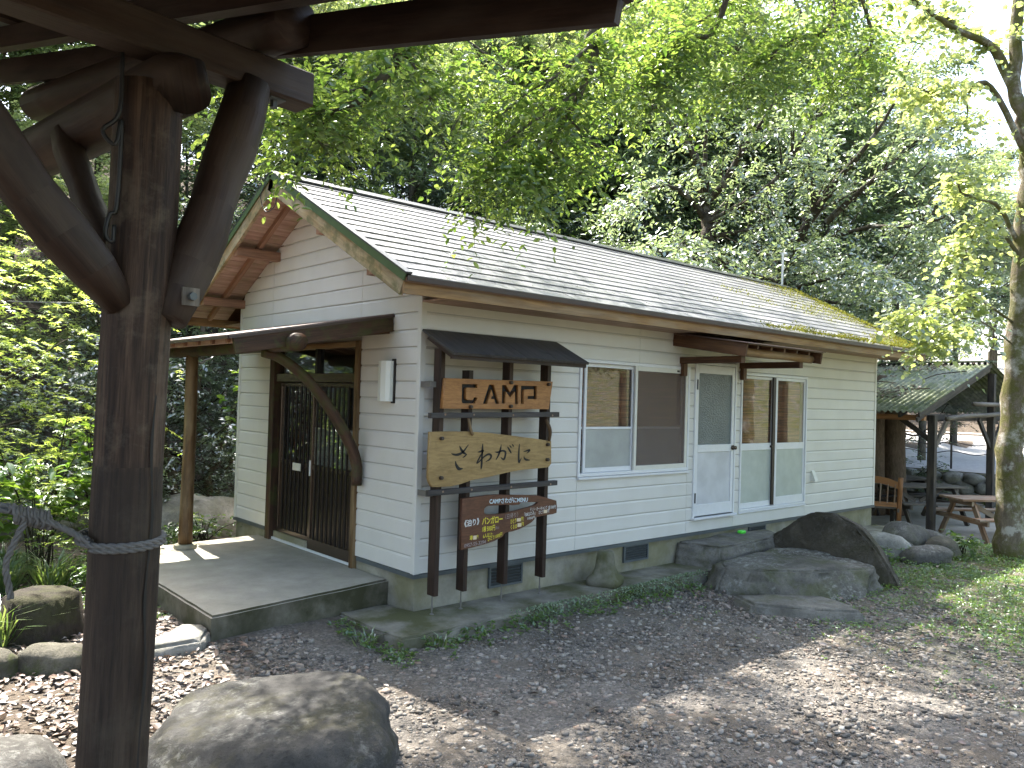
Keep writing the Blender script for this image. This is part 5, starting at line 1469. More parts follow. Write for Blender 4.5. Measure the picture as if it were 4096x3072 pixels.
# gravel road in the sun beyond
t = NT('road')
v = t.mapped('P', rnd=False)
c = t.ramp(t.noise(v, 8, 9, 0.8), [(0.3, (0.26, 0.255, 0.25)), (0.7, (0.46, 0.45, 0.43))])
t.bsdf(c, 0.95, t.bump(t.noise(v, 30, 5), .5, .03), 0, .2)
rx = np.linspace(18.6, 60, 40); ry = np.linspace(-1, 1, 14)
V = []
for x in rx:
    lo, hi = -6 + (x - 18) * .10, 7.6 + (x - 18) * .36
    for u in ry:
        y = (lo + hi) / 2 + u * (hi - lo) / 2
        V.append((x, y, float(ground_z(x, y)) + .02))
F = [(i * 14 + j, (i + 1) * 14 + j, (i + 1) * 14 + j + 1, i * 14 + j + 1) for i in range(39) for j in range(13)]
tag(obj('road', np_mesh('road', np.array(V), np.array(F), t.m, True)), 'sunlit pale gravel road beyond the shelter', kind='structure')
rf = []
for k, (x, y, lb) in enumerate(((19.3, 3.75, 'thin fence post left of the shelter post'), (19.4, 2.55, 'thin fence post in the middle of the shelter opening'), (19.6, 1.45, 'thin fence post near the right shelter post'))):
    e = tag(obj('fence_post', MB().tube([(x, y, .35), (x, y, 1.33)], .028, 8), M['shelter_wood']), lb + ' by the road', 'fence post', 'posts of the rope fence by the road')
rope_path = lambda z: [(19.2, 5.6, z), (19.25, 4.7, z - .08), (19.3, 3.75, z), (19.35, 3.1, z - .09), (19.4, 2.55, z), (19.5, 2.0, z - .08), (19.6, 1.45, z), (19.7, .6, z - .08), (19.8, -.4, z)]
mb = MB()
for z in (1.15, .90): mb.tube([Vector(p_) for p_ in smooth_path(rope_path(z), 5)], .012, 5)
tag(obj('fence_rope', mb, M['cable_black'], None), 'two slack ropes strung along the fence posts by the road', 'rope', None)
# ================================================================== VEGETATION
CR, CU, CF = np.array(_r), np.array(_u), np.array(_f)
def at(dx, dy, depth):
    """world point on the sight line through a place in the 2212x1659 picture, at that depth"""
    k = 4096 / 2212
    return np.array(CAM) + depth * (CF + CR * ((dx * k - 2048) / 3172.3) - CU * ((dy * k - 1536) / 3172.3))

LM = {}
LM['zelkova'] = leaf_mat('leaf_zelkova', [(0.035, 0.07, 0.014), (0.065, 0.11, 0.022), (0.10, 0.15, 0.032)], [(0.16, 0.30, 0.035), (0.44, 0.56, 0.10)], 0.46, 0.06)
LM['cherry'] = leaf_mat('leaf_cherry', [(0.065, 0.105, 0.05), (0.10, 0.15, 0.07), (0.13, 0.185, 0.085), (0.20, 0.20, 0.07)], [(0.26, 0.38, 0.12), (0.46, 0.56, 0.22)], 0.40, 0.20, 0.42)
LM['forest'] = leaf_mat('leaf_forest', [(0.05, 0.08, 0.035), (0.08, 0.12, 0.048), (0.12, 0.165, 0.065)], [(0.26, 0.37, 0.10), (0.50, 0.59, 0.20)], 0.42, 0.15, 0.4)
LM['light'] = leaf_mat('leaf_light', [(0.10, 0.145, 0.04), (0.14, 0.19, 0.055), (0.19, 0.235, 0.07)], [(0.42, 0.52, 0.12), (0.66, 0.72, 0.24)], 0.50, 0.10)
LM['evergreen'] = leaf_mat('leaf_evergreen', [(0.04, 0.062, 0.03), (0.06, 0.088, 0.04), (0.085, 0.12, 0.055)], [(0.16, 0.26, 0.06), (0.32, 0.42, 0.12)], 0.32, 0.24, 0.36)
LM['maple'] = leaf_mat('leaf_maple', [(0.12, 0.19, 0.025), (0.18, 0.26, 0.04), (0.24, 0.32, 0.06)], [(0.46, 0.64, 0.08), (0.72, 0.82, 0.20)], 0.52, 0.06)
LM['broad'] = leaf_mat('leaf_broad', [(0.05, 0.10, 0.02), (0.09, 0.16, 0.03)], [(0.24, 0.46, 0.04), (0.42, 0.60, 0.07)], 0.42, 0.10, 0.3)
LM['grass'] = leaf_mat('leaf_grass', [(0.06, 0.11, 0.03), (0.10, 0.16, 0.05), (0.22, 0.26, 0.14)], [(0.22, 0.36, 0.06), (0.40, 0.48, 0.12)], 0.3, 0.12, 0.3)
LM['weed'] = leaf_mat('leaf_weed', [(0.04, 0.085, 0.02), (0.065, 0.12, 0.03), (0.09, 0.16, 0.04)], [(0.18, 0.36, 0.04), (0.34, 0.50, 0.06)], 0.36, 0.08, 0.35)
LM['dry'] = leaf_mat('leaf_dry', [(0.085, 0.062, 0.05), (0.17, 0.13, 0.11), (0.30, 0.25, 0.22), (0.19, 0.115, 0.08)], [(0.12, 0.08, 0.05), (0.2, 0.15, 0.1)], 0.12, 0.05, 0.4)
LM['moss'] = leaf_mat('leaf_moss', [(0.09, 0.10, 0.015), (0.16, 0.17, 0.03), (0.10, 0.075, 0.04)], [(0.22, 0.24, 0.03), (0.34, 0.34, 0.06)], 0.3, 0.0)
def bark(name, dark, light, moss=0.0, mosscol=(0.06, 0.07, 0.015), pale=0.0):
    t = NT(name)
    v = t.mapped('UV', (1, 0.35, 1)); w = t.mapped('P')
    f = t.noise(v, 16, 8, 0.7, 0.5)
    c = t.ramp(f, [(0.3, dark), (0.7, light)])
    if pale: c = t.mix(t.math('MULTIPLY', t.ramp(t.noise(w, 3.2, 6, 0.7), [(0.52, 0), (0.6, 1)]), pale), c, (0.42, 0.40, 0.37))
    if moss: c = t.mix(t.math('MULTIPLY', t.ramp(t.noise(w, 4.0, 7, 0.7), [(0.42, 0), (0.56, 1)]), moss), c, t.mix(t.noise(w, 70, 4), [x * .55 for x in mosscol], [x * 1.5 for x in mosscol]))
    t.bsdf(c, 0.85, t.bump(t.math('ADD', f, t.noise(w, 45, 5, .7)), 0.6, 0.02), 0, 0.2)
    return t.m
M['bark'] = bark('bark', (0.04, 0.033, 0.026), (0.15, 0.125, 0.10), 0.25)
M['bark_dark'] = bark('bark_dark', (0.014, 0.011, 0.009), (0.05, 0.04, 0.032), 0.3)
M['bark_cherry'] = bark('bark_cherry', (0.025, 0.018, 0.015), (0.10, 0.075, 0.06), 0.2, pale=0.35)
M['bark_mossy'] = bark('bark_mossy', (0.07, 0.055, 0.04), (0.20, 0.165, 0.125), 0.85, (0.085, 0.085, 0.02), pale=0.8)
M['bark_cedar'] = bark('bark_cedar', (0.06, 0.04, 0.028), (0.17, 0.12, 0.085), 0.1)

def twig_leaves(base, dirs, length, nl, L, W, r, droop=0.25, spread=0.95, up=1.0, jit=0.35, tpl='simple', zig=0.0):
    """sprays: each twig carries nl leaves, alternate, roughly in one plane.  returns leaf arrays"""
    T = len(base)
    dirs = unit(dirs)
    tt = (np.arange(nl) + r.uniform(.2, .9, (T, nl))) / nl
    length = np.broadcast_to(length, (T,))
    sag = -droop * (tt ** 2) * length[:, None]
    P = base[:, None, :] + dirs[:, None, :] * (tt * length[:, None])[..., None]
    P[..., 2] += sag
    side = unit(np.cross(dirs, np.array([0, 0, 1.0]) + r.normal(0, .25, (T, 3))))
    sg = np.where((np.arange(nl) % 2) == 0, 1.0, -1.0)[None, :, None] * np.ones((T, 1, 1))
    A = dirs[:, None, :] * r.uniform(.35, .75, (T, nl, 1)) + side[:, None, :] * sg * spread + r.normal(0, jit * .5, (T, nl, 3))
    A[..., 2] -= r.uniform(.05, .45, (T, nl)) * droop * 2
    N = np.array([0, 0, up]) + r.normal(0, jit, (T, nl, 3))
    n = T * nl
    Ls = (L * r.uniform(.65, 1.15, n)); Ws = Ls * (W / L) * r.uniform(.85, 1.15, n)
    return P.reshape(-1, 3), A.reshape(-1, 3), N.reshape(-1, 3), Ls, Ws
def tube_path(mb, pts, r0, r1, n=7, m=4, seed=0, wig=0.0):
    P = smooth_path(pts, m)
    rr_ = random.Random(seed)
    if wig:
        for i in range(1, len(P) - 1): P[i] = P[i] + np.array([rr_.uniform(-wig, wig) for _ in range(3)])
    k = len(P)
    mb.tube([Vector(p_) for p_ in P], [r0 + (r1 - r0) * (i / (k - 1)) ** .8 for i in range(k)], n, 0.06, cap=False, seed=seed)
    return P
def limb_tree(seed, height, crown_lo, crad, nlimb, ntwig, nl, L, W, r0=0.14, spreadz=0.5, twl=0.7, droop=.25, jit=.35, lean=0.0, nsub=4, tpl='simple', fill=1.0):
    """generic tree: trunk, limbs, sub-limbs, sprays of leaves on the ends. returns (wood MB, leaf arrays)"""
    r = np.random.default_rng(seed); mb = MB()
    top = np.array([lean * height, r.uniform(-.05, .05) * height, height])
    trunk = [np.array([0, 0, -.3]), np.array([.1 * lean * height, 0, height * .33]) + r.normal(0, .06, 3), np.array([.45 * lean * height, 0, height * .66]) + r.normal(0, .12, 3), top]
    TP = tube_path(mb, trunk, r0, r0 * .18, 9, 5, seed)
    bases, dirs = [], []
    for k in range(nlimb):
        t_ = crown_lo + (1 - crown_lo) * ((k + r.uniform(0, .8)) / nlimb) ** .9
        i = min(len(TP) - 1, int(t_ * (len(TP) - 1))); p0 = TP[i]
        az = k * 2.399 + r.uniform(-.5, .5)
        rel = (t_ - crown_lo) / (1 - crown_lo)
        ln = crad * (1.0 - .55 * max(0, rel - .35) / .65) * r.uniform(.75, 1.15)
        dz = spreadz * ln * r.uniform(.4, 1.2) + .25 * rel * ln
        d = np.array([math.cos(az), math.sin(az), 0])
        e = p0 + d * ln + np.array([0, 0, dz])
        mid = p0 + d * ln * .5 + np.array([0, 0, dz * .3]) + r.normal(0, .08 * ln, 3)
        LP = tube_path(mb, [p0, mid, e], r0 * .42 * (1 - .5 * t_), r0 * .07, 6, 4, seed * 31 + k, .02)
        for s_ in range(nsub):
            j = int(len(LP) * r.uniform(.3, .98)); j = min(j, len(LP) - 1); q0 = LP[j]
            dd = unit(d * .7 + r.normal(0, .75, 3) * np.array([1, 1, .45])); l2 = ln * r.uniform(.28, .5)
            q1 = q0 + dd * l2 + np.array([0, 0, .10 * l2])
            SP = tube_path(mb, [q0, (q0 + q1) / 2 + r.normal(0, .05 * l2, 3), q1], r0 * .12, r0 * .03, 5, 3, seed * 77 + k * 9 + s_)
            m_ = max(1, int(ntwig / (nlimb * nsub) * fill))
            for w_ in range(m_):
                q = SP[int(r.uniform(.15, 1) * (len(SP) - 1))]
                bases.append(q + r.normal(0, .10, 3)); dirs.append(unit(dd * .6 + r.normal(0, .8, 3) * np.array([1, 1, .35])))
    bases, dirs = np.array(bases), np.array(dirs)
    lv = twig_leaves(bases, dirs, r.uniform(.5, 1.1, len(bases)) * twl, nl, L, W, r, droop, jit=jit)
    return mb, lv
def tree_proto(name, seed, lm, bk, **kw):
    tpl = kw.get('tpl', 'simple')
    mb, lv = limb_tree(seed, **kw)
    wm = mb.mesh('trunk'); wm.materials.append(M[bk]); wm.polygons.foreach_set('use_smooth', [True] * len(wm.polygons))
    V, F = leaf_arrays(*lv, tpl)
    cm = np_mesh('crown', V, F, LM[lm])
    return wm, cm
def plant_tree(proto, name, loc, rz, sc, label, cat='tree', group=None):
    e = bpy.data.objects.new(name, None); COL.objects.link(e); e.empty_display_size = .2
    e.location = loc; e.rotation_euler = (0, 0, rz); e.scale = (sc, sc, sc) if not hasattr(sc, '__len__') else sc
    tag(e, label, cat, group)
    for nm, me in (('trunk', proto[0]), ('crown', proto[1])):
        o = bpy.data.objects.new(nm, me); COL.objects.link(o); o.parent = e
    return e

# ---- woodland behind the cabin
PR = {}
PR['ever'] = [tree_proto('e', 101 + k, 'evergreen', 'bark_dark', height=6.5, crown_lo=.12, crad=2.1, nlimb=20, ntwig=1300, nl=11, L=.10, W=.045, r0=.11, twl=.55, spreadz=.35, nsub=5) for k in range(2)]
PR['forest'] = [tree_proto('f', 121 + k, 'forest', 'bark', height=10.0, crown_lo=.34, crad=3.2, nlimb=18, ntwig=2300, nl=12, L=.135, W=.065, r0=.16, twl=.8, spreadz=.5, nsub=5) for k in range(3)]
PR['light'] = [tree_proto('l', 141 + k, 'light', 'bark', height=9.0, crown_lo=.40, crad=3.0, nlimb=16, ntwig=2000, nl=12, L=.115, W=.052, r0=.13, twl=.75, spreadz=.35, nsub=5) for k in range(2)]
PR['shrub'] = [tree_proto('s', 161 + k, 'evergreen', 'bark_dark', height=2.2, crown_lo=.05, crad=1.1, nlimb=12, ntwig=520, nl=10, L=.075, W=.038, r0=.05, twl=.35, spreadz=.5, nsub=4) for k in range(2)]
rt = np.random.default_rng(5)
def gz(x, y): return float(ground_z(x, y))
cnt = 0
forest_spots = []
# understorey close behind the cabin: dark
for (x, y, s) in [(0.6, 7.2, .72), (2.6, 7.6, .75), (4.6, 8.2, .72), (6.4, 7.6, .68), (8.4, 8.0, .70), (10.4, 9.4, .72), (12.8, 9.6, .8), (15.4, 11, .85), (-6, 8.5, .9), (1.6, 10.4, .9), (5.4, 11.0, .9), (9.2, 12.0, .9)]:
    forest_spots.append(('ever', x, y, s, 'dense dark evergreen tree in the shade behind the cabin', 'evergreen_tree', 'dark evergreens behind the cabin'))
for (x, y, s) in [(-5.5, 12.5, .95), (-2.2, 11.5, .9), (2.2, 13.0, .95), (6.2, 14.0, 1.0), (10.0, 15.0, 1.0), (14.5, 15.5, 1.0), (18.5, 17.0, 1.0), (-9, 15, 1.0), (-4.2, 17, 1.1), (0.6, 18, 1.15), (5, 19.5, 1.15), (9.5, 20, 1.2), (14.5, 21, 1.2), (20, 22.5, 1.2), (25, 21.5, 1.1), (30, 25, 1.2), (-8, 21, 1.2), (-2, 24, 1.3), (5, 26, 1.3), (12, 27, 1.3), (19, 28, 1.3), (27, 31, 1.3), (36, 31, 1.2), (43, 33, 1.3), (17.5, 11.5, .9), (21, 13, .95), (24.5, 14.5, 1.0), (28, 16.5, 1.0), (20, 16, 1.1), (24, 18.5, 1.15), (29, 21, 1.2), (33, 19, 1.1), (37, 24, 1.2), (23, 24, 1.3), (17, 25, 1.3), (33, 29, 1.4), (11.5, 11.8, .9), (13.8, 12.8, .95), (7.5, 11.5, .9), (16, 18.5, 1.1), (12, 18, 1.1), (3.2, 16, 1.05), (7.4, 18.2, 1.1), (-0.8, 14.6, 1.0), (41, 27, 1.3), (27, 26, 1.3)]:
    forest_spots.append(('forest', x, y, s, 'broadleaf tree of the hillside wood behind the cabin', 'forest_tree', 'hillside wood behind the cabin'))
for (x, y, s) in [(-3.4, 12.8, 1.0), (-1.2, 8.6, .6), (-3.2, 9.6, .7), (0.2, 11.6, 1.0), (3.9, 12.0, .95), (-7.5, 10.5, .95), (7.8, 16.6, 1.1)]:
    forest_spots.append(('light', x, y, s, 'sunlit yellow-green tree among the dark wood behind the ridge', 'sunlit_tree', 'sunlit trees behind the ridge'))
for (kind, x, y, s, lb, nm, gr) in forest_spots:
    pr = PR[kind][cnt % len(PR[kind])]; cnt += 1
    s2 = s * rt.uniform(.92, 1.08)
    plant_tree(pr, nm, (x, y, gz(x, y) - .1), rt.uniform(0, 6.28), (s2, s2, s2 * rt.uniform(.92, 1.12)), lb, 'tree', gr)
for (x, y, s) in [(-1.0, 5.6, .9), (-0.2, 6.3, 1.1), (-2.0, 6.6, 1.0), (1.2, 6.2, 1.0), (2.6, 6.6, .9), (-3.2, 7.0, 1.1), (0.6, 4.9, .5)]:
    plant_tree(PR['shrub'][cnt % 2], 'shrub', (x, y, gz(x, y) - .05), rt.uniform(0, 6), s, 'dark small-leaved shrub behind the porch', 'shrub', 'dark shrubs behind the porch'); cnt += 1
for k, dx in enumerate(range(1180, 2130, 68)):
    q = at(dx, 700, (25, 32, 28)[k % 3]); s2 = (1.25, 1.5, 1.35)[k % 3] * rt.uniform(.9, 1.1)
    if dx > 1950: s2 *= .72
    plant_tree(PR['forest'][k % 3], 'forest_tree', (q[0], q[1], gz(q[0], q[1]) - .1), rt.uniform(0, 6.28), (s2, s2, s2 * rt.uniform(.92, 1.12)), 'broadleaf tree of the hillside wood behind the cabin', 'tree', 'hillside wood behind the cabin')
for k, dx in enumerate(range(640, 2000, 105)):
    q = at(dx, 700, (20, 17, 23)[k % 3])
    plant_tree(PR['ever'][k % 2], 'evergreen_tree', (q[0], q[1], gz(q[0], q[1]) - .1), rt.uniform(0, 6.28), rt.uniform(.8, 1.0), 'dense dark evergreen tree in the shade behind the cabin', 'tree', 'dark evergreens behind the cabin')
# far side of the road
for (x, y, s) in [(47, 10, 1.3), (50, 17, 1.4), (46, 4, 1.2), (52, 24, 1.4), (56, 13, 1.5), (40, 22, 1.1), (44, -3, 1.2), (34, 19, 1.0), (60, 6, 1.5)]:
    plant_tree(PR['forest'][cnt % 3], 'forest_tree', (x, y, gz(x, y) - .1), rt.uniform(0, 6), s, 'broadleaf tree far across the sunlit road', 'tree', 'trees across the road'); cnt += 1

# ---- spreading cherry trees just behind the roof
def drawn_tree(name, limbs, lm, bk, label, L, W, nl, twl, per, seed, tpl='simple', droop=.3, jit=.35, trunk_r=None, extra=None, leaf_from=.25, base_pt=None, group=None, sub=0, sublen=1.4):
    """limbs: list of (points (dx,dy,depth), r0, r1, density); sprays grow along them"""
    r = np.random.default_rng(seed); mb = MB(); B, D = [], []
    for li, (pts, r0, r1, dens) in enumerate(limbs):
        W3 = [at(*p_) if p_[0] > 60 else np.array(p_, float) for p_ in pts]
        P = np.array(tube_path(mb, W3, r0, r1, 8 if r0 > .04 else 6, 5, seed * 13 + li, r0 * .15))
        ln = np.linalg.norm(np.diff(P, axis=0), axis=1).sum()
        for q_ in range(int(ln * sub)):
            i = min(len(P) - 2, int(r.uniform(.15, .95) * (len(P) - 1)))
            tg = unit(P[i + 1] - P[i]); l2 = r.uniform(.35, 1.0) * sublen
            d0 = unit(tg * .8 + r.normal(0, .55, 3) + np.array([0, 0, .25]))
            SP = np.array(tube_path(mb, [P[i], P[i] + d0 * l2 * .5 + r.normal(0, .06, 3), P[i] + d0 * l2 + r.normal(0, .12, 3)], max(.012, r0 * .28), .006, 5, 4, seed + q_ * 7 + li))
            for w_ in range(int(per * .9 * l2)):
                B.append(SP[int(r.uniform(.3, 1) * (len(SP) - 1))]); D.append(unit(d0 * .5 + r.normal(0, .7, 3) * np.array([1, 1, .4])))
        n = int(ln * per * dens)
        for k in range(n):
            f_ = leaf_from + (1 - leaf_from) * r.uniform(0, 1) ** .8
            i = min(len(P) - 2, int(f_ * (len(P) - 1)))
            tg = unit(P[min(i + 1, len(P) - 1)] - P[i])
            d0 = unit(tg * .5 + r.normal(0, .85, 3) * np.array([1, 1, .45]))
            l2 = r.uniform(.15, .75) * twl * 1.6
            q0 = P[i] + (P[i + 1] - P[i]) * r.uniform(0, 1); q1 = q0 + d0 * l2 + np.array([0, 0, -.08 * l2])
            if r.uniform() < .55: tube_path(mb, [q0, (q0 + q1) / 2 + r.normal(0, .03, 3), q1], max(.004, r1 * .5), .002, 4, 2, seed + k)
            for w_ in range(3):
                B.append(q0 + (q1 - q0) * r.uniform(.2, 1.0)); D.append(unit(d0 * .7 + r.normal(0, .6, 3) * np.array([1, 1, .4])))
    if extra is not None:
        eb, ed = extra(r); B += list(eb); D += list(ed)
    B, D = np.array(B), np.array(D)
    lv = twig_leaves(B, D, r.uniform(.45, 1.1, len(B)) * twl, nl, L, W, r, droop, jit=jit)
    loc = base_pt if base_pt is not None else at(*limbs[0][0][0])
    e = empty(name, tuple(float(v_) for v_ in loc), label, 'tree', group)
    wm = mb.mesh('trunk'); obj('trunk', wm, M[bk], e, True)
    leaf_obj('crown', *lv, LM[lm], e, tpl)
    return e
ch1 = [([(12.9, 7.2, 0.0), (12.9, 7.0, 2.6), (1524, 560, 18.0), (1525, 480, 18.0), (1522, 400, 18.0)], 0.194, 0.098, .0),
       ([(1522, 400, 18.0), (1500, 340, 17.6), (1470, 290, 17.4), (1420, 240, 17.2), (1380, 190, 17)], 0.097, 0.019, 1.0),
       ([(1524, 440, 18.0), (1560, 400, 17.5), (1590, 350, 17.2), (1620, 300, 17.0), (1660, 240, 16.6), (1690, 170, 16.4)], 0.097, 0.019, 1.0),
       ([(1525, 485, 18.0), (1580, 455, 17.6), (1640, 420, 17.0), (1690, 370, 16.4), (1740, 290, 16.0), (1790, 210, 15.6)], 0.097, 0.019, 1.0),
       ([(1522, 470, 18.0), (1480, 420, 17.6), (1430, 400, 17.0), (1390, 420, 16.6), (1350, 445, 16.2)], 0.078, 0.014, 1.2),
       ([(1525, 510, 18.0), (1600, 500, 17.4), (1660, 470, 16.8), (1700, 460, 16.4)], 0.068, 0.014, .8),
       ([(1522, 360, 18.0), (1525, 300, 17.8), (1530, 240, 17.6), (1545, 170, 17.4)], 0.058, 0.014, .9)]
drawn_tree('cherry_tree', ch1, 'cherry', 'bark_cherry', 'spreading cherry tree with forked dark limbs right behind the roof ridge', .13, .058, 9, .7, 7, 201, droop=.8, jit=.5, sub=2.0, sublen=2.0, base_pt=(12.9, 7.2, 0))
ch2 = [([(16.6, 6.4, 0.2), (16.5, 6.4, 2.4), (1650, 640, 20.0), (1690, 560, 19.6), (1740, 490, 19.2), (1800, 400, 18.6)], 0.194, 0.088, .0),
       ([(1740, 490, 19.2), (1760, 430, 18.8), (1750, 360, 18.5), (1740, 300, 18.3), (1720, 220, 18)], 0.078, 0.019, 1.0),
       ([(1800, 400, 18.6), (1860, 330, 18.0), (1910, 260, 17.6), (1950, 190, 17.2)], 0.087, 0.019, 1.0),
       ([(1785, 480, 18.8), (1850, 420, 18.2), (1920, 360, 17.6), (1970, 310, 17.2), (2040, 270, 16.8)], 0.087, 0.019, 1.0),
       ([(1700, 545, 19.6), (1780, 520, 18.6), (1880, 490, 17.6), (1960, 490, 16.8), (2040, 470, 16)], 0.078, 0.019, 1.0),
       ([(1660, 600, 20.0), (1620, 580, 19.0), (1560, 590, 18.2), (1490, 585, 17.6)], 0.068, 0.014, 1.5),
       ([(1690, 590, 19.6), (1760, 590, 18.8), (1840, 600, 18.0), (1930, 600, 17.2), (2010, 560, 16.6)], 0.068, 0.014, 1.3)]
drawn_tree('cherry_tree', ch2, 'cherry', 'bark_cherry', 'leaning cherry tree with long slanting limbs behind the far end of the roof', .13, .058, 9, .7, 7, 223, droop=.8, jit=.5, sub=2.0, sublen=2.0, base_pt=(16.6, 6.4, 0.2))
ch3 = [([(11.6, 5.6, 0.0), (11.6, 5.7, 2.0), (1690, 640, 16.4), (1640, 600, 15.6), (1560, 565, 15.0)], .09, .03, .3),
       ([(1640, 600, 15.6), (1560, 575, 15.0), (1480, 555, 14.6), (1400, 540, 14.2)], .05, .012, 1.6),
       ([(1690, 630, 16.4), (1760, 610, 15.8), (1840, 590, 15.2), (1900, 590, 14.8)], .05, .012, 1.6),
       ([(1690, 640, 16.4), (1780, 650, 15.8), (1860, 665, 15.2), (1960, 690, 14.8), (2060, 690, 14.4)], .05, .012, 1.6),
       ([(1690, 620, 16.4), (1700, 570, 15.8), (1730, 530, 15.4)], .05, .012, 1.2)]
drawn_tree('cherry_tree', ch3, 'cherry', 'bark_cherry', 'low cherry boughs drooping over the far half of the roof ridge', .13, .06, 9, .7, 11, 239, droop=.9, jit=.5, sub=1.0, base_pt=(11.6, 5.6, 0))

# ---- overhanging boughs in front of the roof, from a tall tree standing right of the camera
zk = [([(1.9, -7.2, 0.0), (1.8, -7.0, 3.0), (1.5, -6.2, 5.6), (1.0, -4.6, 7.2)], .24, .13, .0),
      ([(1.0, -4.6, 7.2), (0.4, -3.2, 6.9), (910, 30, 6.2), (880, 100, 6.1), (810, 185, 6.0), (740, 235, 5.9), (660, 255, 5.9), (590, 275, 5.9)], .075, .008, 1.0),
      ([(810, 185, 6.0), (770, 195, 5.9), (715, 195, 5.8), (660, 170, 5.7)], .018, .006, 1.3),
      ([(740, 235, 5.9), (700, 265, 5.9), (680, 290, 5.9), (700, 320, 5.9)], .016, .005, 1.5),
      ([(870, 110, 6.1), (900, 150, 6.0), (925, 190, 6.0), (930, 220, 6.0)], .014, .005, 1.2),
      ([(1.0, -4.6, 7.2), (1.6, -2.6, 6.6), (1300, 50, 6.8), (1285, 110, 6.7), (1260, 190, 6.6), (1225, 250, 6.6), (1180, 320, 6.5), (1140, 380, 6.5)], .07, .006, 1.0),
      ([(1290, 90, 6.7), (1240, 130, 6.5), (1200, 165, 6.4), (1140, 200, 6.3), (1080, 250, 6.2)], .025, .006, 1.2),
      ([(1260, 190, 6.6), (1200, 230, 6.4), (1140, 270, 6.3), (1090, 310, 6.2), (1060, 350, 6.2)], .02, .005, 1.2),
      ([(1225, 250, 6.6), (1260, 290, 6.7), (1290, 320, 6.8), (1270, 350, 6.8)], .015, .005, 1.4),
      ([(1285, 110, 6.7), (1300, 170, 6.8), (1310, 230, 6.9)], .016, .005, 1.0),
      ([(1180, 320, 6.5), (1120, 350, 6.4), (1070, 380, 6.3), (1020, 400, 6.3)], .012, .004, 1.5),
      ([(1180, 320, 6.5), (1220, 350, 6.6), (1250, 375, 6.7)], .012, .004, 1.4),
      ([(910, 30, 6.2), (980, 70, 6.2), (1040, 110, 6.2), (1090, 150, 6.2)], .02, .005, 1.5),
      ([(1.0, -4.6, 7.2), (2.2, -2.0, 7.4), (1560, 30, 7.6), (1480, 80, 7.5), (1420, 140, 7.4), (1370, 200, 7.3)], .05, .006, 1.3),
      ([(2.2, -2.0, 7.4), (4.2, -1.4, 7.6), (1800, 40, 8.6), (1700, 90, 8.4), (1640, 150, 8.2), (1560, 190, 8.0)], .045, .006, 1.3),
      ([(4.2, -1.4, 7.6), (1880, 60, 9.0), (1860, 120, 9.0), (1800, 180, 8.8)], .03, .006, 1.2)]
zel = drawn_tree('zelkova_tree', zk, 'zelkova', 'bark', 'tall zelkova whose leafy boughs hang over the cabin roof at top centre', .080, .036, 9, .46, 15, 307, tpl='oval', droop=.45, jit=.45, base_pt=(1.9, -7.2, 0))
# its high crown over cabin and yard, unseen above the picture, density and gaps shaped to dapple the yard
r = np.random.default_rng(309); n = 6200
x = r.uniform(-3.2, 8.0, n); y = r.uniform(-2.6, 3.0, n)
z = 7.2 + r.uniform(0, 1.6, n) + .12 * np.maximum(0, x - 2)
keep = fbm(x, y - z * .3, .8, 3, 31) > .40 + .25 * sstep(5.2, 7.0, x - .35 * y) + .08 * sstep(2.2, 3.0, y)
B = np.stack([x, y, z], -1)[keep]
leaf_obj('crown', *twig_leaves(B, unit(r.normal(0, 1, (len(B), 3)) * np.array([1, 1, .35])), .5, 9, .10, .05, r, .35, jit=.45), LM['zelkova'], zel)
mb = MB()
for k in range(9):
    tube_path(mb, [(1.0, -4.6, 7.2), (1.0 + (k - 4) * .5, -2.4, 7.4), (1.5 + (k - 4) * 1.0, .3, 7.8), (1.8 + (k - 4) * 1.2, 2.6, 8.1)], .06, .012, 6, 5, k, .05)
obj('limbs', mb, M['bark'], zel, True)

# ---- the grove goes on round the yard, outside the picture
for k, (x, y, s) in enumerate([(4.5, -12.5, 1.0), (9.5, -11, 1.05), (14, -9.5, 1.0), (-1.5, -13.5, 1.0), (-8, -12, 1.0), (-10.5, -5, 1.0), (-9.5, 1.5, .95), (17.5, -6.5, 1.0), (-7.5, 6.0, .8), (22, -9, 1.1)]):
    plant_tree(PR['forest'][k % 3], 'forest_tree', (x, y, gz(x, y) - .1), k * 1.3, s, 'broadleaf tree of the grove round the yard', 'tree', 'grove round the yard')
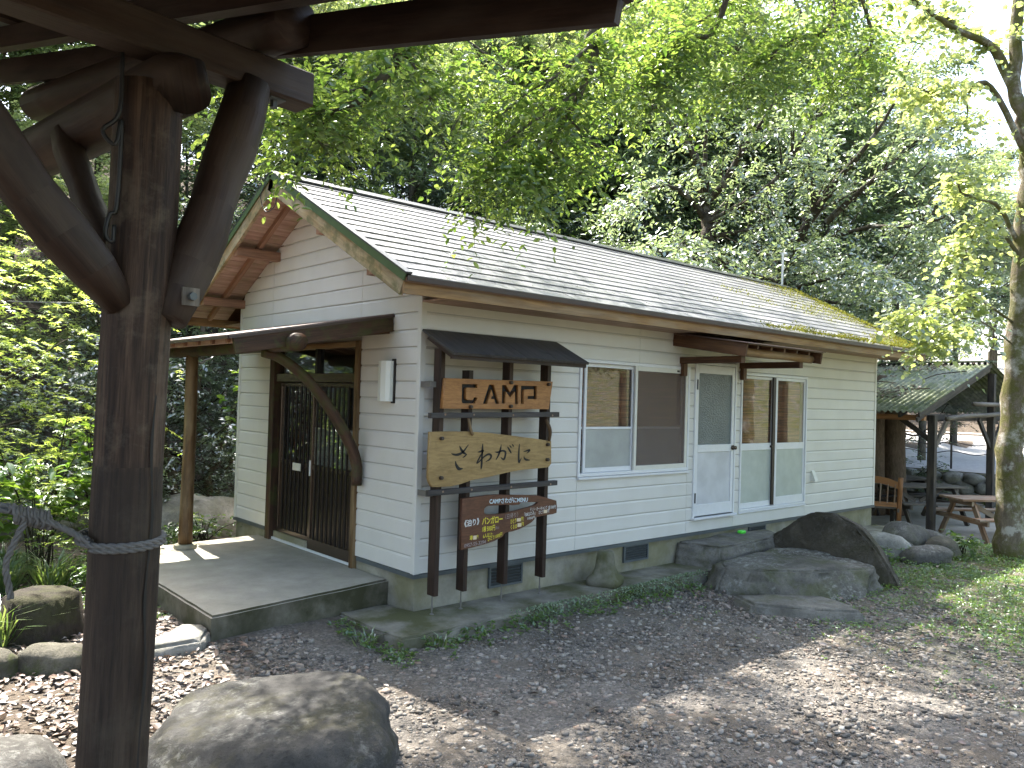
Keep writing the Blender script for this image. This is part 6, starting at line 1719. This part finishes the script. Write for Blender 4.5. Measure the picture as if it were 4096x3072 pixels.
# ---- the mossy trunk at the right edge
mt = [([(8.54, -2.04, -0.2), (8.52, -2.04, 0.5), (8.49, -2.04, 1.5), (8.51, -2.08, 2.7), (8.55, -2.14, 4.1), (8.59, -2.18, 5.2), (8.51, -2.16, 5.9), (8.39, -2.03, 6.6), (8.39, -2.08, 8.2)], .22, .075, .0),
      ([(8.59, -2.18, 5.35), (8.84, -2.23, 6.0), (9.04, -2.28, 6.9), (8.87, -2.08, 8.0)], .10, .05, .0),
      ([(8.47, -2.12, 6.15), (2150, 110, 11.0), (2090, 75, 10.8), (2020, 35, 10.6), (1950, -20, 10.4)], .075, .02, .8),
      ([(8.69, -2.18, 5.7), (2150, 115, 11.2), (2080, 60, 11.3), (2000, 10, 11.4)], .06, .02, .7),
      ([(8.61, -2.18, 5.45), (2140, 188, 10.9), (2080, 200, 10.7), (2030, 205, 10.5), (1980, 190, 10.3)], .05, .012, 1.2),
      ([(2080, 200, 10.7), (2090, 235, 10.7), (2085, 275, 10.7)], .022, .006, 1.2),
      ([(8.55, -2.14, 4.15), (2160, 450, 10.9), (2110, 430, 10.7), (2075, 415, 10.6), (2070, 390, 10.6)], .035, .01, 1.2),
      ([(8.55, -2.14, 4.05), (2150, 480, 10.8), (2115, 490, 10.6), (2090, 530, 10.5), (2080, 580, 10.4)], .03, .008, 1.6),
      ([(8.52, -2.08, 3.2), (2120, 650, 10.6), (2070, 640, 10.4), (2010, 660, 10.2), (1960, 680, 10.1)], .022, .006, 1.5),
      ([(8.51, -2.08, 2.9), (2110, 690, 10.4), (2050, 700, 10.2), (2000, 740, 10.1)], .014, .005, 1.2)]
def mt_extra(r):
    B = []
    for (dx, dy, dep, n, s) in [(2120, 60, 10.8, 16, .5), (2030, 120, 10.6, 20, .6), (2180, 280, 10.8, 8, .35), (1950, 90, 10.4, 14, .5), (2000, 250, 10.4, 9, .4), (2180, 560, 10.6, 9, .35), (2150, 380, 10.7, 8, .3)]:
        B += list(at(dx, dy, dep) + r.normal(0, s, (n, 3)) * np.array([1, 1, .6]))
    B2 = np.stack([r.uniform(6, 11, 170), r.uniform(-4.5, .5, 170), r.uniform(7.6, 10.5, 170)], -1)
    B = np.array(B); B = np.concatenate([B, B2])
    return B, unit(r.normal(0, 1, (len(B), 3)) * np.array([1, 1, .4]))
drawn_tree('broadleaf_tree', mt, 'light', 'bark_mossy', 'tall tree with a mossy lichen-patched trunk at the right edge', .088, .068, 6, .36, 9, 331, tpl='round', droop=.55, jit=.5, extra=mt_extra, base_pt=(8.54, -2.04, 0))

# ---- thick log pillars of the shelter
for k, (x, y, r_) in enumerate(((13.35, 2.02, .27), (13.75, 1.72, .25))):
    obj('log_pillar', MB().tube(smooth_path([(x, y, SF), (x, y, .3), (x, y + .03, 1.5), (x + .02, y, 2.72)], 4), [r_ * 1.12] * 4 + [r_] * 9, 18, .06, seed=k), M['bark_cedar'], shelter, True)

# ---- maple in the sun at the left
def layered(r, cx, cy, zlo, zhi, rad, nlay, per, flat=.05):
    B, D = [], []
    for k in range(nlay):
        z = zlo + (zhi - zlo) * (k + r.uniform(0, 1)) / nlay
        az = r.uniform(0, 6.28); rr_ = rad * math.sqrt(r.uniform(.05, 1)) * (1 - .45 * max(0, (z - zlo) / (zhi - zlo) - .5))
        c = np.array([cx + math.cos(az) * rr_, cy + math.sin(az) * rr_, z])
        out_ = np.array([math.cos(az), math.sin(az), -.12])
        q = c + r.normal(0, 1, (per, 3)) * np.array([.34, .34, flat])
        q[:, 2] -= .12 * np.linalg.norm(q[:, :2] - c[:2], axis=1)
        B += list(q); D += list(unit(out_ * .7 + r.normal(0, .6, (per, 3)) * np.array([1, 1, .25])))
    return np.array(B), np.array(D)
r = np.random.default_rng(411)
e = empty('maple_tree', (-3.1, 4.6, -.1), 'bright green maple glowing in the sun at the left edge', 'tree')
mb = MB()
tube_path(mb, [(-3.1, 4.6, -.2), (-3.05, 4.55, .8), (-2.9, 4.4, 1.7), (-2.8, 4.3, 3.4)], .07, .02, 8, 5, 1)
for (a_, b_, c_) in (((-3.0, 4.5, 1.2), (-2.5, 4.1, 1.9), (-1.9, 3.6, 2.5)), ((-2.95, 4.45, 1.5), (-2.6, 4.9, 2.3), (-2.0, 5.2, 3.0)), ((-2.9, 4.4, 1.7), (-3.4, 4.0, 2.4), (-3.8, 3.7, 2.8)), ((-3.0, 4.5, 1.0), (-2.6, 4.6, 1.4), (-1.7, 4.7, 1.7)), ((-2.85, 4.35, 2.2), (-2.4, 4.2, 2.9), (-2.0, 4.0, 3.4))):
    tube_path(mb, [a_, b_, c_], .03, .006, 6, 5, 3, .02)
obj('trunk', mb, M['bark'], e, True)
B, D = layered(r, -2.65, 4.45, .75, 3.9, 1.55, 110, 10)
leaf_obj('crown', *twig_leaves(B, D, r.uniform(.12, .34, len(B)), 6, .062, .062, r, .3, jit=.28), LM['maple'], e, 'maple')
# maple sapling in front, thin leaning stem
e = empty('maple_sapling', (-2.53, 1.5, .15), 'thin maple sapling with star shaped leaves behind the knotted rope', 'sapling')
mb = MB()
SP = tube_path(mb, [(-2.53, 1.52, .15), at(100, 1240, 7.6), at(120, 1080, 7.7), at(128, 990, 7.8), at(150, 880, 7.9)], .018, .006, 7, 6, 2)
r = np.random.default_rng(417)
B, D = [], []
for (dx, dy, dep, n) in [(70, 1080, 7.5, 12), (150, 1040, 7.7, 12), (190, 1100, 7.6, 12), (40, 1020, 7.7, 10), (110, 980, 7.8, 10), (200, 1010, 7.9, 10), (60, 1160, 7.4, 10), (160, 1150, 7.5, 10), (150, 900, 7.9, 8), (20, 1100, 7.4, 8), (200, 920, 8.0, 8)]:
    c = at(dx, dy, dep); B += list(c + r.normal(0, 1, (n, 3)) * np.array([.16, .16, .025])); D += list(unit(r.normal(0, 1, (n, 3)) * np.array([1, 1, .2])))
    tube_path(mb, [SP[min(len(SP) - 1, int(len(SP) * .55))], (c + SP[len(SP) // 2]) / 2 + np.array([0, 0, .05]), c], .005, .002, 5, 4, dx)
obj('trunk', mb, M['bark_dark'], e, True)
B, D = np.array(B), np.array(D)
leaf_obj('crown', *twig_leaves(B, D, r.uniform(.1, .26, len(B)), 5, .058, .058, r, .25, jit=.28), LM['maple'], e, 'maple')

# ---- big-leaved shrubs
def shrub_big(name, loc, h, rad, n, L, lm, label, seed, tpl='oval', droop=.4):
    r = np.random.default_rng(seed); e = empty(name, loc, label, 'shrub')
    mb = MB(); B, D = [], []
    for k in range(n):
        az = r.uniform(0, 6.28); rr_ = rad * r.uniform(.2, 1); hh = h * r.uniform(.45, 1)
        tip = np.array(loc) + np.array([math.cos(az) * rr_, math.sin(az) * rr_, hh])
        mid = (np.array(loc) + tip) / 2 + np.array([0, 0, .12 * h])
        P = tube_path(mb, [np.array(loc) + r.normal(0, .05, 3) * np.array([1, 1, 0]), mid, tip], .008, .003, 5, 4, seed + k)
        for q in range(5):
            B.append(P[int(len(P) * (.45 + .55 * q / 5))]); D.append(unit(np.array([math.cos(az), math.sin(az), .3]) + r.normal(0, .5, 3)))
    obj('stems', mb, M['bark_dark'], e, True)
    B, D = np.array(B), np.array(D)
    leaf_obj('foliage', *twig_leaves(B, D, r.uniform(.08, .2, len(B)), 4, L, L * .52, r, droop, jit=.35), LM[lm], e, tpl)
    return e
shrub_big('hydrangea', (-2.25, 3.05, .16), 1.25, .45, 16, .12, 'broad', 'leafy hydrangea between the log post and the porch post', 501)
shrub_big('hydrangea', (-1.62, 3.45, .15), 1.55, .42, 22, .13, 'broad', 'tall bright shrub just left of the porch post', 503)
shrub_big('hydrangea', (-2.95, 2.95, .16), 1.15, .55, 20, .13, 'broad', 'broad-leaved shrub low at the left edge under the maple', 507)
shrub_big('hydrangea', (0.95, 5.1, 0.0), 2.3, .6, 14, .15, 'broad', 'pale leafed shrub against the dark wood at the cabin corner', 509)
shrub_big('weed_clump', (-1.95, 2.0, .17), .3, .2, 9, .06, 'weed', 'small leafy weed beside the porch slab', 511)
shrub_big('weed_clump', (-1.1, 3.6, .17), .32, .5, 18, .07, 'weed', 'low green weeds behind the porch post', 513)
shrub_big('weed_clump', (-0.35, 3.9, .15), .32, .4, 16, .07, 'weed', 'low green weeds at the far corner of the porch', 515)
shrub_big('weed_clump', (7.95, -1.62, 0.0), .38, .16, 8, .085, 'weed', 'bright broad-leaved weed beside the cobbles', 517)
# liriope clumps
def grass_clump(name, loc, n, h, spread, label, seed, lm='grass', w=.012):
    r = np.random.default_rng(seed); e = empty(name, loc, label, 'grass clump')
    az = r.uniform(0, 6.28, n); rr_ = spread * .35 * np.sqrt(r.uniform(0, 1, n))
    B = np.stack([loc[0] + np.cos(az) * rr_, loc[1] + np.sin(az) * rr_, np.full(n, loc[2])], -1)
    out_ = np.stack([np.cos(az), np.sin(az), np.zeros(n)], -1)
    mid_d = unit(out_ * .35 + np.array([0, 0, 1.0]) + r.normal(0, .2, (n, 3)))
    hh = h * r.uniform(.6, 1.1, n)
    V1, F1 = [], []
    N = out_
    p1 = B + mid_d * (hh * .6)[:, None]
    d2 = unit(mid_d + out_ * r.uniform(.6, 1.6, (n, 1)) - np.array([0, 0, .5]))
    p2 = p1 + d2 * (hh * .55)[:, None]
    sd_ = unit(np.cross(out_, np.array([0, 0, 1.0]))) * w / 2
    V_ = np.stack([B - sd_, B + sd_, p1 - sd_ * .9, p1 + sd_ * .9, p2], 1).reshape(-1, 3)
    F_ = np.array([(0, 1, 3), (0, 3, 2), (2, 3, 4)])[None] + (np.arange(n) * 5)[:, None, None]
    obj('blades', np_mesh('blades', V_, F_.reshape(-1, 3), LM[lm]), None, e)
for k, (x, y, n, h, lb) in enumerate([(-2.88, 0.95, 130, .42, 'arching grass clump by the stump at the left edge'), (-2.62, 2.55, 150, .45, 'pale striped grass clump behind the rope tail'), (-2.25, 2.45, 130, .42, 'pale striped grass clump beside the log post'), (-2.85, 3.4, 120, .4, 'striped grass clump under the maple'), (-2.5, 3.1, 130, .42, 'striped grass clump among the left shrubs'), (-0.15, -0.15 - .48, 26, .16, 'tuft of grass at the corner of the ledge'), (-0.62, -0.28, 24, .15, 'small grass tuft by the end of the ledge'), (-1.72, 1.45, 16, .18, 'grass tuft in the joint beside the porch slab')]):
    grass_clump('grass_clump', (x, y, gz(x, y)), n, h, .35, lb, 600 + k, w=.014)
# stump
st = MB()
tag(obj('tree_stump', st.tube([(-2.60, 1.02, .0), (-2.60, 1.02, .2), (-2.6, 1.03, .44), (-2.6, 1.03, .47)], [.32, .27, .25, .18], 22, .10, seed=4), M['bark_dark'], None, True), 'dark rotten stump behind the mossy kerb rocks', 'stump')

# ---- gnarled stems behind the porch
e = empty('gnarled_tree', (0.35, 6.4, 0.0), 'gnarled multi-stemmed tree in the dark behind the porch', 'tree')
mb = MB()
for k, (dx, r0) in enumerate(((-.25, .11), (0.05, .09), (.35, .10), (.6, .07))):
    tube_path(mb, [(.35 + dx * .6, 6.4, -.2), (.35 + dx, 6.35 + .1 * k, .6), (.3 + dx * 1.6, 6.3, 1.4), (.35 + dx * 2.6, 6.4, 2.6), (.35 + dx * 3.4, 6.5, 4.2)], r0, .03, 8, 5, 70 + k, .04)
obj('trunk', mb, M['bark'], e, True)
r = np.random.default_rng(71)
B = np.array([.5, 6.4, 3.6]) + r.normal(0, 1, (160, 3)) * np.array([1.0, .6, .8])
leaf_obj('crown', *twig_leaves(B, rdir(160, r), .4, 10, .08, .04, r), LM['evergreen'], e)
# pale bare twigs hanging in front of the wood
for k, (pts, lb) in enumerate((([(640, 430, 13), (655, 480, 12.8), (690, 540, 12.6), (700, 600, 12.6)], 'pale bare vine hanging in the gloom left of the gable'), ([(420, 790, 11), (460, 770, 11), (510, 735, 11), (545, 750, 11)], 'pale bare twig arching behind the porch post'), ([(395, 600, 11), (430, 650, 11), (470, 690, 11)], 'thin bare stem slanting behind the gable eave'))):
    mb = MB(); tube_path(mb, [at(*p_) for p_ in pts], .018, .008, 6, 6, k, .02)
    tag(obj('bare_branch', mb, M['bark_cherry'], None, True), lb, 'branch')

# ================================================================== small stuff on the ground
def free(x, y):
    """outside slabs, steps and rocks"""
    ok = ~((x > -1.72) & (x < .05) & (y > .12) & (y < 3.2)) & ~((x > -.55) & (x < 9.0) & (y > -.57) & (y < 4))
    ok &= ~((np.hypot((x + 2.12), (y + 1.8)) < .40))
    ok &= ~((x > 3.3) & (x < 5.3) & (y > -1.75) & (y < 0))
    return ok
r = np.random.default_rng(901)
# gravel: faceted pebbles
def pebbles(n, xr, yr, smin, smax, seed, dens=None):
    r = np.random.default_rng(seed)
    x = r.uniform(*xr, n); y = r.uniform(*yr, n)
    k = free(x, y)
    if dens is not None: k &= r.uniform(0, 1, n) < dens(x, y)
    x, y = x[k], y[k]; n = len(x)
    s = smin * (smax / smin) ** (r.uniform(0, 1, n) ** 5.0)
    base = np.array([(-1, -1, -1), (1, -1, -1), (1, 1, -1), (-1, 1, -1), (-1, -1, 1), (1, -1, 1), (1, 1, 1), (-1, 1, 1)], float) * .5
    Fq = np.array([(0, 3, 2, 1), (4, 5, 6, 7), (0, 1, 5, 4), (1, 2, 6, 5), (2, 3, 7, 6), (3, 0, 4, 7)])
    V = base[None] * r.uniform(.55, 1.25, (n, 8, 3))
    V = V * (np.stack([r.uniform(.8, 1.5, n), r.uniform(.6, 1.1, n), r.uniform(.35, .75, n)], -1) * s[:, None])[:, None, :]
    a = r.uniform(0, 6.28, n); c_, s_ = np.cos(a)[:, None], np.sin(a)[:, None]
    tx = r.uniform(-.35, .35, n)[:, None]
    X, Y, Z = V[..., 0], V[..., 1], V[..., 2]
    Y, Z = Y * np.cos(tx) - Z * np.sin(tx), Y * np.sin(tx) + Z * np.cos(tx)
    V = np.stack([X * c_ - Y * s_, X * s_ + Y * c_, Z], -1)
    V += np.stack([x, y, ground_z(x, y) + s * .12], -1)[:, None, :]
    F = Fq[None] + (np.arange(n) * 8)[:, None, None]
    return V.reshape(-1, 3), F.reshape(-1, 4)
t = NT('pebble')
rp = t.n('NewGeometry').outputs['Random Per Island']
v = t.mapped('P', rnd=False)
c = t.ramp(rp, [(0.0, (0.08, 0.073, 0.066)), (0.30, (0.17, 0.153, 0.137)), (0.60, (0.265, 0.238, 0.208)), (0.85, (0.37, 0.335, 0.292)), (0.95, (0.28, 0.195, 0.15)), (1.0, (0.50, 0.47, 0.42))])
c = t.mix(t.ramp(t.noise(v, 60, 4, .7), [(.4, 0), (.7, .5)]), c, (0.09, 0.08, 0.068))
t.bsdf(c, .85, t.bump(t.noise(v, 120, 3), .3, .004), 0, .25)
M['pebble'] = t.m
gd = lambda x, y: np.clip(1.15 - .9 * sstep(3.0, 8.0, x - .55 * y), .08, 1) * np.clip(sstep(-2.9, -1.9, x) + .25, 0, 1)
V1, F1 = pebbles(100000, (-3.6, 5.5), (-5.2, -.4), .006, .040, 911, gd)
V2, F2 = pebbles(9000, (-3.6, -1.0), (-1.6, 1.2), .010, .05, 912, gd)
V3, F3 = pebbles(14000, (2, 9), (-5.5, -.6), .010, .04, 913, gd)
V = np.concatenate([V1, V2, V3]); F = np.concatenate([F1, F2 + len(V1), F3 + len(V1) + len(V2)])
tag(obj('gravel', np_mesh('gravel', V, F, M['pebble'])), 'loose grey gravel over the yard', 'gravel', kind='stuff')
# dead leaves
def litter(n, xr, yr, seed, dens, L=.055):
    r = np.random.default_rng(seed)
    x = r.uniform(*xr, n); y = r.uniform(*yr, n); k = free(x, y) & (r.uniform(0, 1, n) < dens(x, y)); x, y = x[k], y[k]; n = len(x)
    P = np.stack([x, y, ground_z(x, y) + r.uniform(.008, .03, n)], -1)
    A = unit(np.stack([r.normal(size=n), r.normal(size=n), r.normal(0, .18, n)], -1))
    N = unit(np.array([0, 0, 1.0]) + r.normal(0, .35, (n, 3)))
    l = L * r.uniform(.5, 1.35, n)
    return P, A, N, l, l * r.uniform(.4, .7, n)
parts_ = [litter(5200, (-3.6, -1.5), (-2.2, 2.6), 921, lambda x, y: np.clip(1.1 - .9 * sstep(-2.4, -1.5, x) * sstep(.5, -.6, y), 0, 1)),
          litter(420, (-2, 5), (-5, -.5), 922, lambda x, y: .5 + 0 * x, .05),
          litter(1500, (3, 10), (-5.5, -.6), 923, lambda x, y: .8 + 0 * x, .055), litter(700, (-3.4, 1.5), (3.2, 7), 924, lambda x, y: 1 + 0 * x, .07),
          litter(260, (2.6, 4), (-1.6, -.5), 925, lambda x, y: 1 + 0 * x, .05)]
cat_ = [np.concatenate([p_[i] for p_ in parts_]) for i in range(5)]
tag(leaf_obj('fallen_leaves', *cat_, LM['dry'], None, 'oval'), 'brown dead leaves scattered over the ground', 'leaf litter', kind='stuff')
# weeds on the turf and along the ledge
def weeds(n, xr, yr, seed, dens, L=.03, hgt=.05):
    r = np.random.default_rng(seed)
    x = r.uniform(*xr, n); y = r.uniform(*yr, n); k = free(x, y) & (r.uniform(0, 1, n) < dens(x, y)); x, y = x[k], y[k]; n = len(x)
    m = 5
    P = np.repeat(np.stack([x, y, ground_z(x, y) + r.uniform(.0, hgt, n)], -1), m, 0) + r.normal(0, .012, (n * m, 3)) * np.array([1, 1, .6])
    P[:, 2] = np.maximum(P[:, 2], ground_z(P[:, 0], P[:, 1]) + .004)
    A = unit(np.stack([r.normal(size=n * m), r.normal(size=n * m), r.uniform(0, .7, n * m)], -1))
    N = unit(np.array([0, 0, 1.0]) + r.normal(0, .4, (n * m, 3)))
    l = L * r.uniform(.5, 1.3, n * m)
    return P, A, N, l, l * .5
wd_ = lambda x, y: sstep(4.2, 8.4, x - .62 * y + 2.2 * (fbm(x, y, .9, 3, 51) - .5)) * np.clip(fbm(x, y, 1.7, 3, 55) * 2.2 - .45, 0, 1) * 1.2 + .012
parts_ = [weeds(36000, (2.0, 10.5), (-6, -.75), 931, wd_, .031), weeds(420, (-.4, 3.3), (-.95, -.55), 932, lambda x, y: sstep(-1.0, -.6, y) * .9, .045, .09),
          weeds(700, (-3.4, -1.7), (1.6, 4), 933, lambda x, y: .9 + 0 * x, .045, .1), weeds(500, (-1.7, .5), (3.2, 5), 934, lambda x, y: .9 + 0 * x, .05, .12),
          weeds(160, (-.75, -.5), (-.9, .4), 935, lambda x, y: .8 + 0 * x, .04, .07), weeds(300, (5.2, 7), (-1.4, -.55), 936, lambda x, y: .9 + 0 * x, .05, .2), weeds(500, (-2.2, -1.7), (.9, 2.6), 937, lambda x, y: .8 + 0 * x, .03, .03)]
cat_ = [np.concatenate([p_[i] for p_ in parts_]) for i in range(5)]
tag(leaf_obj('ground_weeds', *cat_, LM['weed'], None, 'simple'), 'low green weeds creeping over the turf and ledge foot', 'weeds', kind='stuff')
# pale creeping fig on the ledge face
r = np.random.default_rng(941)
n = 5200
x = r.uniform(.1, 3.6, n); keep = fbm(x, np.zeros(n), 1.6, 3, 61) * 1.1 * sstep(-.1, 1.2, x) > r.uniform(.25, .75, n)
x = x[keep]; n = len(x)
zt = r.uniform(0, 1, n) ** .8
P = np.stack([x, -.548 - .03 * r.uniform(0, 1, n) - .0 * x + .045 * sstep(1.9, 3.2, x), .155 * zt - .02], -1)
top = r.uniform(0, 1, n) < .3
P[top, 1] += r.uniform(.0, .07, top.sum()); P[top, 2] = .142
leaf_obj('creeping_fig', P, rdir(n, r), unit(np.array([0, -1.0, .5]) + r.normal(0, .4, (n, 3))), r.uniform(.010, .02, n), r.uniform(.010, .018, n), leaf_mat('leaf_fig', [(0.08, 0.12, 0.06), (0.16, 0.21, 0.12), (0.26, 0.31, 0.20)], [(0.15, 0.25, 0.06), (0.25, 0.35, 0.1)], .2, .05), None, 'round', 'stuff')
bpy.data.objects['creeping_fig']['label'] = 'tiny pale creeper leaves clinging to the ledge face'; bpy.data.objects['creeping_fig']['category'] = 'creeper'
# moss and grit on the far end of the cabin roof
r = np.random.default_rng(951)
n = 15000
x = 9.45 - r.uniform(0, 1, n) ** 1.9 * 6.0; s = SL - r.uniform(0, 1, n) ** 2.2 * 2.6
w = (fbm(x * 1.0, s * 2.0, 1.8, 4, 71) - .46 + .30 * sstep(7.5, 9.4, x) + .22 * sstep(SL - .25, SL, s) - .25 * sstep(7.5, 4, x)) > r.uniform(.04, .25, n)
x, s = x[w], s[w]; n = len(x)
P = np.stack([x, RY + sd.y * s + su.y * .012, RZ + sd.z * s + su.z * .012], -1) + r.uniform(0, .018, (n, 1)) * np.array([su])
ms_ = leaf_obj('moss', P, rdir(n, r) + np.array([0, 0, .6]), rdir(n, r), r.uniform(.012, .04, n), r.uniform(.008, .022, n), LM['moss'], None, 'simple', 'stuff')
attach(ms_, roof)
# leaves and twigs lying on the shelter roof
r = np.random.default_rng(961); n = 2600
y = r.uniform(.2, 5.4, n); s = r.uniform(.1, LU, n); kk = fbm(y, s, 1.5, 3, 81) > r.uniform(.42, .62, n); y, s = y[kk], s[kk]; n = len(y)
P = np.stack([EX + up.x * s, y, ez + up.z * s + .03], -1)
dl = leaf_obj('fallen_leaves', P, rdir(n, r) * np.array([1, 1, .3]), np.array([0, 0, 1.0]) + r.normal(0, .4, (n, 3)), r.uniform(.05, .11, n), r.uniform(.03, .06, n), LM['dry'], None, 'oval', 'stuff')
tag(dl, 'dead leaves lying on the shelter roof', 'leaf litter')
for k, (ya, sa_, yb, sb_) in enumerate(((1.2, .9, .5, 1.5), (.9, 2.2, .3, 2.9), (2.0, 1.6, 1.3, 1.9))):
    tag(obj('dead_branch', MB().tube([Vector(p_) for p_ in smooth_path([(EX + up.x * sa_, ya, ez + up.z * sa_ + .04), (EX + up.x * (sa_ + .3), (ya + yb) / 2 + .1, ez + up.z * (sa_ + .3) + .08), (EX + up.x * sb_, yb, ez + up.z * sb_ + .05)], 5)], .012, 6), M['bark_cherry'], None), ('lower left', 'upper right', 'middle')[k] + ' dead branch lying on the shelter roof', 'branch')
# ---- cables
M['wire'] = plain('wire', (0.25, 0.25, 0.25), .5)
tag(obj('cable', MB().tube([Vector(p_) for p_ in smooth_path([(-0.50, 3.9, 3.02), (-1.6, 4.6, 2.95), (-3.6, 6.0, 2.98), (-9, 9.5, 3.3)], 8)], .006, 5), M['wire'], None), 'pale cable running left from the low gable eave', 'cable')
tag(obj('cable', MB().tube([Vector(p_) for p_ in smooth_path([(9.45, RY + .02, RZ + .59), (14, 2.0, 4.5), (22, 2.4, 4.9), (36, 3, 6.2)], 8)], .008, 5), M['cable_black'], None), 'dark cable running right from the mast on the ridge', 'cable')
tag(obj('service_wire', MB().tube([Vector(p_) for p_ in smooth_path([(-0.575, 1.95, 4.10), (-0.60, 2.02, 3.95), (-0.60, 1.90, 3.78), (-0.59, 1.72, 3.80), (-0.57, 1.70, 3.95)], 6)], .005, 5), M['cable_black'], None), 'loop of loose wire hanging from the gable peak', 'wire')
